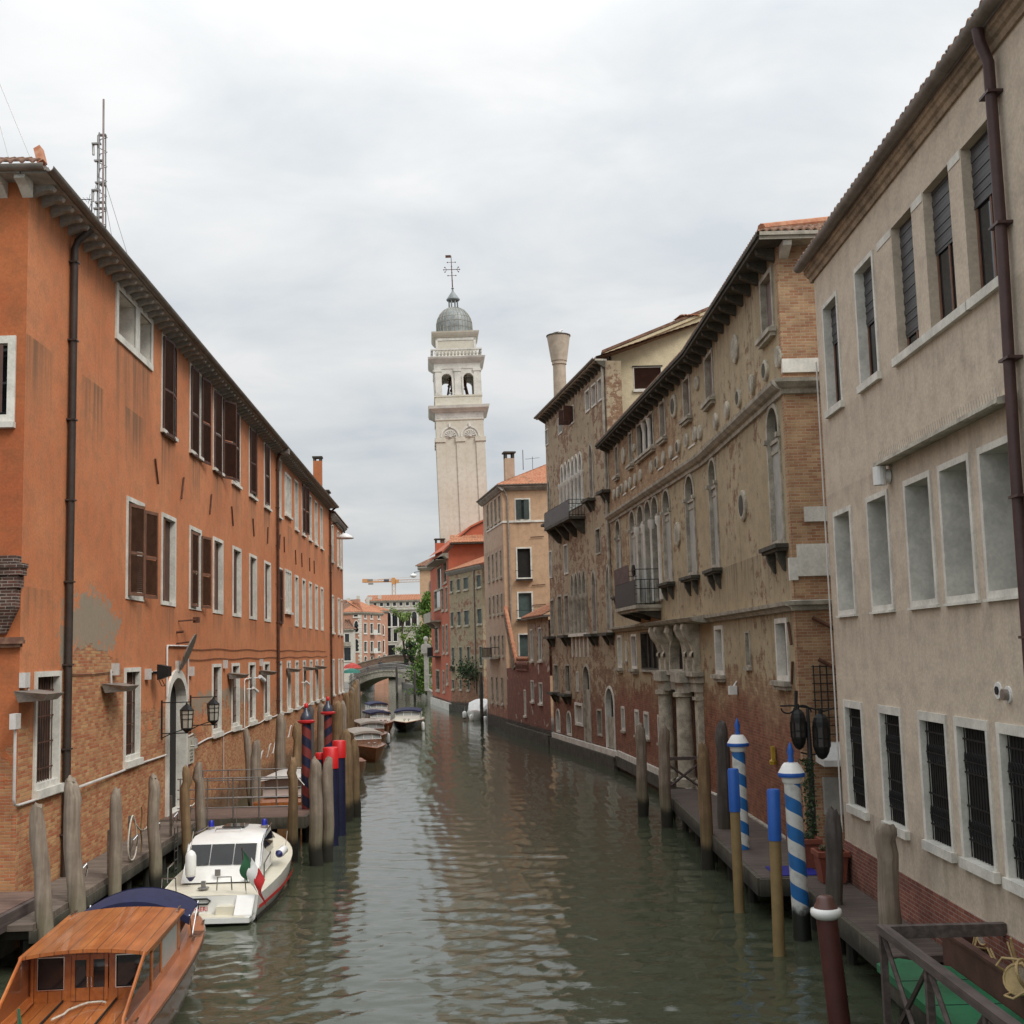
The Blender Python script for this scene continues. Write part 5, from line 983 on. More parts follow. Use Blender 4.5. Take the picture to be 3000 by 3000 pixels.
M['pinkp'] = wallmat('pink palace plaster', (.50, .25, .16), (.58, .32, .22), (.3, .1, .06), (.36, .16, .09), (.4, .3, .2), grime=.25, gcol=(.25, .12, .08), damp=0.)
M['palegrey'] = wallmat('pale grey facade', (.42, .39, .33), (.50, .47, .40), (.3, .1, .06), (.36, .16, .09), (.4, .3, .2), grime=.3, gcol=(.15, .12, .1), damp=0.)
M['whitewall'] = wallmat('whitewashed wall', (.60, .57, .50), (.68, .65, .58), (.3, .1, .06), (.36, .16, .09), (.4, .3, .2), grime=.2, gcol=(.3, .26, .2), damp=0.)
r_ = block('white_house', 'small white house with two dark windows at the far left behind the bridge', Fr((-37.6, 258), (-34.2, 258)), 8, 11.9, M['whitewall'], [(1.7, 2.6, 8.9, 11.0, 'rect'), (1.5, 2.9, 5.4, 8.1, 'rect')], M['tile'], 2.2)
m = MB(Fr((-37.6, 258), (-34.2, 258))); m.box(1.3, 3.0, 0, .7, 8.4, 8.6); m.box(1.3, 3.0, .6, .7, 8.6, 9.3); m.build('balcony', M['stone_old'], r_)
FA = Fr((-36.8, 262), (-32.85, 262)); r_ = block('pink_palace', 'pink palace with pointed white framed windows and a white quoin behind the bridge', FA, 9, 15.6, M['pinkp'], [(2.35, 3.3, 11.4, 13.8, 'gothic'), (2.35, 3.3, 7.3, 9.9, 'gothic'), (2.3, 3.6, 14.7, 15.3, 'rect'), (.3, .9, 11.4, 13.4, 'gothic')], M['tile_far'], 2.6, fw=.16)
FA2 = Fr((-32.85, 262), (-29.5, 273)); H = []; rows = []
for s in (1.2, 4.6, 8.6):
    rows += [(s, s+1.5, 11.2, 13.2, 'rect'), (s, s+1.5, 7.2, 9.3, 'rect'), (s+.2, s+1.3, 14.4, 15.2, 'rect'), (s, s+1.3, 4.6, 6.2, 'round')]
simple_windows(FA2, r_, H, rows, M['istria'], M['pane'], .18, .25); wall(FA2, [(0, 0), (FA2.L, 0), (FA2.L, 15.6), (0, 15.6)], H, M['pinkp'], r_, 'side_wall'); profile(FA2, -.2, FA2.L, [(0, 15.1), (.1, 15.1), (.39, 15.5), (.39, 15.64), (0, 15.64)], M['stone_old'], r_, 'cornice'); tiled_roof(FA2, -.3, FA2.L, .4, 15.7, -5, 18.3, M['tile_far'], r_, pitch=.6, amp=.1, taper0=3)
m = MB(FA)
for k in range(26): m.box(FA.L-(.5 if k % 2 else .8), FA.L+.03, -.2, .05, 4.4+k*.43, 4.8+k*.43)
m.build('quoin', M['istria'], r_)
for z_ in (7.0, 11.): m = MB(FA2); m.box(4.3, 6.6, 0, .9, z_-.2, z_); m.box(4.3, 6.6, .8, .9, z_, z_+.9); m.build('balcony', M['istria'], r_)
m = MB(); chimney(FA2, 3.5, -2.5, 16, 18.6, 1.0, M['pinkp'], r_, False)
r_ = block('pink_house', 'narrow pink house between the pink palace and the grey arcaded palace', Fr((-31.9, 276), (-28.9, 278)), 9, 16.3, M['pinkp'], [(.5, 1.1, 11, 13.2, 'round'), (1.6, 2.6, 11, 13.2, 'round'), (.5, 1.1, 7.4, 9.6, 'rect'), (1.6, 2.6, 7.0, 9.6, 'rect'), (.4, 3.0, 4.8, 6.3, 'rect')], M['tile_far'], 1.6, fw=.2)
FPo = Fr((-40, 330), (-24, 330)); rows = [(1.9+k*1.75, 2.75+k*1.75, 19.5, 20.45, 'rect') for k in range(8)]+[(5.2+k*1.75, 6.5+k*1.75, 14.0, 17.8, 'round') for k in range(5)]+[(5.3, 6.5, 10, 13.6, 'rect'), (7.2, 8.2, 10, 13.2, 'rect'), (5.4, 7.6, 6.2, 9, 'rect'), (10, 11, 9, 12, 'rect')]
r_ = block('arcaded_palace', 'long pale grey palace with a row of arches and a red tiled roof', FPo, 14, 20.9, M['palegrey'], rows, M['tile_far'], 1.9, hip=False, pitch=.7)
profile(FPo, 0, 16, [(0, 18.2), (.4, 18.4), (.5, 18.8), (0, 18.85)], M['istria'], r_, 'string_course')
for k in range(6): m = MB(FPo); m.tube([(5.0+k*1.75, .1, 13.6), (5.0+k*1.75, .1, 17.0)], .2, 8); m.build('column', M['istria'], r_)
m = MB(); chimney(FPo, 3.4, -2, 21, 22.6, .9, M['whitewall'], r_, False); chimney(FPo, .8, -1, 21, 22.2, 1.2, M['whitewall'], r_, False)
r_ = block('low_roof_house', 'pink house under broad brown tiled roofs at the far left beside the orange building', Fr((-47, 285), (-34, 285)), 14, 16.5, M['pinkp'], [(8, 9.4, 14.4, 15.6, 'rect'), (10.4, 11.4, 14.4, 15.6, 'rect')], M['tile'], 3.2)
for k in range(5): chimney(Fr((-47, 285), (-34, 285)), 3+k*2.3, -5, 18, 20+.5*(k % 2), .7, M['whitewall'], r_, False)
gwl = root('garden_wall', (-21.5, 240, 2), 'cream garden wall stepping down to the right behind the bridge under the tree', 'wall')
m = MB(); m.prism([(-23.3, .5), (-18, .5), (-18, 10.4), (-21.2, 9.8), (-22.2, 9.0), (-23.3, 7.8)], 1, 240, 240.4); m.build('wall', M['whitewall'], gwl)
# ---------------------------------------------------------------- tower crane
cr = root('tower_crane', (-61.1, 620, 1), 'orange and white tower crane rising above the far roofs', 'crane')
M['crane_o'] = plain('orange crane paint', (.55, .27, .10), .6, var=.15); M['crane_p'] = plain('faded crane paint', (.55, .38, .28), .6, var=.15)
def lattice(m, a, b, w_, seg, r=.13):
    a, b = V(a), V(b); d = (b-a).normalized(); up = V((0, 1, 0)); s_ = d.cross(up).normalized()*w_/2; u_ = up*w_/2
    cs = [s_+u_, s_-u_, -s_-u_, -s_+u_]
    for c in cs: m.tube([a+c, b+c], r, 4)
    for i in range(seg):
        p, q = a+(b-a)*(i/seg), a+(b-a)*((i+1)/seg)
        for j in range(4): m.tube([p+cs[j], q+cs[(j+1) % 4]], r*.6, 3)
m = MB(); lattice(m, (-61.1, 620, 1), (-61.1, 620, 42), 1.7, 18); m.build('mast', M['crane_p'], cr)
m = MB(); lattice(m, (-59.8, 620, 43.6), (-20, 620, 43.9), 1.3, 26, .10); m.tube([(-60, 620, 45.3), (-40, 620, 45.6), (-20, 620, 44.8)], .06, 4); m.build('jib', M['crane_p'], cr)
m = MB(); m.box(-76, -61, 619.4, 620.6, 43.2, 43.9); lattice(m, (-76, 620, 44), (-62, 620, 44.3), .9, 9, .07); m.tube([(-61.2, 620, 45.4), (-75, 620, 44.2)], .06, 4); m.build('counter_jib', M['crane_o'], cr)
m = MB(); m.box(-77, -74.4, 619, 621, 43.3, 45.1); m.build('counter_weight', M['crane_o'], cr); m = MB(); m.box(-74.4, -71.8, 619.3, 620.7, 43.9, 45.0); m.box(-74, -71.6, 619.2, 620.8, 42.2, 43.0); m.build('winch', M['sheet'], cr)
m = MB(); m.prism([(-62, 42), (-60.2, 42), (-59.6, 43.5), (-60.4, 45.4), (-61.9, 45.4), (-62.4, 43.5)], 1, 619, 621); m.build('slewing_head', M['crane_o'], cr); m = MB(); m.box(-59.9, -58.4, 618.6, 620.2, 42.6, 44.4); m.build('cab', M['crane_o'], cr); m = MB(); m.box(-66, -63.4, 618.9, 619.35, 43.6, 44.7); m.build('sign_board', plain('dark crane board', (.06, .07, .09), .6), cr)
# ---------------------------------------------------------------- leaves
def leafmat(name, a, b):
    q = NB(name); n = q.noise(q.pos(), .9, 3, .6); n2 = q.noise(q.pos(), 7, 3, .6); c = q.mix(q.step(q.ma('ADD', q.ma('MULTIPLY', n, .6), q.ma('MULTIPLY', n2, .4)), .35, .65), a, b)
    return q.fin(c, .7)
def leaves(m, pts, size, rnd, per=1):
    for p in pts:
        for _ in range(per):
            d = V((rnd.gauss(0, 1), rnd.gauss(0, 1), rnd.gauss(0, 1))).normalized(); e = d.cross(V((rnd.gauss(0, 1), rnd.gauss(0, 1), rnd.gauss(0, 1)))).normalized(); s = size*rnd.uniform(.6, 1.3); c = V(p)+V((rnd.gauss(0, size), rnd.gauss(0, size), rnd.gauss(0, size)))*.5
            m.add([tuple(c-d*s), tuple(c+e*s*.55), tuple(c+d*s), tuple(c-e*s*.55)], [(0, 1, 2, 3)])
M['ivy'] = leafmat('bright ivy leaves', (.05, .12, .015), (.14, .24, .03)); M['leaf'] = leafmat('spring leaves', (.09, .15, .03), (.20, .27, .07)); M['leafdark'] = leafmat('dark evergreen leaves', (.015, .035, .012), (.04, .07, .02)); M['bark'] = plain('bark', (.08, .06, .045), .9)
rnd = random.Random(3)
iv = root('ivy', (-13.5, 181, 1.3), 'bright green ivy hanging in a tall column over the canal wall beside the coral house', 'ivy'); m = MB()
for i in range(6500):
    z_ = rnd.random()**.85*14.5+.6; f = z_/15
    cx = -13.7+1.5*f+.35*math.sin(z_*1.3); wd = 1.75*(1-.6*f)*(1+.25*math.sin(z_*2.1)); y_ = 176-2*rnd.random()
    leaves(m, [(cx+rnd.gauss(0, .55)*wd, y_+rnd.gauss(0, .4), z_)], .2, rnd)
m.build('leaves', M['ivy'], iv); m = MB(); m.tube([(-13.9, 181, .8), (-13.6, 181.2, 6), (-12.6, 181.5, 14.6)], [.25, .16, .05], 6); m.build('stems', M['bark'], iv)
def tree(label, x, y, z0, h, wd, mat, n, size, seed, lean=0., gaps=.5, cat='tree'):
    rn = random.Random(seed); t = root('tree', (x, y, z0), label, cat); m = MB(); tips = []
    m.tube([(x, y, z0), (x+lean*.3, y, z0+h*.35), (x+lean*.7, y, z0+h*.6), (x+lean, y, z0+h*.85)], [wd*.07, wd*.055, wd*.04, wd*.015], 7)
    for i in range(11):
        f = rn.uniform(.3, .85); a = rn.uniform(0, 6.28); l = wd*.5*rn.uniform(.6, 1.1)*(1.15-f*.5); s = V((x+lean*f, y, z0+h*f)); e = s+V((math.cos(a)*l, math.sin(a)*l*.8, h*rn.uniform(.02, .22)))
        m.tube([s, (s+e)/2+V((0, 0, h*.03)), e], [wd*.028, wd*.018, wd*.006], 5); tips += [e, (s+e)/2+V((rn.gauss(0, .3), rn.gauss(0, .3), h*.06))]
    tips.append(V((x+lean, y, z0+h*.92))); m.build('trunk', M['bark'], t); m = MB()
    cl = [(p, wd*rn.uniform(.10, .20)) for p in tips]
    for i in range(n):
        p, r_ = rn.choice(cl); d = V((rn.gauss(0, 1), rn.gauss(0, 1), rn.gauss(0, .7)))
        d = d.normalized()*r_*rn.random()**gaps; leaves(m, [p+d], size, rn)
    m.build('crown', mat, t); return t
tree('light green tree with pale blossom clusters leaning out behind the bridge', -20.8, 233, 1.2, 13.6, 4.6, M['leaf'], 1900, .2, 4, -.8)
tree('low dark evergreen bush against the foot of the cream garden wall by the bridge', -20.2, 231, 1.2, 7.6, 3.0, M['leafdark'], 1600, .24, 9, 0, .4)
# blossom sprays in the tree
# plants on the beige house balcony
pl = root('balcony_plant', FBe.p(7.6, 4.7, .4), 'dark shrub spilling over a small balcony on the mottled beige house', 'plant'); m = MB()
for i in range(900): 
    a = rnd.gauss(0, .75); leaves(m, [FBe.p(8.2+a*1.5, 4.3+rnd.gauss(0, .55)+.3*abs(a), .9+rnd.gauss(0, .4))], .13, rnd)
m.build('leaves', M['leafdark'], pl); m = MB(FBe); m.box(7.0, 9.4, .1, 1.0, 3.75, 4.1); m.build('planter', M['stone_dark'], pl)
for i, s in enumerate((.55, 3.2, 5.9)):
    t = root('window_box', FBe.p(s+.4, 4.6, .2), ('dark leafy window box under the window nearest the coral house', 'dark leafy window box under the middle window of the mottled house', 'dark leafy window box under the window nearest the big balcony shrub')[i], 'window box'); m = MB(FBe); m.box(s, s+.9, .02, .35, 4.35, 4.62); m.build('box', M['stone_dark'], t); m = MB()
    leaves(m, [FBe.p(s+rnd.random()*.9, 4.65+rnd.random()*.25, .2) for _ in range(60)], .1, rnd); m.build('leaves', M['leafdark'], t)
# ---------------------------------------------------------------- aerials on the orange building
ms = root('radio_mast', (-15.7, 46, 19.2), 'tall grey lattice radio mast with guy wires on the orange building roof', 'mast')
m = MB()
for a in range(3):
    t = 2.1*a+.5; m.tube([(-15.75+.21*math.cos(t), 46+.21*math.sin(t), 19), (-15.82+.18*math.cos(t), 46+.18*math.sin(t), 27.0)], .028, 5)
for k in range(40):
    z_ = 19.1+k*.2; a, b_ = 2.1*(k % 3)+.5, 2.1*((k+1) % 3)+.5; m.tube([(-15.77+.2*math.cos(a), 46+.2*math.sin(a), z_), (-15.77+.2*math.cos(b_), 46+.2*math.sin(b_), z_+.2)], .02, 4)
m.build('lattice', M['steel'], ms); m = MB(); m.tube([(-15.6, 45.8, 19), (-15.66, 45.8, 28.35)], .04, 6); m.build('whip_pole', plain('pinkish grey pole', (.28, .22, .21), .6), ms)
m = MB()
for z_, x0, x1 in ((26.95, -15.9, -15.6), (26.6, -16.15, -15.8), (25.9, -16.05, -15.7), (24.9, -15.8, -15.58), (24.7, -16.12, -15.8), (23.95, -16.05, -15.6), (23.6, -16.1, -15.7), (22.9, -15.9, -15.6), (25.0, -16., -15.62), (24.2, -16, -15.6)): m.box(x0, x1, 45.9, 46.05, z_-.03, z_+.03)
for z_ in (26.65, 24.75): m.tube([(-16.12, 46, z_), (-16.1, 46, z_-.5)], .05, 6)
m.build('brackets', M['steel'], ms); m = MB()
for a, b_ in (((-15.6, 46, 24.95), (-14.4, 48, 19.6)), ((-15.6, 46, 24.2), (-15.1, 47.5, 19.4)), ((-15.9, 46, 25.0), (-16.9, 44.5, 19.5)), ((-15.95, 46, 24.2), (-16.6, 45, 19.5)), ((-15.7, 46, 26), (-20, 52, 20))): m.tube([a, b_], .009, 4, False)
m.build('guy_wires', M['steel'], ms)
an = root('television_aerial', (-16.25, 46.5, 19.4), 'thin television aerial with two long booms beside the radio mast', 'aerial'); m = MB(); m.tube([(-16.28, 46.4, 19.2), (-16.28, 46.4, 24.6)], .025, 5)
for z_ in (24.5, 23.45): 
    m.tube([(-16.2, 46.4, z_), (-17.6, 46.4, z_+.03)], .018, 4)
    for k in range(8): m.tube([(-16.4-k*.15, 46.15, z_), (-16.4-k*.15, 46.65, z_)], .008, 3, False)
    m.tube([(-16.35, 46.2, z_-.25), (-16.42, 46.6, z_+.3)], .01, 3, False)
m.build('booms', M['iron'], an)
for i, (a, b_) in enumerate((((-14.6, 33, 23.6), (-12.8, 33, 19.2)), ((-14.5, 33, 22.5), (-13.6, 33, 19.3)))):
    w_ = MB(); w_.tube([a, b_], .008, 4, False); o = w_.build('guy_wire', M['steel']); tag(o, ('long thin wire slanting down to the orange roof near its corner', 'shorter thin wire slanting down to the tiles left of the orange roof corner')[i], 'wire')
m = MB(); m.tube([(-14.6, 33, 23.6), (-14.7, 33, 19)], .02, 5)
# gull on the flared chimney
gp = FG.p(1.9, 27.32, -.7); gl = root('gull', tuple(gp), 'white gull sitting on the flared chimney', 'bird'); m = MB(); x, y, z_ = gp
m.tube([(x-.28, y, z_+.2), (x-.18, y, z_+.17), (x, y, z_+.17), (x+.14, y, z_+.24), (x+.2, y, z_+.34), (x+.27, y, z_+.38), (x+.33, y, z_+.36)], [.02, .07, .11, .09, .055, .06, .02], 8); smooth_angle(m.build('body', M['white'], gl))
m = MB(); m.tube([(x+.02, y-.03, z_), (x+.02, y-.03, z_+.1)], .012, 4); m.tube([(x+.02, y+.04, z_), (x+.02, y+.04, z_+.1)], .012, 4); m.build('legs', M['rust'], gl); m = MB(); m.tube([(x-.35, y-.09, z_+.2), (x-.1, y-.1, z_+.22), (x+.1, y-.08, z_+.24)], [.01, .035, .02], 6); m.tube([(x-.35, y+.09, z_+.2), (x-.1, y+.1, z_+.22), (x+.1, y+.08, z_+.24)], [.01, .035, .02], 6); m.build('wings', M['sheet'], gl)
# ---------------------------------------------------------------- boats
M['varnish'] = woodmat('orange varnished mahogany', (.36, .098, .022), (.54, .18, .045), axis=0, rough=.32, sc=.5, bump=.12, coat=.5, planks=.22)
M['varnish_d'] = woodmat('dark varnished mahogany', (.16, .045, .016), (.26, .085, .03), axis=0, rough=.3, sc=.5, bump=.1, coat=.6)
M['varnish_r'] = woodmat('reddish deck rim', (.34, .10, .035), (.44, .16, .06), axis=0, rough=.35, sc=.6, bump=.1, coat=.4)
M['deck_pale'] = woodmat('pale deck wood', (.26, .135, .085), (.36, .21, .14), axis=0, rough=.35, sc=.6, bump=.1, coat=.4)  # paler, less orange wood tone for the farther taxis
M['boat_glass'] = glassmat('boat window glass', (.010, .010, .011), .05)
M['navy'] = plain('navy canvas', (.012, .014, .055), .85, var=.2, scale=6, bump=.2)
M['gelcoat'] = plain('white gelcoat', (.78, .78, .75), .25, var=.05)
M['creamdeck'] = plain('cream boat deck', (.66, .62, .50), .5, var=.08)
M['chrome'] = plain('chrome', (.6, .6, .6), .2, 1., var=.1)
M['curtain'] = plain('pale grey curtain glass', (.34, .37, .36), .25, var=.08)
M['blackhull'] = plain('black hull paint', (.012, .012, .014), .2, var=.2)
M['red'] = plain('red paint', (.48, .02, .02), .5, var=.1); M['green'] = plain('green flag cloth', (.03, .13, .06), .8, var=.1); M['canvas'] = plain('grey beige canvas', (.40, .37, .33), .8, var=.12, scale=2, bump=.2)
M['whitecanvas'] = plain('white tarpaulin', (.62, .62, .60), .7, var=.08, bump=.2); M['blue'] = plain('blue plastic', (.01, .02, .30), .35, var=.1); M['rope'] = plain('pale rope', (.52, .48, .40), .9, var=.2, scale=20, bump=.5)
def hull(L, B, s0, s1, droop=0., full=3.0, flare=.3, n=26, deck=True, tr=.94):
    """sheer and deck of a boat: returns (hull MB, deck MB, beam function, sheer function)"""
    def bm(t): return B/2*(tr+(1-tr)*min(1, t/.3))*max(0., 1-max(0., (t-.42)/.58)**full)
    def sh(t): return s0+(s1-s0)*t**1.6-droop*max(0, (t-.7)/.3)**2
    rows, dk = [], []
    for i in range(n+1):
        t = i/n; b_, z = bm(t), sh(t); fl = 1-flare*t**2; x = L*t
        half = [(b_, z), (b_*.985, z-.10), (b_*(.97-.25*(1-fl)), z*.5), (b_*.93*fl, .06), (b_*.7*fl, -.22), (0, -.42+.35*t**4)]
        xs = [x, x, x-.06*t**5*L*.4, x-.10*t**5*L*.5, x-.12*t**5*L*.6, x-.16*t**5*L*.6]
        rows.append([(xs[k], half[k][0], half[k][1]) for k in range(6)]+[(xs[k], -half[k][0], half[k][1]) for k in range(4, -1, -1)])
        dk.append([(x, b_*f, z-.015+.05*(1-f*f)*(b_/B)) for f in (1, .6, .2, -.2, -.6, -1)])
    h = MB(LOCAL); h.loft(rows); h.add(rows[0], [tuple(range(11))]); d = MB(LOCAL); d.loft(dk)
    return h, d, bm, sh
def roofslab(x0, x1, w0, w1, z0, z1, crown, th, n=10, sag=0.):
    m = MB(LOCAL); rows = []
    for i in range(9):
        f = i/8; x = x0+(x1-x0)*f; w_ = w0+(w1-w0)*f; z = z0+(z1-z0)*f-sag*(2*f-1)**2
        rows.append([(x, w_/2*(1-2*j/n), z+crown*(1-(1-2*j/n)**2)) for j in range(n+1)]+[(x, -w_/2*(1-2*j/n), z-th+crown*(1-(1-2*j/n)**2)) for j in range(n+1)])
    m.loft(rows, close=True, caps=True); return m
def B_(m, name, mat, par, sm=None):
    o = m.build(name, mat, par)
    if sm: smooth_angle(o, sm)
    return o
def lb(*boxes):
    m = MB(LOCAL)
    for q in boxes: m.box(*q)
    return m
# --- varnished water taxi in the left foreground
tx = root('water_taxi', (-6.78, 17.9, 0), 'varnished orange wood water taxi with a navy canopy in the left foreground', 'boat', rz=R(95.3))
h, d, bm, sh = hull(10.1, 2.42, .86, 1.08, .33, 2.9, .35)
B_(h, 'hull', M['varnish_d'], tx, 50); B_(d, 'deck', M['varnish'], tx, 50)
m = MB(LOCAL)
for sg in (1, -1):
    m.loft([[(10.1*t, sg*(bm(t)+dy), sh(t)+dz) for dy, dz in ((.02, -.07), (.035, -.02), (.03, .015), (-.03, .025), (-.33 if t < .9 else -.05, .03))] for t in [i/40 for i in range(40)]])
B_(m, 'gunwale', M['varnish_r'], tx, 40)
m = MB(LOCAL)
for sg in (1, -1): m.tube([(10.1*t, sg*(bm(t)+.035), sh(t)-.05) for t in [i/30 for i in range(30)]], .018, 5)
m.build('rub_rail', M['chrome'], tx)
for y in (.42, -.42): m = MB(LOCAL); m.box(.1, 2.6, y-.008, y+.008, .885, .925); m.build('deck_seam', M['dark'], tx)
# cabin: rear bulkhead with two doors and two windows, sides, roof
XB, XF = 2.55, 5.1
m = lb((XB-.04, XB+.02, -.93, .93, .86, 1.08), (XB-.04, XB+.02, -.93, .93, 1.60, 1.70), (XB-.04, XB+.02, -.93, -.83, 1.08, 1.6), (XB-.04, XB+.02, .83, .93, 1.08, 1.6), (XB-.045, XB+.02, .30, .40, 1.08, 1.6), (XB-.045, XB+.02, -.40, -.30, 1.08, 1.6))
B_(m, 'bulkhead', M['varnish'], tx)
for y0, y1 in ((.40, .83), (-.83, -.40)):
    m = lb((XB-.01, XB, y0, y1, 1.08, 1.6)); gl_ = B_(m, 'rear_window', M['boat_glass'], tx); m = lb((XB-.055, XB-.045, y0, y1, 1.585, 1.6), (XB-.055, XB-.045, y0, y1, 1.08, 1.095), (XB-.055, XB-.045, y0, y0+.015, 1.095, 1.585), (XB-.055, XB-.045, y1-.015, y1, 1.095, 1.585)); B_(m, 'window_trim', M['chrome'], gl_)
for sg in (1, -1):
    y0, y1 = (.0, .29) if sg > 0 else (-.29, -.0)
    m = lb((XB-.06, XB-.02, y0+.004, y0+.055, .9, 1.62), (XB-.06, XB-.02, y1-.055, y1, .9, 1.62), (XB-.06, XB-.02, y0+.055, y1-.055, .9, 1.10), (XB-.06, XB-.02, y0+.055, y1-.055, 1.54, 1.62)); dd = B_(m, 'cabin_door', M['varnish'], tx); m = lb((XB-.035, XB-.03, y0+.055, y1-.055, 1.1, 1.54)); B_(m, 'door_glass', M['boat_glass'], dd)
    m = MB(LOCAL); yy = y0+.03 if sg > 0 else y1-.03; m.tube([(XB-.09, yy, 1.12), (XB-.09, yy, 1.28)], .012, 5); B_(m, 'handle', M['chrome'], dd)
for sg in (1, -1):
    Y = .95*sg; m = MB(LOCAL)
    m.prism([(XB-.0, .9), (XF, .95), (XF, 1.12), (XB, 1.08)], 1, Y-.02, Y+.02); m.prism([(XB, 1.58), (XF, 1.60), (XF, 1.69), (XB, 1.69)], 1, Y-.02, Y+.02)
    for x in (XB+.0, XB+.75, XF-.25): m.box(x, x+.1 if x < XF-.3 else XF, Y-.02, Y+.02, 1.07, 1.62)
    sd = B_(m, 'cabin_side', M['varnish'], tx); m = lb((XB+.86, XF-.26, Y-.008, Y+.008, 1.1, 1.6)); B_(m, 'side_window', M['curtain'], sd); m = lb((XB+.1, XB+.75, Y-.008, Y+.008, 1.08, 1.6)); B_(m, 'side_window', M['boat_glass'], sd)
    # sloping wing aft of the cabin
    m = MB(LOCAL); m.prism([(XB-.02, .9), (XB-.02, 1.62), (XB-.62, 1.68), (.55, 1.13), (.5, .92)], 1, Y-.018, Y+.018) if False else None
    m.tube([(XB-.5, Y, 1.71), (.62, Y*.99, 1.10), (.52, Y*.99, .9)], .028, 6); wg = B_(m, 'wing_rail', M['varnish'], tx)
    m = MB(LOCAL); m.add([(XB, Y, .88), (XB, Y, 1.66), (XB-.5, Y, 1.69), (.62, Y*.99, 1.08), (.54, Y*.99, .88)], [(0, 1, 2, 3, 4)]); B_(m, 'wing_glass', M['varnish_d'] if sg > 0 else M['boat_glass'], wg)
    m = MB(LOCAL); m.box(.5, XB, Y-.025, Y+.025, .86, 1.0); B_(m, 'coaming', M['varnish'], tx)
B_(roofslab(XB-.52, XF+.12, 1.98, 2.06, 1.72, 1.74, .085, .055), 'roof', M['varnish'], tx, 40)
m = MB(LOCAL)
for sg in (1, -1): m.tube([(XF-.2, .95*sg, 1.78), (XF+.2, .93*sg, 1.78)], .018, 5)
B_(m, 'roof_handrail', M['chrome'], tx)
m = lb((XF-.0, XF+.04, -.93, .93, 1.0, 1.12), (XF, XF+.04, -.93, .93, 1.62, 1.70)); B_(m, 'front_bulkhead', M['varnish_d'], tx); m = lb((XF+.01, XF+.02, -.92, .92, 1.12, 1.62)); B_(m, 'front_window', M['boat_glass'], tx)
# driver's cockpit and canopy
m = MB(LOCAL); m.loft([[(x, y, z) for x, y in ((XF+.05, .9), (6.9, .8), (7.15, .55), (7.2, 0), (7.15, -.55), (6.9, -.8), (XF+.05, -.9))] for z in (.9, 1.22)]); B_(m, 'cockpit_coaming', M['varnish_d'], tx, 40)
m = lb((5.2, 7.1, -.78, .78, .93, .95)); B_(m, 'cockpit_floor', M['dark'], tx); m = lb((6.2, 6.55, .1, .55, .95, 1.42), (6.15, 6.25, -.1, .6, 1.35, 1.42)); B_(m, 'helm_console', M['blackhull'], tx)
m = MB(LOCAL); m.loft([[(7.15, .62, 1.2), (7.22, 0, 1.2), (7.15, -.62, 1.2)], [(6.95, .58, 1.5), (7.0, 0, 1.52), (6.95, -.58, 1.5)]]); B_(m, 'windscreen', M['boat_glass'], tx)
cp = roofslab(5.55, 6.75, 2.12, 2.08, 1.55, 1.60, .33, .025, 14, .05); cp.loft([[(5.545, 1.06*(1-2*j/14), 1.50+dz+.33*(1-(1-2*j/14)**2)) for j in range(15)] for dz in (.02, -.12)]); cp.loft([[(6.74, 1.04*(1-2*j/14), 1.55+dz+.33*(1-(1-2*j/14)**2)) for j in range(15)] for dz in (.02, -.12)]); cp = B_(cp, 'canopy', M['navy'], tx, 50)
m = MB(LOCAL)
for sg in (1, -1):
    m.tube([(5.6, 1.05*sg, 1.55), (6.2, 1.0*sg, 1.05)], .014, 5); m.tube([(6.7, 1.03*sg, 1.6), (6.2, 1.0*sg, 1.05)], .014, 5)
B_(m, 'canopy_frame', M['chrome'], cp)
m = MB(LOCAL)
for k in range(4): m.box(6.35+k*.13, 6.40+k*.13, -1.14, -.92, sh(.66)+.03, sh(.66)+.04)
B_(m, 'step_plates', M['chrome'], tx)
m = MB(LOCAL)
for x, y in ((8.4, -.75), (7.4, -1.02), (6.1, -1.05), (1.1, -1.03), (1.1, 1.03)): m.tube([(x-.12, y, sh(x/10.1)+.07), (x+.12, y, sh(x/10.1)+.07)], .018, 5); m.box(x-.03, x+.03, y-.02, y+.02, sh(x/10.1)+.02, sh(x/10.1)+.07)
B_(m, 'cleats', M['chrome'], tx)
for y in (.28, -.42):
    m = MB(LOCAL); m.lathe([(.15, .9), (.15, .93), (.10, .935)], (.55, y, 0), 16); m.lathe([(.13, .93), (.16, 1.0), (.11, 1.04)], (.55, y, 0), 16); B_(m, 'deck_vent', M['chrome'], tx, 40)
m = MB(LOCAL); m.tube([(.55, .52, .9), (.5, .53, 1.35)], .012, 5); fp = B_(m, 'flag_pole', M['chrome'], tx); m = MB(LOCAL); m.loft([[(.5, .53, 1.36), (.5, .515, 1.34)], [(.56, .56, .92), (.5, .44, .90)]]); m.tube([(.53, .52, 1.34), (.54, .50, .95)], [.015, .05], 6); B_(m, 'furled_flag', M['green'], fp)
m = MB(LOCAL); m.tube([(1.35, .28, .94), (1.62, .17, .94), (1.85, .16, .94), (2.1, .02, .945), (2.2, -.06, .945), (2.22, -.25, .945), (2.16, -.33, .945)], .018, 6)
rp = m.build('mooring_rope', M['rope'], None); rp.matrix_world = tx.matrix_world if False else rp.matrix_world
rp.location = tx.location; rp.rotation_euler = tx.rotation_euler; tag(rp, 'short white rope lying on the stern deck of the varnished taxi', 'rope')
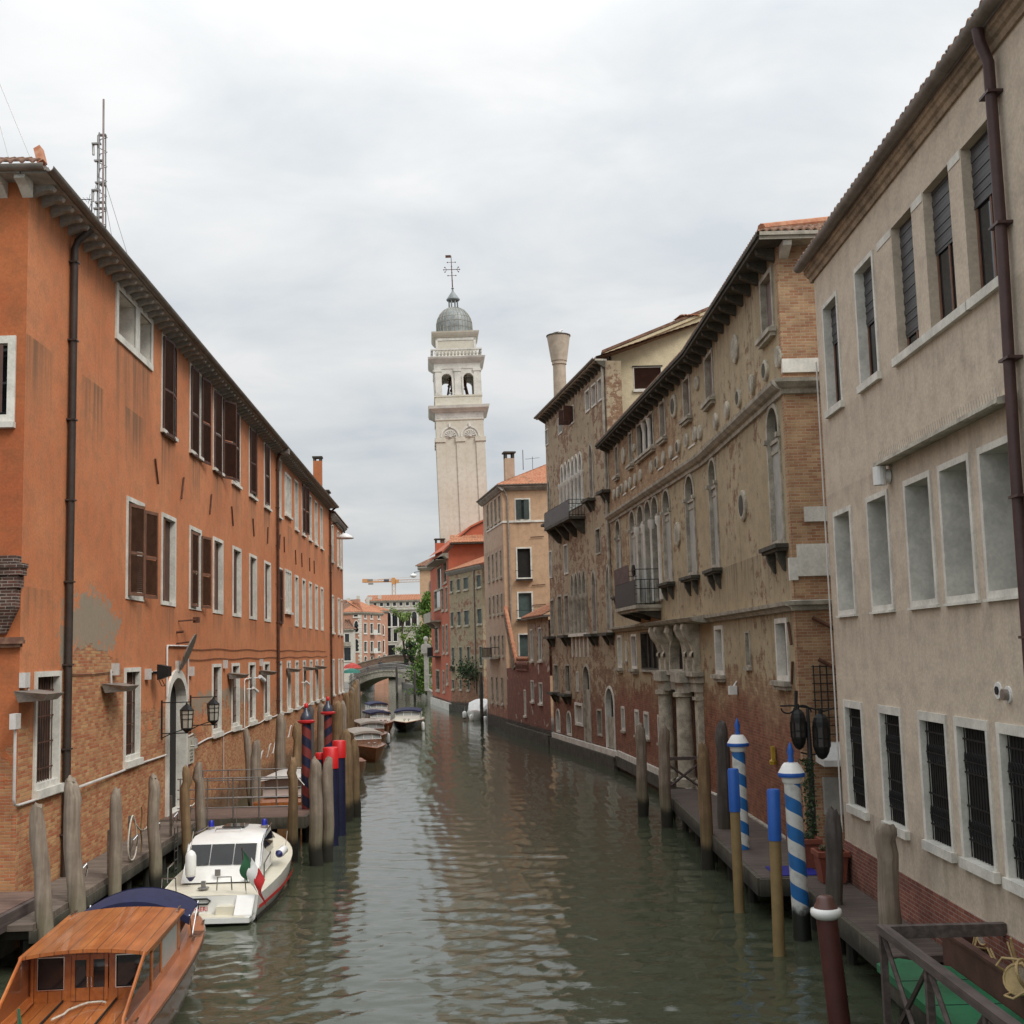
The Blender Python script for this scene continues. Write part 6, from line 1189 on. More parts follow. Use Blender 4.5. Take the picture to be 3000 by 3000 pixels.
# --- white police boat
pb = root('police_boat', (-7.62, 30.35, 0), 'white police motorboat with blue beacons moored below the wooden landing stage', 'boat', rz=R(91))
h, d, bm, sh = hull(7.6, 2.75, .62, 1.15, 0., 2.6, .35, tr=.9)
B_(h, 'hull', M['gelcoat'], pb, 45); B_(d, 'deck', M['creamdeck'], pb, 45)
m = MB(LOCAL)
for sg in (1, -1): m.loft([[(7.6*t, sg*(bm(t)+.012), z_) for z_ in (sh(t)*.5-.02, sh(t)*.5+.06)] for t in [i/24 for i in range(22)]])
B_(m, 'red_stripe', M['red'], pb)
m = MB(LOCAL)
for sg in (1, -1): m.loft([[(7.6*t, sg*(bm(t)*(.95-.05*t)+.02), z_) for z_ in (-.1, .13)] for t in [i/24 for i in range(18)]])
B_(m, 'waterline', M['blackhull'], pb)
m = lb((-.55, .05, -1.12, 1.12, .08, .2)); m.prism([(.0, .2), (.0, .62), (-.42, .24), (-.42, .2)], 1, -1.15, -.72); m.prism([(.0, .2), (.0, .62), (-.42, .24), (-.42, .2)], 1, .95, 1.15); B_(m, 'swim_platform', M['gelcoat'], pb)
m = lb((-.5, .0, -1.0, 1.0, .202, .215), (-.22, .0, -.7, -.25, .215, .40)); B_(m, 'step_pad', M['creamdeck'], pb)
m = MB(LOCAL); m.tube([(-.03, .75, .5), (-.03, .72, .56), (-.03, .0, .56), (-.03, -.08, .51), (-.03, -.02, .44), (-.03, .70, .44), (-.03, .75, .5)], .022, 6); B_(m, 'transom_handle', M['iron'], pb)
fc = bpy.data.curves.new('t', 'FONT'); fc.body = 'CARABINIERI'; fc.size = .15; fc.extrude = .003; fc.align_x = 'CENTER'; fo = bpy.data.objects.new('t', fc); COL.objects.link(fo); dg = bpy.context.evaluated_depsgraph_get(); tm = bpy.data.meshes.new_from_object(fo.evaluated_get(dg)); bpy.data.objects.remove(fo)
# text plane: local X of the letters runs to -y of the boat, letters' up is +z, facing astern
tm.transform(Matrix(((0, 0, -1, -.012), (-1, 0, 0, .42), (0, 1, 0, .27), (0, 0, 0, 1)))); tm.materials.clear(); tm.materials.append(M['red']); to = bpy.data.objects.new('lettering', tm); COL.objects.link(to); to.parent = pb
# cabin
z0, z1 = 1.02, 1.78
m = MB(LOCAL); A = [(1.35, .98, .75), (2.0, .92, 1.60), (2.6, .90, 1.78), (4.1, .82, 1.80), (5.4, .55, 1.12)]
def half(sg): return [(1.35, .98*sg, .7), (1.95, .93*sg, 1.55), (2.5, .90*sg, 1.70), (4.0, .80*sg, 1.72), (5.3, .62*sg, 1.08), (5.3, .62*sg, .95), (3.3, .98*sg, .85)]
for sg in (1, -1): m.add(half(sg), [tuple(range(7))])
m.loft([[(x, y*f, z+(.07*(1-f*f) if z > 1.5 else 0)) for f in (1, .5, 0, -.5, -1)] for x, y, z in half(1)[:6]])
cb_ = B_(m, 'cabin', M['gelcoat'], pb, 35)
def onp(p, q, f0, f1, y0, y1, off=.012):     # a pane lying just above the slope from p to q (x, z)
    a = V((p[0]+(q[0]-p[0])*f0, p[1]+(q[1]-p[1])*f0)); b_ = V((p[0]+(q[0]-p[0])*f1, p[1]+(q[1]-p[1])*f1)); n_ = V((-(q[1]-p[1]), q[0]-p[0])).normalized()*off
    return [(a.x+n_.x, y0, a.y+n_.y), (a.x+n_.x, y1, a.y+n_.y), (b_.x+n_.x, y1, b_.y+n_.y), (b_.x+n_.x, y0, b_.y+n_.y)]
for y0, y1 in ((.86, .33), (.31, -.27), (-.29, -.84)):
    m = MB(LOCAL); m.add(onp((1.35, .72), (1.95, 1.58), .42, .96, y0, y1, .035), [(0, 1, 2, 3)]); B_(m, 'rear_window', M['boat_glass'], cb_)
m = MB(LOCAL); m.add(onp((4.0, 1.74), (5.3, 1.1), .1, .9, .72, -.72, .06), [(0, 1, 2, 3)]); B_(m, 'windscreen', M['boat_glass'], cb_)
for sg in (1, -1):
    m = MB(LOCAL); m.add([(2.35, .94*sg, 1.08), (2.5, .918*sg, 1.58), (3.95, .83*sg, 1.62), (4.75, .735*sg, 1.2), (4.3, .83*sg, 1.08)], [(0, 1, 2, 3, 4)]); B_(m, 'side_window', M['boat_glass'], cb_)
    m = MB(LOCAL); m.tube([(1.75, .97*sg, 1.0), (2.05, .96*sg, 1.56), (2.6, .94*sg, 1.76), (4.0, .84*sg, 1.78)], .02, 6); B_(m, 'grab_rail', M['chrome'], cb_)
    m = MB(LOCAL); m.lathe([(.085, 0), (.085, .04), (.075, .05), (.07, .17), (.05, .2)], (3.55, .72*sg, 1.76), 12); be = B_(m, 'beacon', M['blue'], pb, 40); m = MB(LOCAL); m.lathe([(.10, -.02), (.10, .045)], (3.55, .72*sg, 1.755), 12); B_(m, 'beacon_base', M['sheet'], be)
m = lb((3.2, 3.85, -.25, .35, 1.80, 1.83)); B_(m, 'roof_hatch', M['boat_glass'], cb_); m = MB(LOCAL); m.tube([(2.55, .38, 1.8), (2.6, .36, 1.85), (2.6, -.28, 1.85), (2.55, -.3, 1.8)], .02, 5); m.tube([(3.6, .05, 1.8), (3.7, .05, 2.9)], .008, 4); B_(m, 'roof_rail', M['chrome'], cb_)
for L_ in ([(.35, 1.21, .68), (.35, 1.19, 1.0), (.35, .86, 1.0), (.35, .84, .68)], [(.35, -.15, .68), (.35, -.17, 1.0), (.35, -.5, 1.0), (.35, -.52, .68)], [(.9, -1.2, .8), (.95, -1.2, 1.2), (2.1, -1.15, 1.3), (2.3, -1.1, 1.0)], [(.9, 1.2, .8), (.95, 1.2, 1.15), (1.5, 1.2, 1.2)]): m = MB(LOCAL); m.tube(L_, .018, 6); B_(m, 'stern_rail', M['chrome'], pb)

m = lb((.62, .72, .2, .3, .7, .86)); m.lathe([(.14, .68), (.14, .71)], (.67, .25, 0), 10); B_(m, 'bollard', M['steel'], pb); m = lb((1.33, 1.36, -.02, .12, .86, 1.02), (1.28, 1.3, -.75, -.6, .8, .86)); B_(m, 'locker_latch', M['steel'], pb)
def fender(p, r, l, label, ax=(0, 0, 1)):
    o = root('fender', p, label, 'fender'); m = MB(LOCAL); a = V(ax); m.tube([tuple(a*l*t) for t in (-.5, -.42, -.3, .3, .42, .5)], [.03, r*.75, r, r, r*.75, .03], 12); B_(m, 'body', M['gelcoat'], o, 60); m = MB(LOCAL); m.tube([tuple(a*l*t) for t in (-.56, -.5, -.40)], [.03, r*.5, r*.86], 10); B_(m, 'tip', plain('navy fender tip', (.02, .025, .12), .5), o); m = MB(LOCAL); m.tube([tuple(a*l*.5), tuple(a*l*.5+V((.05, .05, .45)))], .01, 4); B_(m, 'line', M['rope'], o); return o
fender((-8.3, 31.4, 1.2), .14, .72, 'white fender with a blue tip hanging at the cabin back of the police boat')
fender((-6.45, 33.7, 1.12), .12, .6, 'white fender lying on the side deck of the police boat', (.12, 1, .12))
fl = root('flag', (-6.62, 30.5, .7), 'italian flag drooping over the stern of the police boat', 'flag'); m = MB(); m.tube([(-6.72, 30.55, .62), (-6.80, 30.4, 1.75)], .014, 5); m.build('pole', M['chrome'], fl)
for k, (mt, nm) in enumerate((('green', 'green_band'), ('gelcoat', 'white_band'), ('red', 'red_band'))):
    m = MB(); rows = []
    for j in range(9):
        f = j/8; rows.append([(-6.79+.19*(k+g_)+.05*math.sin(6*f+k), 30.38-.07*(k+g_)+.05*math.cos(5*f+2*g_), 1.68-.62*f-.17*(k+g_)**1.25) for g_ in (0, .5, 1)])
    m.loft(rows); o = m.build(nm, M[mt], fl, True)
# --- moored and moving taxis further up
def taxi(label, x, y, rz, L=8.6, B=2.15, hullm='varnish_d', top='navy', deckm='deck_pale', cabinw=None, sc=1., rows=3, foredeck=None, hs=(.82, 1.0)):
    t = root('water_taxi', (x, y, 0), label, 'boat', 'taxi boats on the canal', rz)
    h, d, bm, sh = hull(L, B, hs[0], hs[1], .12, 3.0, .45)
    B_(h, 'hull', M[hullm], t, 50); B_(d, 'deck', M[foredeck or deckm], t, 50)
    m = MB(LOCAL)
    for sg in (1, -1): m.tube([(L*q, sg*(bm(q)+.015), sh(q)-.01) for q in [i/24 for i in range(25)]], .03, 5)
    B_(m, 'gunwale', M['varnish_r'], t)
    x0, x1, wb = L*.16, L*.60, B*.42
    m = MB(LOCAL); m.loft([[(x0, wb, z), (x1, wb*.92, z), (x1+.02, 0, z), (x1, -wb*.92, z), (x0, -wb, z)] for z in (.85, 1.18)], close=True); B_(m, 'cabin', M['deck_pale'] if cabinw is None else M[cabinw], t)
    m = MB(LOCAL); fr = lambda z, k: [(x0+.05, (wb-.02)*k, z), (x1-.02-.3*(z-1.18), (wb*.92-.02)*k, z), (x1+.02-.3*(z-1.18), 0, z), (x1-.02-.3*(z-1.18), -(wb*.92-.02)*k, z), (x0+.05, -(wb-.02)*k, z)]
    m.loft([fr(1.18, 1), fr(1.55, .95)], close=True); B_(m, 'windows', M['curtain'], t)
    m = MB(LOCAL)
    for y_ in [wb*.9*k for k in (-1, -.33, .33, 1)]: m.tube([(x1+.03, y_, 1.16), (x1-.09, y_*.95, 1.57)], .028, 4)
    for y_ in (1, -1):
        for f in (0, .33, .66): m.tube([(x0+(x1-x0)*f, wb*y_, 1.16), (x0+(x1-x0)*f, wb*.96*y_, 1.57)], .03, 4)
    for z in (1.18, 1.55): m.tube([(x1+.02, wb*.9, z), (x1+.03-.3*(z-1.18), 0, z), (x1+.02, -wb*.9, z)], .025, 4)
    B_(m, 'window_frames', M['gelcoat'], t)
    B_(roofslab(x0-.3, x1+.1, wb*2.05, wb*1.95, 1.58, 1.56, .14, .13), 'roof', M[top], t, 45)
    m = MB(LOCAL)
    for y_ in (.35, -.35): m.tube([(L*.9, y_*.5, sh(.9)), (L*.9, y_*.5, sh(.9)+.12)], .03, 5)
    m.lathe([(.1, sh(.8)), (.12, sh(.8)+.1), (.02, sh(.8)+.12)], (L*.78, .18, .03), 8); m.lathe([(.1, sh(.8)), (.12, sh(.8)+.1), (.02, sh(.8)+.12)], (L*.78, -.18, .03), 8); B_(m, 'deck_fittings', M['chrome'], t)
    return t
taxi('moored brown wooden taxi with a beige canvas roof and a pane with two upright stickers', -10.6, 81.3, R(-75), top='canvas')
taxi('moored brown wooden taxi with a rounded beige roof, second from the striped posts', -11.6, 92.3, R(-75), top='canvas')
taxi('moored taxi with a navy canopy just left of the moving black boat', -12.7, 107.3, R(-75), top='navy', cabinw='gelcoat')
taxi('moored taxi with a navy canopy, farthest of the moored row before the bridge', -14.8, 126, R(-76), top='navy', cabinw='gelcoat')
taxi('black hulled taxi with cream foredeck and navy top under way in mid canal', -9.55, 109.5, R(-87), L=9.2, B=2.7, hullm='blackhull', foredeck='creamdeck', cabinw='gelcoat', hs=(.8, .95))
fender((-7.85, 102.5, .35), .14, .8, 'white fender hanging from the side of the black hulled moving taxi'); fender((-9.2, 87.5, .45), .16, .8, 'pale yellow fender hanging between the moored taxis')
# small open boat nearest the striped posts, with a person in it
sb = root('motorboat', (-9.6, 68.0, 0), 'small varnished wooden motorboat with an open cockpit moored behind the thick posts', 'boat', rz=R(-80)); h, d, bm, sh = hull(7.4, 2.1, .75, 1.15, 0, 2.4, .45); B_(h, 'hull', M['varnish_d'], sb, 50); B_(d, 'deck', M['varnish_r'], sb, 50)
m = MB(LOCAL); m.loft([[(x, y, z) for x, y in ((2, .7), (5.2, .6), (5.5, 0), (5.2, -.6), (2, -.7))] for z in (.8, 1.18)], close=True); B_(m, 'cockpit', M['varnish_d'], sb); m = MB(LOCAL); m.loft([[(5.2, .6, 1.15), (5.5, 0, 1.15), (5.2, -.6, 1.15)], [(5.0, .55, 1.55), (5.3, 0, 1.55), (5.0, -.55, 1.55)]]); B_(m, 'windscreen', M['curtain'], sb); m = MB(LOCAL); m.tube([(6.9, 0, 1.1), (6.95, 0, 1.35)], .03, 5); m.tube([(6.5, .3, 1.1), (6.5, .3, 1.2), (6.8, .1, 1.2)], .02, 5); B_(m, 'bow_cleat', M['chrome'], sb)
# orange and white launch behind the landing stage
lb_ = root('motor_launch', (-9.0, 46.3, 0), 'white topped launch with an orange hull moored behind the landing stage', 'boat', rz=R(91)); h, d, bm, sh = hull(7.2, 2.05, .95, 1.1, 0, 2.6, .3); B_(h, 'hull', M['varnish'], lb_, 50); B_(d, 'deck', M['varnish_r'], lb_, 50)
m = lb((1.3, 4.6, -.8, .8, 1.0, 1.3)); B_(m, 'cabin', M['gelcoat'], lb_); m = lb((1.35, 4.5, -.77, .77, 1.3, 1.66)); B_(m, 'windows', M['curtain'], lb_); B_(roofslab(.9, 4.8, 1.75, 1.6, 1.74, 1.7, .1, .1), 'roof', M['gelcoat'], lb_, 40)
m = MB(LOCAL)
for y_ in (-.78, -.26, .26, .78):
    m.box(1.3, 1.345, y_-.04, y_+.04, 1.3, 1.66)
B_(m, 'window_frames', M['gelcoat'], lb_)
# white cabin boat beyond the bridge
fb = root('cabin_cruiser', (-28.8, 240, 0), 'white cabin boat coming through the arch of the bridge', 'boat', rz=R(-86)); h, d, bm, sh = hull(9, 2.5, .9, 1.3, 0, 2.6, .4); B_(h, 'hull', M['blackhull'], fb, 50); B_(d, 'deck', M['gelcoat'], fb, 50); m = MB(LOCAL); m.loft([[(2, 1.0, z), (6, .9, z), (6.2, 0, z), (6, -.9, z), (2, -1.0, z)] for z in (1.0, 1.5)], close=True); B_(m, 'cabin', M['gelcoat'], fb); m = lb((2.1, 5.8, -.9, .9, 1.5, 1.95)); B_(m, 'windows', M['pane'], fb); B_(roofslab(1.8, 6.1, 2.0, 1.8, 2.1, 2.05, .15, .12), 'roof', M['gelcoat'], fb, 40)
# boat under a white tarpaulin on the right
cv = root('covered_boat', (-3.2, 121.5, 0), 'small boat under a white tarpaulin moored at the mottled house on the right', 'boat', rz=R(-98)); h, d, bm, sh = hull(6.5, 2.3, .7, .9, 0, 2.2, .4); B_(h, 'hull', M['gelcoat'], cv, 50); B_(d, 'deck', M['varnish_r'], cv, 50)
m = MB(LOCAL); m.loft([[(x, w_, .8), (x, w_*.9, zt*.8+.1), (x, w_*.35, zt), (x, -w_*.35, zt), (x, -w_*.9, zt*.8+.1), (x, -w_, .8)] for x, w_, zt in ((.6, .95, 1.55), (1.5, 1.05, 1.85), (3.4, 1.05, 1.85), (4.8, .85, 1.35), (5.6, .5, .95))], caps=True); B_(m, 'tarpaulin', M['whitecanvas'], cv)
for i, (p, lab) in enumerate((((-5.0, 117, .5), 'white square fender at the left end of the tarpaulin covered boat'), ((-4.3, 115.5, .25), 'white round fender hanging from the tarpaulin covered boat'), ((-3.0, 114.9, .1), 'white buoy at the right end of the tarpaulin covered boat'))): fender(p, .2, .7, lab)
# ---------------------------------------------------------------- people (small in the picture)
def person(label, x, y, z, rz, coat, legs, skin=(.45, .27, .2), stride=.12, h=1.72, arm=.1, hair=(.03, .02, .015)):
    t = root('person', (x, y, z), label, 'person', rz=rz); k = h/1.72
    J = {'p': (0, 0, .92, .13), 's1': (0, 0, 1.1, .135), 's2': (0, 0, 1.32, .15), 'n': (0, 0, 1.46, .06), 'h0': (0, .02, 1.56, .085), 'h1': (0, .02, 1.66, .085),
         'hl': (.10, 0, .88, .09), 'kl': (.11, stride*.6+.02, .48, .065), 'al': (.11, stride, .08, .045), 'fl': (.12, stride+.15, .04, .04), 'hr': (-.10, 0, .88, .09), 'kr': (-.11, -stride*.3+.03, .48, .065), 'ar': (-.11, -stride, .08, .045), 'fr': (-.12, -stride+.15, .04, .04),
         'sl': (.19, 0, 1.38, .065), 'el': (.25, -arm, 1.12, .05), 'wl': (.24, arm, .88, .035), 'dl': (.24, arm+.05, .80, .035), 'sr': (-.19, 0, 1.38, .065), 'er': (-.25, arm*.5, 1.12, .05), 'wr': (-.22, arm+.1, .9, .035), 'dr': (-.22, arm+.16, .83, .035)}
    E = [('p', 's1'), ('s1', 's2'), ('s2', 'n'), ('n', 'h0'), ('h0', 'h1'), ('p', 'hl'), ('hl', 'kl'), ('kl', 'al'), ('al', 'fl'), ('p', 'hr'), ('hr', 'kr'), ('kr', 'ar'), ('ar', 'fr'), ('s2', 'sl'), ('sl', 'el'), ('el', 'wl'), ('wl', 'dl'), ('s2', 'sr'), ('sr', 'er'), ('er', 'wr'), ('wr', 'dr')]
    K = list(J); me = bpy.data.meshes.new('body'); me.from_pydata([(J[q][0]*k, J[q][1]*k, J[q][2]*k) for q in K], [(K.index(a), K.index(b_)) for a, b_ in E], [])
    o = bpy.data.objects.new('body', me); COL.objects.link(o); o.modifiers.new('s', 'SKIN'); sb_ = o.modifiers.new('u', 'SUBSURF'); sb_.levels = 2; sb_.render_levels = 2
    for i, q in enumerate(K): me.skin_vertices[0].data[i].radius = (J[q][3]*k,)*2
    me.skin_vertices[0].data[0].use_root = True
    dg = bpy.context.evaluated_depsgraph_get(); nm = bpy.data.meshes.new_from_object(o.evaluated_get(dg)); o.modifiers.clear(); o.data = nm; nm.name = 'body'; bpy.data.meshes.remove(me); o.parent = t
    nm.materials.clear()
    for c, n_ in ((coat, 'coat'), (legs, 'trousers'), (skin, 'skin')): nm.materials.append(plain('person '+n_, c, .85, var=.1))
    for p in nm.polygons: cz = p.center.z/k; p.material_index = 2 if (cz > 1.48 or (cz < .87 and abs(p.center.x) > .2*k)) else (0 if cz > .84 else 1); p.use_smooth = True
    m = MB(LOCAL); m.lathe([(.03, 1.78*k), (.09, 1.75*k), (.115, 1.68*k), (.112, 1.6*k)], (0, -.015*k, 0), 12); B_(m, 'hair', plain('hair', hair, .8), t, 60); return t
zb = lambda s: 1.9+2.05*(1-(2*(s+1.5)/(FBr.L+3)-1)**2)**.92
for (px_, lab, ct, lg, rz_) in ((2.2, 'person in dark navy clothes near the left end of the stone bridge', (.02, .02, .05), (.03, .03, .05), 1.), (5.6, 'person in a dark green coat, left of the pair on the stone bridge', (.03, .045, .035), (.03, .03, .035), .4), (6.05, 'person in a dark grey coat, right of the pair on the stone bridge', (.035, .04, .045), (.02, .02, .03), -.4), (13.6, 'person in grey clothes leaning at the right foot of the stone bridge', (.12, .11, .10), (.05, .05, .06), .9)):
    p = FBr.p(px_, zb(px_), -1.2); person(lab, p.x, p.y, p.z, rz_, ct, lg)
for i, (s, lab) in enumerate(((1.2, 'person in a dark maroon coat, left of the two on the quay by the bridge'), (2.6, 'person in a dark brown coat, right of the two on the quay by the bridge'))): p = FBr.p(FBr.L+s, 2.0, -.6); person(lab, p.x, p.y, p.z, .3*i, (.06, .02, .025), (.03, .02, .02))
person('person in a dark blue jacket standing in the small varnished motorboat', -9.0, 64.3, .62, R(180), (.015, .02, .06), (.30, .30, .28), h=1.55, stride=.03)
um = root('market_umbrella', (-27.4, 203, 1), 'red and green umbrella at the left end of the stone bridge', 'umbrella'); m = MB(); m.tube([(-27.3, 203, 1), (-27.3, 203, 5.2)], .06, 6); m.build('pole', M['iron'], um)
m = MB(); m.lathe([(1.6, 4.3), (1.1, 4.85), (.1, 5.25)], (-27.1, 203, 0), 10); m.build('red_canopy', plain('red umbrella cloth', (.35, .04, .03), .8), um); m = MB(); m.lathe([(1.5, 3.55), (1.2, 4.0), (.1, 4.35)], (-27.0, 201.6, 0), 10); m.build('green_canopy', plain('green umbrella cloth', (.02, .13, .10), .8), um)
# ---------------------------------------------------------------- docks, posts and small things along the banks
M['pile'] = woodmat('weathered oak pile', (.20, .155, .115), (.34, .285, .225), 2, .9, .7, .8, wetz=.45, green=.5)
M['pile_br'] = woodmat('brown mooring pile', (.17, .105, .055), (.30, .20, .105), 2, .9, .7, .8, wetz=.5, green=.4)
M['pile_dk'] = woodmat('dark wet pile', (.06, .05, .045), (.12, .105, .095), 2, .9, .7, .8, wetz=.6, green=.3)
M['dock'] = woodmat('grey brown dock planks', (.13, .10, .08), (.24, .19, .15), 0, .85, .6, .5, planks=.16)
M['dock2'] = woodmat('reddish dock planks', (.13, .075, .055), (.22, .14, .11), 0, .8, .6, .5, planks=.16)
M['dockr'] = woodmat('dark brown boardwalk', (.075, .055, .045), (.14, .105, .085), 0, .85, .6, .5, planks=.17)
M['beam'] = woodmat('dark timber beam', (.06, .045, .04), (.13, .10, .09), 1, .8, .6, .4)
M['khaki'] = plain('khaki painted pole', (.24, .165, .07), .6, var=.15, bump=.1); M['poleblue'] = plain('bright blue paint', (.012, .10, .42), .45, var=.1); M['navyp'] = plain('navy painted pole', (.014, .016, .05), .45, var=.25); M['maroon'] = plain('maroon painted pole', (.075, .022, .018), .55, var=.2); M['terracotta'] = plain('terracotta', (.20, .055, .03), .85, var=.2); M['redcap'] = plain('bright red cap', (.60, .015, .018), .45, var=.08)
M['cane'] = plain('pale cane', (.42, .30, .14), .6, var=.25, scale=6); M['greenb'] = plain('green painted boards', (.015, .14, .06), .45, var=.3, scale=1.2); M['boxtimber'] = plain('brown timber', (.085, .035, .025), .7, var=.3)
def stripes(name, a, b, pitch, turn, z0=0., wet=None):
    q = NB(name); x, y, z = q.sep(q.obj()); an = q.ma('DIVIDE', q.ma('ARCTAN2', y, x), 2*math.pi)
    f = q.ma('FRACT', q.ma('ADD', q.ma('DIVIDE', z, pitch), q.ma('MULTIPLY', an, turn))); n = q.noise(q.obj(), 5, 4, .6)
    c = q.mix(q.ma('GREATER_THAN', f, .5), a, b); c = q.mix(q.step(n, .45, .75, 0, .3), c, (.05, .05, .05))
    wz = q.ma('ADD', q.sep(q.pos())[2], q.ma('MULTIPLY', n, -.4)); c = q.mix(q.step(wz, (wet or .3)+.1, (wet or .3)-.12), c, (.012, .014, .01)); return q.fin(c, .45, q.bump(n, .2, .01))
M['st_blue'] = stripes('blue and white spiral', (.015, .14, .40), (.62, .63, .60), .62, 1, wet=.45); M['st_red'] = stripes('red and navy spiral', (.21, .035, .03), (.012, .016, .05), .68, 1, wet=.4); M['st_red2'] = stripes('red and navy spiral b', (.21, .035, .03), (.012, .016, .05), .62, -1, wet=.4)
def pile(label, x, y, zt, r, mat='pile', lean=(0, 0), taper=.8, blunt=False, grp='wooden mooring piles', nm='mooring_pile', n=14):
    t = root(nm, (x, y, 0), label, 'post', grp); m = MB(LOCAL); rn = random.Random(int(x*97+y*31)); pts = []; rs = []
    H = [-.6, 0, .5, zt*.35, zt*.6, zt*.8, zt-.45, zt-.18, zt-.04, zt]
    for i, z in enumerate(H): f = max(0, z)/zt; pts.append((lean[0]*f+rn.gauss(0, .02), lean[1]*f+rn.gauss(0, .02), z)); rs.append(r*(1.08-.1*f)*rn.uniform(.95, 1.05)*(1 if z < zt-.3 else (1 if blunt else ((.86, .62, .5)[i-7]))))
    m.tube(pts, rs, n)
    for i_ in range(len(m.v)): p = m.v[i_]; a_ = (i_ % n); k_ = 1+.055*math.sin(a_*2.3+x*7)*math.sin(a_*1.1+y)+rn.uniform(-.02, .02); c_ = pts[i_//n]; m.v[i_] = V((c_[0]+(p[0]-c_[0])*k_, c_[1]+(p[1]-c_[1])*k_, p[2]+(rn.uniform(-.05, .03) if i_//n > 7 else 0)))
    o = m.build('shaft', M[mat], t); smooth_angle(o, 60); return t
LPX = [(-9.78, 25.9, 3.4, .17, (-.30, .0), 'leaning grey pile nearest the camera on the left, beside the raised brown deck'), (-9.86, 27.9, 3.72, .19, (-.22, 0), 'thick grey pile in front of the drainpipe foot of the orange building'), (-9.9, 30.5, 3.2, .145, (0, 0), 'grey pile between the two hanging rope loops on the left boardwalk'), (-9.86, 33.8, 3.2, .165, (-.1, 0), 'grey pile just left of the white police boat, before the canal door'), (-9.9, 37., 3.15, .135, (-.05, 0), 'brown pile in front of the right jamb of the canal door'), (-9.92, 38.8, 3.12, .15, (-.1, .0), 'pale grey pile at the left end of the landing stage railing')]
for x, y, z, r, l, lab in LPX: pile(lab, x, y, z, r, 'pile' if 'brown' not in lab.split()[:1] else 'pile_br', l)
GX = [(-10.75, 50, 3.5, .14, (-.25, 0), 'pile', 'thin leaning grey pile behind the landing stage, closest to the sign'), (-10.0, 47.2, 3.2, .19, (0, 0), 'pile', 'thick blunt greenish pile behind the middle of the landing stage railing'), (-10.45, 54, 3.85, .22, (.1, 0), 'pile', 'broad grey pile behind the orange and white launch, left of the red striped pole'), (-9.2, 51.5, 3.6, .17, (0, 0), 'pile_br', 'greenish brown blunt pile just left of the first striped pole'), (-10.9, 57, 3.5, .17, (-.1, 0), 'pile', 'grey pile in front of the second drainpipe of the orange building'), (-9.75, 58, 4.0, .2, (0, 0), 'pile_dk', 'dark grey pile between the two red and navy striped poles'), (-9.9, 62.5, 3.95, .22, (0, 0), 'pile', 'pale grey pile just left of the second striped pole'), (-7.1, 39.0, 3.15, .15, (0, 0), 'pile_br', 'brown pile at the right end of the landing stage'), (-6.22, 38, 3.2, .19, (0, 0), 'pile', 'thick grey pile right of the first red striped pole, left one of its pair'), (-5.98, 38.7, 3.15, .18, (.02, .05), 'pile', 'thick grey pile right of the first red striped pole, right one of its pair'), (-6.68, 48, 3.42, .25, (0, 0), 'pile_br', 'tall thick brown pile in front of the small motorboat'), (-6.5, 49.2, 2.95, .2, (0, 0), 'pile_br', 'shorter brown pile touching the tall thick brown pile')]
for x, y, z, r, l, mt, lab in GX: pile(lab, x, y, z, r, mt, l)
FX = ['first and broadest pile of the row along the end of the orange building', 'second pile of the row along the end of the orange building, greyish', 'third pile of the row along the end of the orange building', 'fourth pile of the row along the end of the orange building, brown', 'fifth pile of the row before the stone bridge, greyish', 'sixth pile of the row before the stone bridge, brown', 'seventh pile of the row, third from the stone bridge', 'eighth pile of the row, second from the stone bridge', 'last dark pile of the row, nearest the stone bridge']
for i, (px_, py_, zt) in enumerate(((-10.35, 71, 3.7), (-10.75, 76, 3.5), (-11.5, 83, 3.85), (-11.9, 88, 3.8), (-12.6, 94, 3.95), (-13.1, 99, 4.0), (-13.75, 105, 4.2), (-14.4, 111, 4.2), (-15.1, 117, 4.35))): pile(FX[i], px_, py_, zt, .3 if i == 0 else .24, ('pile_br', 'pile', 'pile_br')[i % 3] if i < 8 else 'pile_dk')
RX = [(4.65, 47.1, 3.42, .2, 'pile', 'grey pile standing farthest from the camera on the right, left of the X braced rail'), (5.2, 44.2, 3.52, .2, 'pile', 'grey pile at the corner of the right boardwalk beside the X braced rail'), (5.3, 35.7, 3.53, .175, 'pile_br', 'brown grey pile standing in front of the palazzo portal'), (6.05, 36.8, 4.05, .19, 'pile_dk', 'tall dark pile just left of the first blue and white striped pole'), (6.42, 25.9, 2.9, .17, 'pile_dk', 'dark mossy pile in front of the terracotta planters'), (6.6, 22.7, 2.92, .2, 'pile', 'blunt grey brown pile in front of the red brick base of the beige building')]
for x, y, z, r, mt, lab in RX: pile(lab, x, y, z, r, mt, (.08 if y < 30 else .03, 0), blunt=y < 24)
pile('thin black pole standing beside the white tarpaulin boat', -3.1, 108.5, 4.6, .14, 'pile_dk', grp='thin dark poles by the far bank'); pile('thin dark pole in the water in front of the bridge arch', -17.7, 182, 4.6, .17, 'pile_dk', grp='thin dark poles by the far bank'); pile('thin dark pole in front of the right end of the bridge', -14.3, 173, 4.2, .17, 'pile_dk', grp='thin dark poles by the far bank')
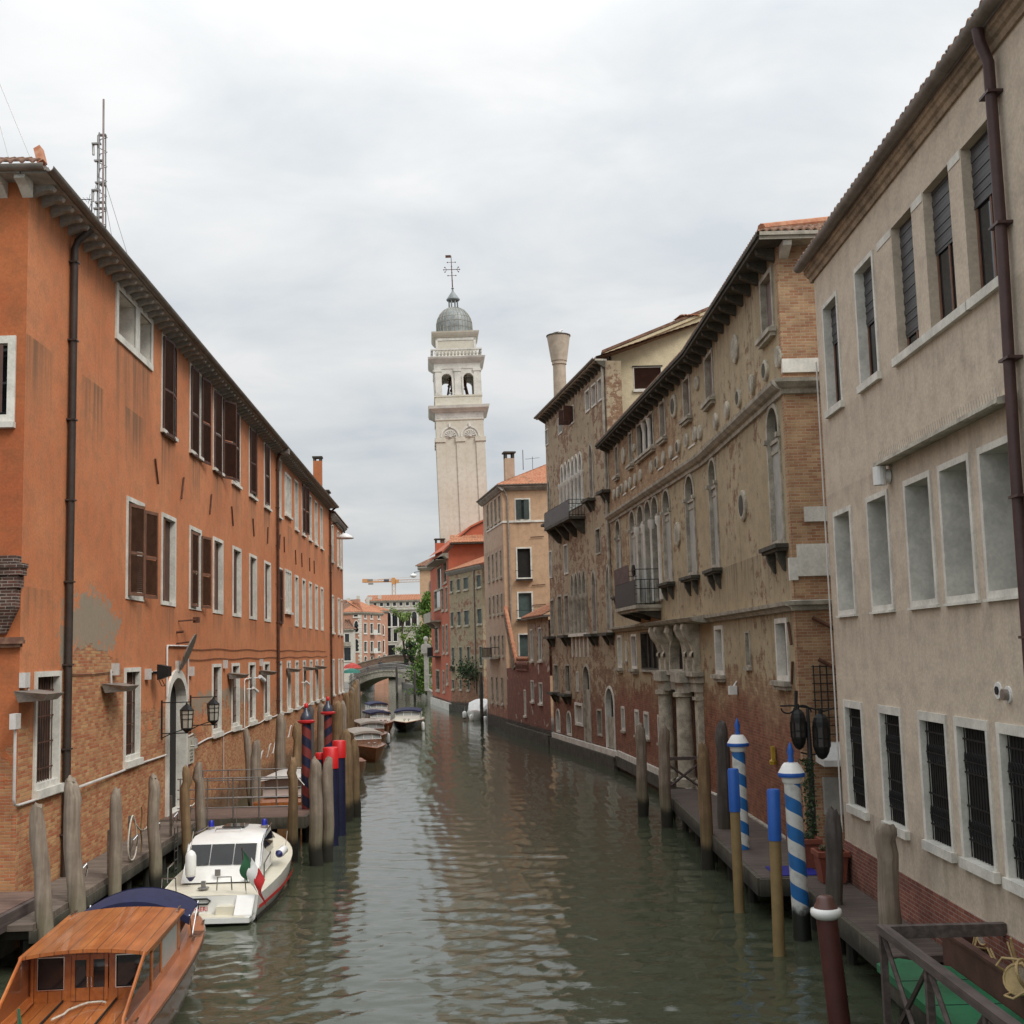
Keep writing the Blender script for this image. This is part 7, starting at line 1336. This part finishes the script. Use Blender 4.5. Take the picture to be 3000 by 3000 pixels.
def striped(label, x, y, z, r, mat, kind, lean=(0, 0)):
    t = root('striped_pole', (x, y, 0), label, 'post', 'striped mooring poles'); m = MB(LOCAL); m.tube([(0, 0, -.6), (lean[0], lean[1], z)], [r*1.05, r*.95], 20); smooth_angle(m.build('shaft', M[mat], t), 50); cx, cy = lean
    if kind == 'blue':
        m = MB(LOCAL); m.lathe([(r*1.02, z-.12), (r*1.15, z-.08), (r*1.2, z+.0), (r*1.55, z+.02)], (cx, cy, 0), 20); m.lathe([(r*1.55, z+.11), (r*1.45, z+.14), (r*1.05, z+.27), (r*.8, z+.32), (r*.3, z+.33)], (cx, cy, 0), 20); smooth_angle(m.build('cap', M['gelcoat'], t), 40)
        m = MB(LOCAL); m.lathe([(r*1.55, z+.02), (r*1.6, z+.04), (r*1.6, z+.09), (r*1.55, z+.11)], (cx, cy, 0), 20); m.lathe([(r*.3, z+.32), (r*.4, z+.38), (r*.3, z+.44), (r*.42, z+.56), (r*.2, z+.7), (.01, z+.76)], (cx, cy, 0), 12); smooth_angle(m.build('finial', M['poleblue'], t), 50)
    else:
        m = MB(LOCAL); m.lathe([(r*1.0, z-.06), (r*1.75, z), (r*1.8, z+.06), (r*1.2, z+.09)], (cx, cy, 0), 20); smooth_angle(m.build('ring', M['red'], t), 50)
        m = MB(LOCAL); m.lathe([(r*1.2, z+.08), (r*1.25, z+.16), (r*.95, z+.3), (r*.5, z+.38), (r*.45, z+.46), (r*.3, z+.5)], (cx, cy, 0), 18); smooth_angle(m.build('cap', plain('grey navy cap', (.05, .06, .09), .3, var=.1), t), 50); m = MB(LOCAL); m.lathe([(r*.3, z+.48), (r*.4, z+.54), (r*.4, z+.62), (.01, z+.68)], (cx, cy, 0), 10); m.build('finial', M['redcap'], t, True)
    return t
striped('blue and white striped pole nearest the camera, in front of the black lanterns', 6.02, 27.1, 3.42, .185, 'st_blue', 'blue', (-.07, 0)); striped('blue and white striped pole farther from the camera, beside the tall dark pile', 5.88, 33.1, 3.62, .185, 'st_blue', 'blue')
striped('red and navy striped pole nearest the camera at the landing stage', -7.36, 43, 4.05, .17, 'st_red', 'red'); striped('red and navy striped pole farther away, behind the red topped navy poles', -7.37, 48, 4.1, .165, 'st_red2', 'red')
def twotone(label, x, y, z, r, zc, top, body, nm='painted_pole', lean=0.):
    t = root(nm, (x, y, 0), label, 'post', 'two coloured mooring poles'); m = MB(LOCAL); m.tube([(0, 0, -.5), (lean*zc/z, 0, zc)], [r, r*.97], 16); smooth_angle(m.build('shaft', M[body], t), 50); m = MB(LOCAL); m.tube([(lean*zc/z, 0, zc-.005), (lean, 0, z-.04), (lean, 0, z)], [r*1.1, r*1.1, r*.95], 16); smooth_angle(m.build('top', M[top], t), 50)
twotone('khaki pole with a bright blue top, farther from the camera', 5.18, 30.0, 3.36, .125, 2.35, 'poleblue', 'khaki'); twotone('khaki pole with a bright blue top, nearer the camera', 5.22, 25.8, 3.33, .125, 2.3, 'poleblue', 'khaki', lean=.05)
twotone('navy pole with a bright red top, left one of the pair', -6.37, 42, 3.25, .24, 2.55, 'redcap', 'navyp'); twotone('navy pole with a bright red top, right one of the pair', -6.4, 44.2, 3.32, .22, 2.72, 'redcap', 'navyp'); twotone('low pole with a small red cap behind the pair of grey piles', -6.75, 42.2, 3.06, .17, 2.85, 'redcap', 'navyp')
t = root('maroon_pole', (5.24, 21, 0), 'maroon pole with a white ring and rounded brown cap at the bottom right', 'post'); m = MB(LOCAL); m.tube([(0, 0, -.6), (-.17, 0, 1.8)], [.185, .175], 20); smooth_angle(m.build('shaft', M['maroon'], t), 50)
m = MB(LOCAL); m.lathe([(.175, 1.74), (.2, 1.76), (.25, 1.8), (.262, 1.85), (.25, 1.9), (.2, 1.92)], (-.17, 0, 0), 24); smooth_angle(m.build('ring', M['gelcoat'], t), 60); m = MB(LOCAL); m.lathe([(.2, 1.91), (.19, 1.96), (.15, 2.02), (.14, 2.08), (.10, 2.115), (.02, 2.12)], (-.17, 0, 0), 22); smooth_angle(m.build('cap', plain('brown rounded cap', (.11, .05, .04), .4, var=.15), t), 60)
# left boardwalk, landing stage, raised deck
LBW = Fr((-11.31, 27.95), (-14.20, 94.02))
t = root('boardwalk', tuple(LBW.p(4, 1.0, .5)), 'narrow grey plank boardwalk along the foot of the orange building', 'walkway'); m = MB(LBW); m.box(-2.5, 13.2, .02, 1.25, .93, 1.05); m.build('planks', M['dock'], t)
m = MB(LBW); m.box(-2.5, 13.2, 1.18, 1.30, .68, .925); m.box(-2.5, 13.2, .1, .22, .7, .925)
for k in range(9): m.box(-2.3+k*1.9, -2.1+k*1.9, .1, 1.15, .72, .92); m.tube([(-2.2+k*1.9, 1.05, -.6), (-2.2+k*1.9, 1.05, .7)], .09, 8)
m.build('beams', M['pile_dk'], t)
t = root('landing_stage', (-9.8, 42.6, .5), 'wooden landing stage with a grey metal railing reaching out from the canal door', 'dock'); m = MB(); m.box(-12.2, -7.15, 41.1, 44.1, .98, 1.1); m.build('planks', M['dock2'], t)
m = MB(); m.box(-12.1, -7.12, 40.98, 41.1, .72, 1.085); m.box(-7.15, -7.05, 41.0, 44.1, .72, 1.09)
for x in (-11.5, -10, -8.6, -7.4):
    for y in (41.4, 43.6): m.tube([(x, y, -.6), (x, y, .98)], .1, 8)
m.build('beams', M['pile_dk'], t)
for y in (41.03, 43.95):
    m = MB()
    e = -7.35 if y < 42 else -7.7
    for z_ in (1.45, 1.75, 2.05, 2.4): m.tube([(-11.3, y, z_), (e, y, z_)], .022, 6)
    for x in (-11.2, -10.3, -9.45, -8.6, e): m.tube([(x, y, .8 if y < 42 else 1.08), (x, y, 2.42)], .026, 6)
    m.tube([(e, y, 2.4), (e+.25, y, 2.1)], .022, 6); m.build('railing', M['steel'], t)
t = root('raised_deck', (-11.2, 23, .6), 'raised reddish brown plank deck at the left edge beside the leaning pile', 'dock'); m = MB(); m.box(-13.5, -10.58, 17, 27.8, 1.18, 1.3); m.build('planks', M['dock2'], t); m = MB(); m.box(-13.4, -10.52, 27.80, 27.92, .98, 1.28); m.box(-10.58, -10.46, 17, 27.9, .95, 1.285)
for y in (19, 21.5, 24, 27): m.box(-13.2, -10.6, y, y+.15, .98, 1.18); m.tube([(-10.7, y, -.6), (-10.7, y, .98)], .1, 8)
m.build('beams', M['beam'], t)
# short boards, hooks and ropes on the boardwalk edge
PS = [(.6, 1.75), (3.1, 1.9), (5.0, 2.0), (7.4, 2.1), (9.6, 2.0), (11.4, 2.1)]
lab = ['short weathered board post on the boardwalk before the first barred window', 'short board post beside the foot of the drainpipe', 'short board post carrying the large rope loop', 'short board post carrying the smaller rope loop', 'short board post with a chrome hook just left of the canal door', 'last short board post on the boardwalk, next to the canal door']
for (s, zt), l_ in zip(PS, lab):
    t = root('board_post', tuple(LBW.p(s, 1.05, 1.2)), l_, 'post', 'board posts along the left boardwalk'); m = MB(LBW); m.box(s-.07, s+.07, 1.16, 1.21, .95, zt+.25); m.build('board', M['dock'], t); m = MB(LBW); m.tube([(s-.05, 1.24, 1.35), (s-.05, 1.3, 1.62), (s+.08, 1.36, 1.72), (s+.22, 1.34, 1.6), (s+.25, 1.3, 1.42)], .02, 6); m.build('hook', M['chrome'], t)
def rope(label, pts, r=.022, mat='rope'): m = MB(LBW); m.tube(pts, r, 7); return tag(smooth_angle(m.build('rope', M[mat], None), 60), label, 'rope', 'ropes on the left boardwalk')
def lp_(s, z, w_, h_, o=1.26): return [(s+w_*math.sin(t)*(1-.35*math.cos(t)), o, z-h_*(1-math.cos(t))/2*1.0) for t in [2*math.pi*i/22 for i in range(23)]]
rope('large pale rope loop hanging on the boardwalk left of the middle grey pile', lp_(5.0, 2.25, .42, 1.15)); rope('smaller pale rope loop hanging on the boardwalk right of the middle grey pile', lp_(7.45, 1.75, .2, .72))
rope('pale rope sagging between two board posts toward the canal door', [(5.05+2.4*f, 1.24, 2.2-.5*math.sin(math.pi*f)) for f in [i/12 for i in range(13)]]); rope('pale rope swagged across the foot of the canal door', [(11.2+2.6*f, 1.2, 2.0-.4*math.sin(math.pi*f)) for f in [i/12 for i in range(13)]])
rope('yellow hose hanging beside the middle grey pile', [(6.05+.06*math.sin(k*.9), 1.22, 2.35-k*.11) for k in range(12)], .02, 'khaki')
for i, (s, z_) in enumerate(((24.8, 1.7), (27.2, 1.85), (29.5, 2.0), (31.2, 2.05), (36.5, 2.45))):
    m = MB(LBW); m.tube([(s, .9, z_-.25), (s+.1, .92, z_-.28), (s+.35, .95, z_), (s+.6, .98, z_+.28), (s+.75, 1., z_+.3)], .03, 6); tag(m.build('mooring_hook', M['conduit'], None), ('curved pale metal hook in front of the brick wall, first right of the sign', 'curved pale metal hook, second right of the sign', 'curved pale metal hook, third right of the sign', 'small curved pale hook just left of the leaning pile behind the railing', 'tall pale angled hook above the railing, right of the thick blunt pile')[i], 'hook', 'pale hooks along the brick wall')
m = MB(LBW); m.tube([(9.6, 1.3, -.5), (9.6, 1.3, 1.3)], .02, 5); m.tube([(10.0, 1.3, -.5), (10.0, 1.3, 1.3)], .02, 5)
for k in range(6): m.tube([(9.6, 1.3, -.2+k*.26), (10.0, 1.3, -.2+k*.26)], .016, 5)
tag(m.build('ladder', M['steel'], None), 'metal ladder going down from the boardwalk to the water before the canal door', 'ladder')
# wall lights of the orange building
def hood(s, z_, label, wd=1.5):
    t = root('hood_lamp', tuple(LBW.p(s, z_, .4)), label, 'lamp', 'metal hood lamps on the orange wall'); m = MB(LBW)
    m.loft([[(s-wd/2, .04, z_+.12), (s+wd/2, .04, z_+.12)], [(s-wd/2+.15, .72, z_+.03), (s+wd/2-.1, .72, z_+.03)], [(s-wd/2+.3, .60, z_-.12), (s+wd/2-.25, .60, z_-.12)], [(s-wd/2+.12, .1, z_-.14), (s+wd/2-.1, .1, z_-.14)]]); m.add([(s-wd/2, .04, z_+.12), (s-wd/2+.15, .72, z_+.03), (s-wd/2+.3, .60, z_-.12), (s-wd/2+.12, .1, z_-.14)], [(0, 1, 2, 3)]); m.add([(s+wd/2, .04, z_+.12), (s+wd/2-.1, .72, z_+.03), (s+wd/2-.25, .60, z_-.12), (s+wd/2-.1, .1, z_-.14)], [(0, 1, 2, 3)])
    m.build('hood', M['sheet'], t); m = MB(LBW); m.tube([(s, .08, z_+.5), (s, .1, z_+.1)], .03, 6); m.build('stem', M['conduit'], t)
HL = ['metal hood lamp over the first barred window at the left edge', 'metal hood lamp on the bare brick between the two barred windows', 'metal hood lamp right of the first tall window past the canal door', 'metal hood lamp left of the second drainpipe', 'metal hood lamp just past the second drainpipe', 'metal hood lamp second past the second drainpipe', 'metal hood lamp farthest along the orange wall']
for s, l_ in zip((.3, 7.0, 25.4, 33.7, 43.0, 50.4, 56.8), HL): hood(s, 5.6, l_)
def lantern(s, z_, label):
    t = root('wall_lantern', tuple(LBW.p(s, z_, .6)), label, 'lantern', 'lanterns beside the canal door'); o_ = .85; m = MB(LBW)
    for zz in (z_+.52, z_-.5): m.tube([(s, .02, zz), (s, o_+.15, zz)], .02, 6)
    m.tube([(s, .03, z_-.65), (s, .35, z_-.5), (s, o_, z_-.35)], .018, 5); m.tube([(s, .03, z_+.6), (s, .03, z_-.7)], .03, 5); m.lathe([(.01, .62), (.03, .55), (.05, .5), (.03, .45), (.12, .40), (.22, .30), (.24, .27)], tuple(), 6) if False else None
    m.build('bracket', M['iron'], t); c = LBW.p(s, z_, o_); m = MB(); m.lathe([(.02, .5), (.05, .44), (.12, .38), (.22, .28), (.25, .26), (.22, .24)], tuple(c), 6); m.lathe([(.18, -.34), (.2, -.36), (.1, -.44), (.03, -.5)], tuple(c), 6)
    for a in range(6): q = 2*math.pi*a/6; m.tube([(c.x+.22*math.cos(q), c.y+.22*math.sin(q), c.z+.26), (c.x+.18*math.cos(q), c.y+.18*math.sin(q), c.z-.34)], .016, 4)
    for zz, rr in ((-.04, .205), (.12, .215)): m.tube([(c.x+rr*math.cos(2*math.pi*a/6), c.y+rr*math.sin(2*math.pi*a/6), c.z+zz) for a in range(7)], .01, 4)
    m.build('cage', M['iron'], t); m = MB(); m.lathe([(.20, .24), (.165, -.33)], tuple(c), 6); m.build('glass', M['lampglass'], t)
lantern(13.2, 4.4, 'black iron lantern on a bracket left of the canal door'); lantern(17.55, 4.42, 'black iron lantern on a bracket right of the canal door')
t = root('notice_sign', tuple(LBW.p(17.5, 3.0, .05)), 'pale vertical notice plate with dark lines beside the canal door', 'sign'); m = MB(LBW); m.box(17.0, 17.95, .05, .08, 2.55, 3.5); m.build('plate', plain('pale sign plate', (.50, .48, .40), .6, var=.1), t); m = MB(LBW)
rn = random.Random(2)
for z_, a, c in ((3.02, 17.15, 17.85), (2.9, 17.32, 17.68), (2.78, 17.22, 17.78), (2.67, 17.26, 17.74)):
    x = a
    while x < c: w_ = .05; m.box(x, x+.012, .08, .084, z_-.04, z_+.04); m.box(x+.012, x+w_-.012, .08, .084, z_+(.028 if rn.random() > .5 else -.04), z_+(.04 if rn.random() > .5 else -.026)+.002); x += w_+.02
m.box(17.46, 17.5, .08, .084, 3.22, 3.36); m.build('lettering', M['dark'], t)
m = MB(LBW); m.tube([(16.98, .06, 3.55), (17.7, .07, 3.6), (18.05, .06, 3.5), (18.05, .06, 3.2)], .03, 6); m.box(17.97, 18.25, .03, .14, 3.05, 3.4); tag(m.build('meter_box', M['conduit'], None), 'small grey electrical box with a bent conduit beside the notice plate', 'box')
t = root('floodlight', tuple(LBW.p(11.8, 5.95, .3)), 'black floodlight on the orange wall left of the canal door', 'lamp'); m = MB(LBW); m.prism([(.25, 5.7), (.6, 5.82), (.6, 6.12), (.25, 6.2)], 0, 11.6, 12.1); m.build('housing', M['iron'], t); m = MB(LBW); m.box(11.8, 11.9, 0, .3, 5.9, 5.98); m.tube([(11.65, .3, 5.7), (11.65, .4, 5.5), (12.05, .4, 5.5), (12.05, .3, 5.7)], .014, 4); m.build('bracket', M['iron'], t)
t = root('wall_shield', tuple(LBW.p(15.35, 6.5, .3)), 'grey oval crest shield tilted out from the wall above the canal door', 'plaque'); q = [(15.35+.42*math.sin(a)*(1 if math.cos(a) > -.5 else .8), 6.6+.62*math.cos(a)) for a in [2*math.pi*i/24 for i in range(24)]]; m = MB(LBW); m.loft([[(x, .12+(z_-5.95)*.42, z_) for x, z_ in q], [(x, .17+(z_-5.95)*.42, z_) for x, z_ in q]], close=True, caps=True); m.build('shield', M['sheet'], t); m = MB(LBW); m.tube([(15.35, 0, 6.9), (15.35, .45, 6.95)], .03, 5); m.tube([(15.35, .0, 7.3), (15.35, .25, 7.32)], .05, 6); m.build('bracket', M['rust'], t)
for i, (s, z_, l_) in enumerate(((31.2, 5.38, 'white security camera on a bent conduit beside the fifth ground floor window'), (29.3, 4.9, 'small white security camera low beside the bent conduit'), (48.6, 4.75, 'dark and white security camera far along the orange wall'))):
    m = MB(LBW); m.tube([(s-.3, .1, z_+.02), (s, .3, z_), (s+.05, .34, z_-.02)], .03, 6); m.tube([(s-.15, .36, z_+.06), (s+.3, .5, z_-.14)], .10 if i == 0 else .07, 10); tag(m.build('security_camera', M['white'], None), l_, 'camera')
m = MB(FL); m.tube([(15.6, .02, 7.7), (16.1, .5, 7.75), (16.25, .52, 7.75)], .03, 5); m.box(16.15, 16.4, .4, .6, 7.65, 7.85); tag(m.build('small_spotlight', M['rust'], None), 'small rusty spotlight on an arm above the crest shield', 'lamp')
# right boardwalk
t = root('boardwalk', (6.6, 38, .5), 'dark brown boardwalk along the palazzo and the beige building on the right', 'walkway'); m = MB(); m.box(5.55, 7.30, 29.0, 47.3, .84, .96); m.box(6.35, 7.36, 21.6, 28.99, .84, .955); m.build('planks', M['dockr'], t)
m = MB(); m.box(5.45, 5.56, 29.0, 47.3, .55, .95); m.box(6.25, 6.36, 21.6, 28.99, .55, .95); m.box(5.5, 7.3, 28.9, 29.0, .55, .94); m.box(5.5, 7.3, 47.3, 47.4, .55, .94)
for y in (22.5, 25, 28, 31, 34, 37, 40, 43, 46.5):
    x0 = 6.5 if y < 29 else 5.7
    for x in (x0, 7.1): m.tube([(x, y, -.6), (x, y, .84)], .11, 8)
m.build('beams', M['pile_dk'], t)
m = MB()
for x in (5.35, 6.95): m.box(x-.06, x+.06, 46.3, 46.42, .9, 2.12)
m.box(5.3, 7.0, 46.29, 46.43, 2.12, 2.24); m.tube([(5.4, 46.36, 1.0), (6.9, 46.36, 2.1)], .05, 6); m.tube([(6.9, 46.36, 1.0), (5.4, 46.36, 2.1)], .05, 6)
tag(m.build('barrier', M['beam'], None), 'dark timber X braced barrier across the far end of the right boardwalk', 'barrier')
# planters, mat, lantern post
for i, (x, y, l_) in enumerate(((7.0, 28.3, 'square terracotta planter nearer the camera beside the beige building corner'), (6.85, 30.2, 'square terracotta planter at the foot of the black lantern post'))):
    t = root('planter', (x, y, .96), l_, 'planter', 'terracotta planters'); m = MB(); rows = [[(x-h_, y-h_, z_), (x+h_, y-h_, z_), (x+h_, y+h_, z_), (x-h_, y+h_, z_)] for h_, z_ in ((.25, .965), (.32, 1.55), (.36, 1.55), (.36, 1.66), (.30, 1.66), (.29, 1.58))]; m.loft(rows, close=True, caps=True); m.build('pot', M['terracotta'], t); m = MB(); leaves(m, [(x+rnd.uniform(-.24, .24), y+rnd.uniform(-.24, .24), 1.64+rnd.random()*.1) for _ in range(90)], .05, rnd)
    if i: leaves(m, [(x+.25+rnd.gauss(0, .08), y+.3+rnd.gauss(0, .08), 1.6+rnd.random()*1.9) for _ in range(500)], .05, rnd)
    m.build('leaves', M['leafdark'], t)
m = MB(); m.box(5.9, 6.95, 29.1, 30.3, .962, .985); tag(m.build('blue_mat', plain('blue plastic mat', (.012, .02, .22), .45, var=.25, scale=6), None), 'bright blue mat lying on the right boardwalk between the poles and the planters', 'mat')
LPt = root('lantern_post', (7.1, 30.6, .96), 'dark post carrying two long black lanterns on scrolled arms at the palazzo corner', 'lamp post'); m = MB(); m.tube([(7.25, 30.9, .96), (7.27, 30.9, 3.3), (7.28, 30.95, 4.7)], [.085, .07, .04], 10); m.build('post', M['blackmetal'], LPt)
m = MB()
def scroll(c, r0, a0, a1, n=14): return [(c[0]+r0*math.cos(a0+(a1-a0)*i/n), c[1], c[2]+r0*.8*math.sin(a0+(a1-a0)*i/n)) for i in range(n+1)]
m.tube(scroll((7.15, 30.95, 4.6), .22, 0, math.pi), .022, 5); m.tube(scroll((6.78, 30.95, 4.72), .16, math.pi, 2*math.pi), .02, 5); m.tube([(6.6, 30.95, 4.78), (6.9, 30.95, 4.78), (7.3, 30.95, 4.72), (7.7, 30.95, 4.62), (7.95, 30.95, 4.7)], .022, 5); m.tube([(7.05, 30.95, 3.62), (7.3, 30.95, 3.55), (7.6, 30.95, 3.6)], .02, 5); m.tube([(7.02, 30.95, 5.15), (6.98, 30.95, 4.6)], .045, 6)
m.build('scrolled_arms', M['iron'], LPt)
def longlamp(x, y, z0, z1, r):
    c = (x, y, 0); m = MB(); h_ = z1-z0; m.lathe([(.03, z0-.06), (r*.55, z0-.01), (r*.85, z0+.10), (r, z0+.22), (r*1.02, z0+.26)], c, 8); m.lathe([(r*1.05, z1-.26), (r*1.0, z1-.14), (r*.82, z1-.03), (r*.5, z1+.04), (.05, z1+.07), (.04, z1+.2)], c, 8)
    for a in range(8): q = 2*math.pi*a/8; m.tube([(x+r*math.cos(q), y+r*math.sin(q), z0+.24), (x+r*1.02*math.cos(q), y+r*1.02*math.sin(q), z1-.24)], .02, 4)
    m.tube([(x+r*math.cos(2*math.pi*a/8), y+r*math.sin(2*math.pi*a/8), z0+.24+.45*(h_-.48)) for a in range(9)], .014, 4); o = m.build('lantern', M['iron'], LPt); m = MB(); m.lathe([(r*.92, z0+.24), (r*.94, z1-.25)], c, 8); m.build('glass', plain('smoky lantern glass', (.05, .045, .04), .25, var=.3), o)
longlamp(7.03, 30.95, 3.75, 4.62, .19); longlamp(7.58, 30.9, 3.5, 4.5, .205)
m = MB(PE); m.prism([(.05, 3.75), (.9, 3.35), (.95, 3.2), (.05, 3.25)], 0, .3, 1.6); tag(m.build('awning_box', M['whitecanvas'], None), 'small white awning on the end wall of the palazzo behind the lanterns', 'awning'); m = MB(PE); m.box(.45, 1.5, .02, .2, 1.9, 2.85); tag(m.build('notice_board', M['greyboard'], None), 'grey board on the palazzo end wall behind the lantern post', 'board')
m = MB(P1); m.box(4.2, 4.45, .05, .3, 4.72, 5.0); m.tube([(4.3, .02, 5.15), (4.3, .16, 4.95)], .03, 5); tag(m.build('white_spotlight', M['white'], None), 'small white spotlight on the palazzo wall above the striped pole', 'lamp')
m = MB(); leaves(m, [(5.95+rnd.gauss(0, .05), 27.3+rnd.gauss(0, .05), 2.95+rnd.gauss(0, .10)) for _ in range(0)], .05, rnd)
m = MB(P1); m.box(9.3, 9.5, .05, .14, 3.0, 3.42); m.lathe([(.1, 0), (.12, .1), (.02, .2)], (9.4, .1, 2.9), 8); tag(m.build('mooring_bell', plain('yellow box', (.40, .25, .02), .6), None), 'small yellow box on the brick wall behind the blue and white striped pole', 'box')
# right foreground: braced railing, green boards, timber trough, cane chairs
t = root('braced_railing', (5.6, 17, .9), 'dark timber railing with X braces around the green boards at the bottom right', 'railing'); m = MB()
m.box(5.42, 5.58, 13.0, 19.32, 1.88, 2.0); m.box(5.58, 7.38, 19.22, 19.36, 1.80, 1.985)
for y in (19.28, 17.2, 15.1): m.box(5.45, 5.55, y-.05, y+.05, -.5, 1.88)
for y0, y1 in ((17.3, 19.2), (15.2, 17.1), (13.1, 15.0)): m.tube([(5.5, y0, .3), (5.5, y1, 1.82)], .04, 5); m.tube([(5.5, y1, .3), (5.5, y0, 1.82)], .04, 5)
m.box(5.46, 5.54, 13, 19.2, .22, .32); m.build('frame', M['beam'], t)
t = root('green_platform', (6.2, 17, .5), 'green painted board platform inside the braced railing', 'platform'); m = MB(); m.prism([(5.75, 13), (6.85, 13), (6.85, 20.3), (6.2, 20.9), (5.75, 20.6)], 2, .98, 1.10); m.build('boards', M['greenb'], t); m = MB()
for y in (14.3, 15.6, 16.9, 18.2, 19.5): m.box(5.76, 6.84, y, y+.03, 1.101, 1.106)
m.build('seams', plain('dark green seam', (.004, .03, .015), .7), t); m = MB(); m.box(5.8, 6.8, 13, 20.3, .7, .975)
for y in (14, 17, 20): m.tube([(6, y, -.6), (6, y, .7)], .1, 8); m.tube([(6.7, y, -.6), (6.7, y, .7)], .1, 8)
m.build('beams', M['pile_dk'], t)
t = root('timber_trough', (7.1, 17, 1), 'long brown timber trough along the brick base holding the cane chairs', 'trough'); m = MB(); m.box(6.87, 6.95, 13, 20.6, .9, 1.55); m.box(6.87, 7.38, 20.6, 20.68, .9, 1.6); m.box(6.95, 7.38, 13, 20.6, .9, 1.0); m.box(6.84, 6.98, 13, 20.7, 1.55, 1.6); m.build('boards', M['boxtimber'], t)
def chair(label, x, y, z, rot, sc=1.):
    t = root('cane_chair', (x, y, z), label, 'chair', 'cane chairs piled in the timber trough'); t.rotation_euler = rot; m = MB(LOCAL)
    m.tube([(.2*math.cos(a), .2*math.sin(a), .44) for a in [2*math.pi*i/18 for i in range(19)]], .022, 6)
    m.build('seat_ring', M['cane'], t); m = MB(LOCAL); m.lathe([(.19, .435), (.19, .448)], (0, 0, 0), 16); m.build('seat', M['cane'], t)
    m = MB(LOCAL); bk = [(-.2+.02*math.cos(a), .19*math.cos(a)*1.0, .62+.28*math.sin(a)) for a in [math.pi*i/14 for i in range(15)]]; m.tube([(-.16, .18, .44)]+bk+[(-.16, -.18, .44)], .02, 6); m.tube([(-.17, .13*math.cos(2*math.pi*i/16), .66+.16*math.sin(2*math.pi*i/16)) for i in range(17)], .014, 5); m.build('back_hoop', M['cane'], t)
    m = MB(LOCAL)
    for k in range(-5, 6): h_ = .15*math.sqrt(max(0, 1-(k/5.6)**2)); m.tube([(-.172, k*.023, .66-h_), (-.172, k*.023, .66+h_)], .004, 3, False); m.tube([(-.175, -h_*.82, .66+k*.028), (-.175, h_*.82, .66+k*.028)], .004, 3, False)
    m.build('back_weave', M['canvas'], t)
    for a in (.8, 2.35, 3.9, 5.5):
        m = MB(LOCAL); m.tube([(.17*math.cos(a), .17*math.sin(a), .44), (.22*math.cos(a), .22*math.sin(a), 0)], [.02, .015], 6); m.build('leg', M['cane'], t)
    m = MB(LOCAL); m.tube([(-.17, .2, .64), (.05, .27, .66), (.17, .2, .62), (.16, .15, .44)], .017, 6); m.tube([(-.17, -.2, .64), (.05, -.27, .66), (.17, -.2, .62), (.16, -.15, .44)], .017, 6); m.build('arms', M['cane'], t)
chair('cane chair standing upright with its oval back toward the water, leftmost of the pile', 7.1, 20.0, 1.01, (R(8), R(-14), R(200))); chair('cane chair lying upside down with its legs up in the middle of the pile', 7.12, 18.9, 1.75, (R(160), R(15), R(60))); chair('cane chair tipped on its side against the beige wall, behind the upturned one', 7.2, 18.3, 1.35, (R(80), R(10), R(20))); chair('cane chair lying on its back at the right edge of the pile', 7.1, 17.7, 1.5, (R(-70), R(20), R(140))); chair('cane chair resting upside down on top at the right edge of the picture', 7.15, 17.9, 2.05, (R(195), R(-12), R(10)))
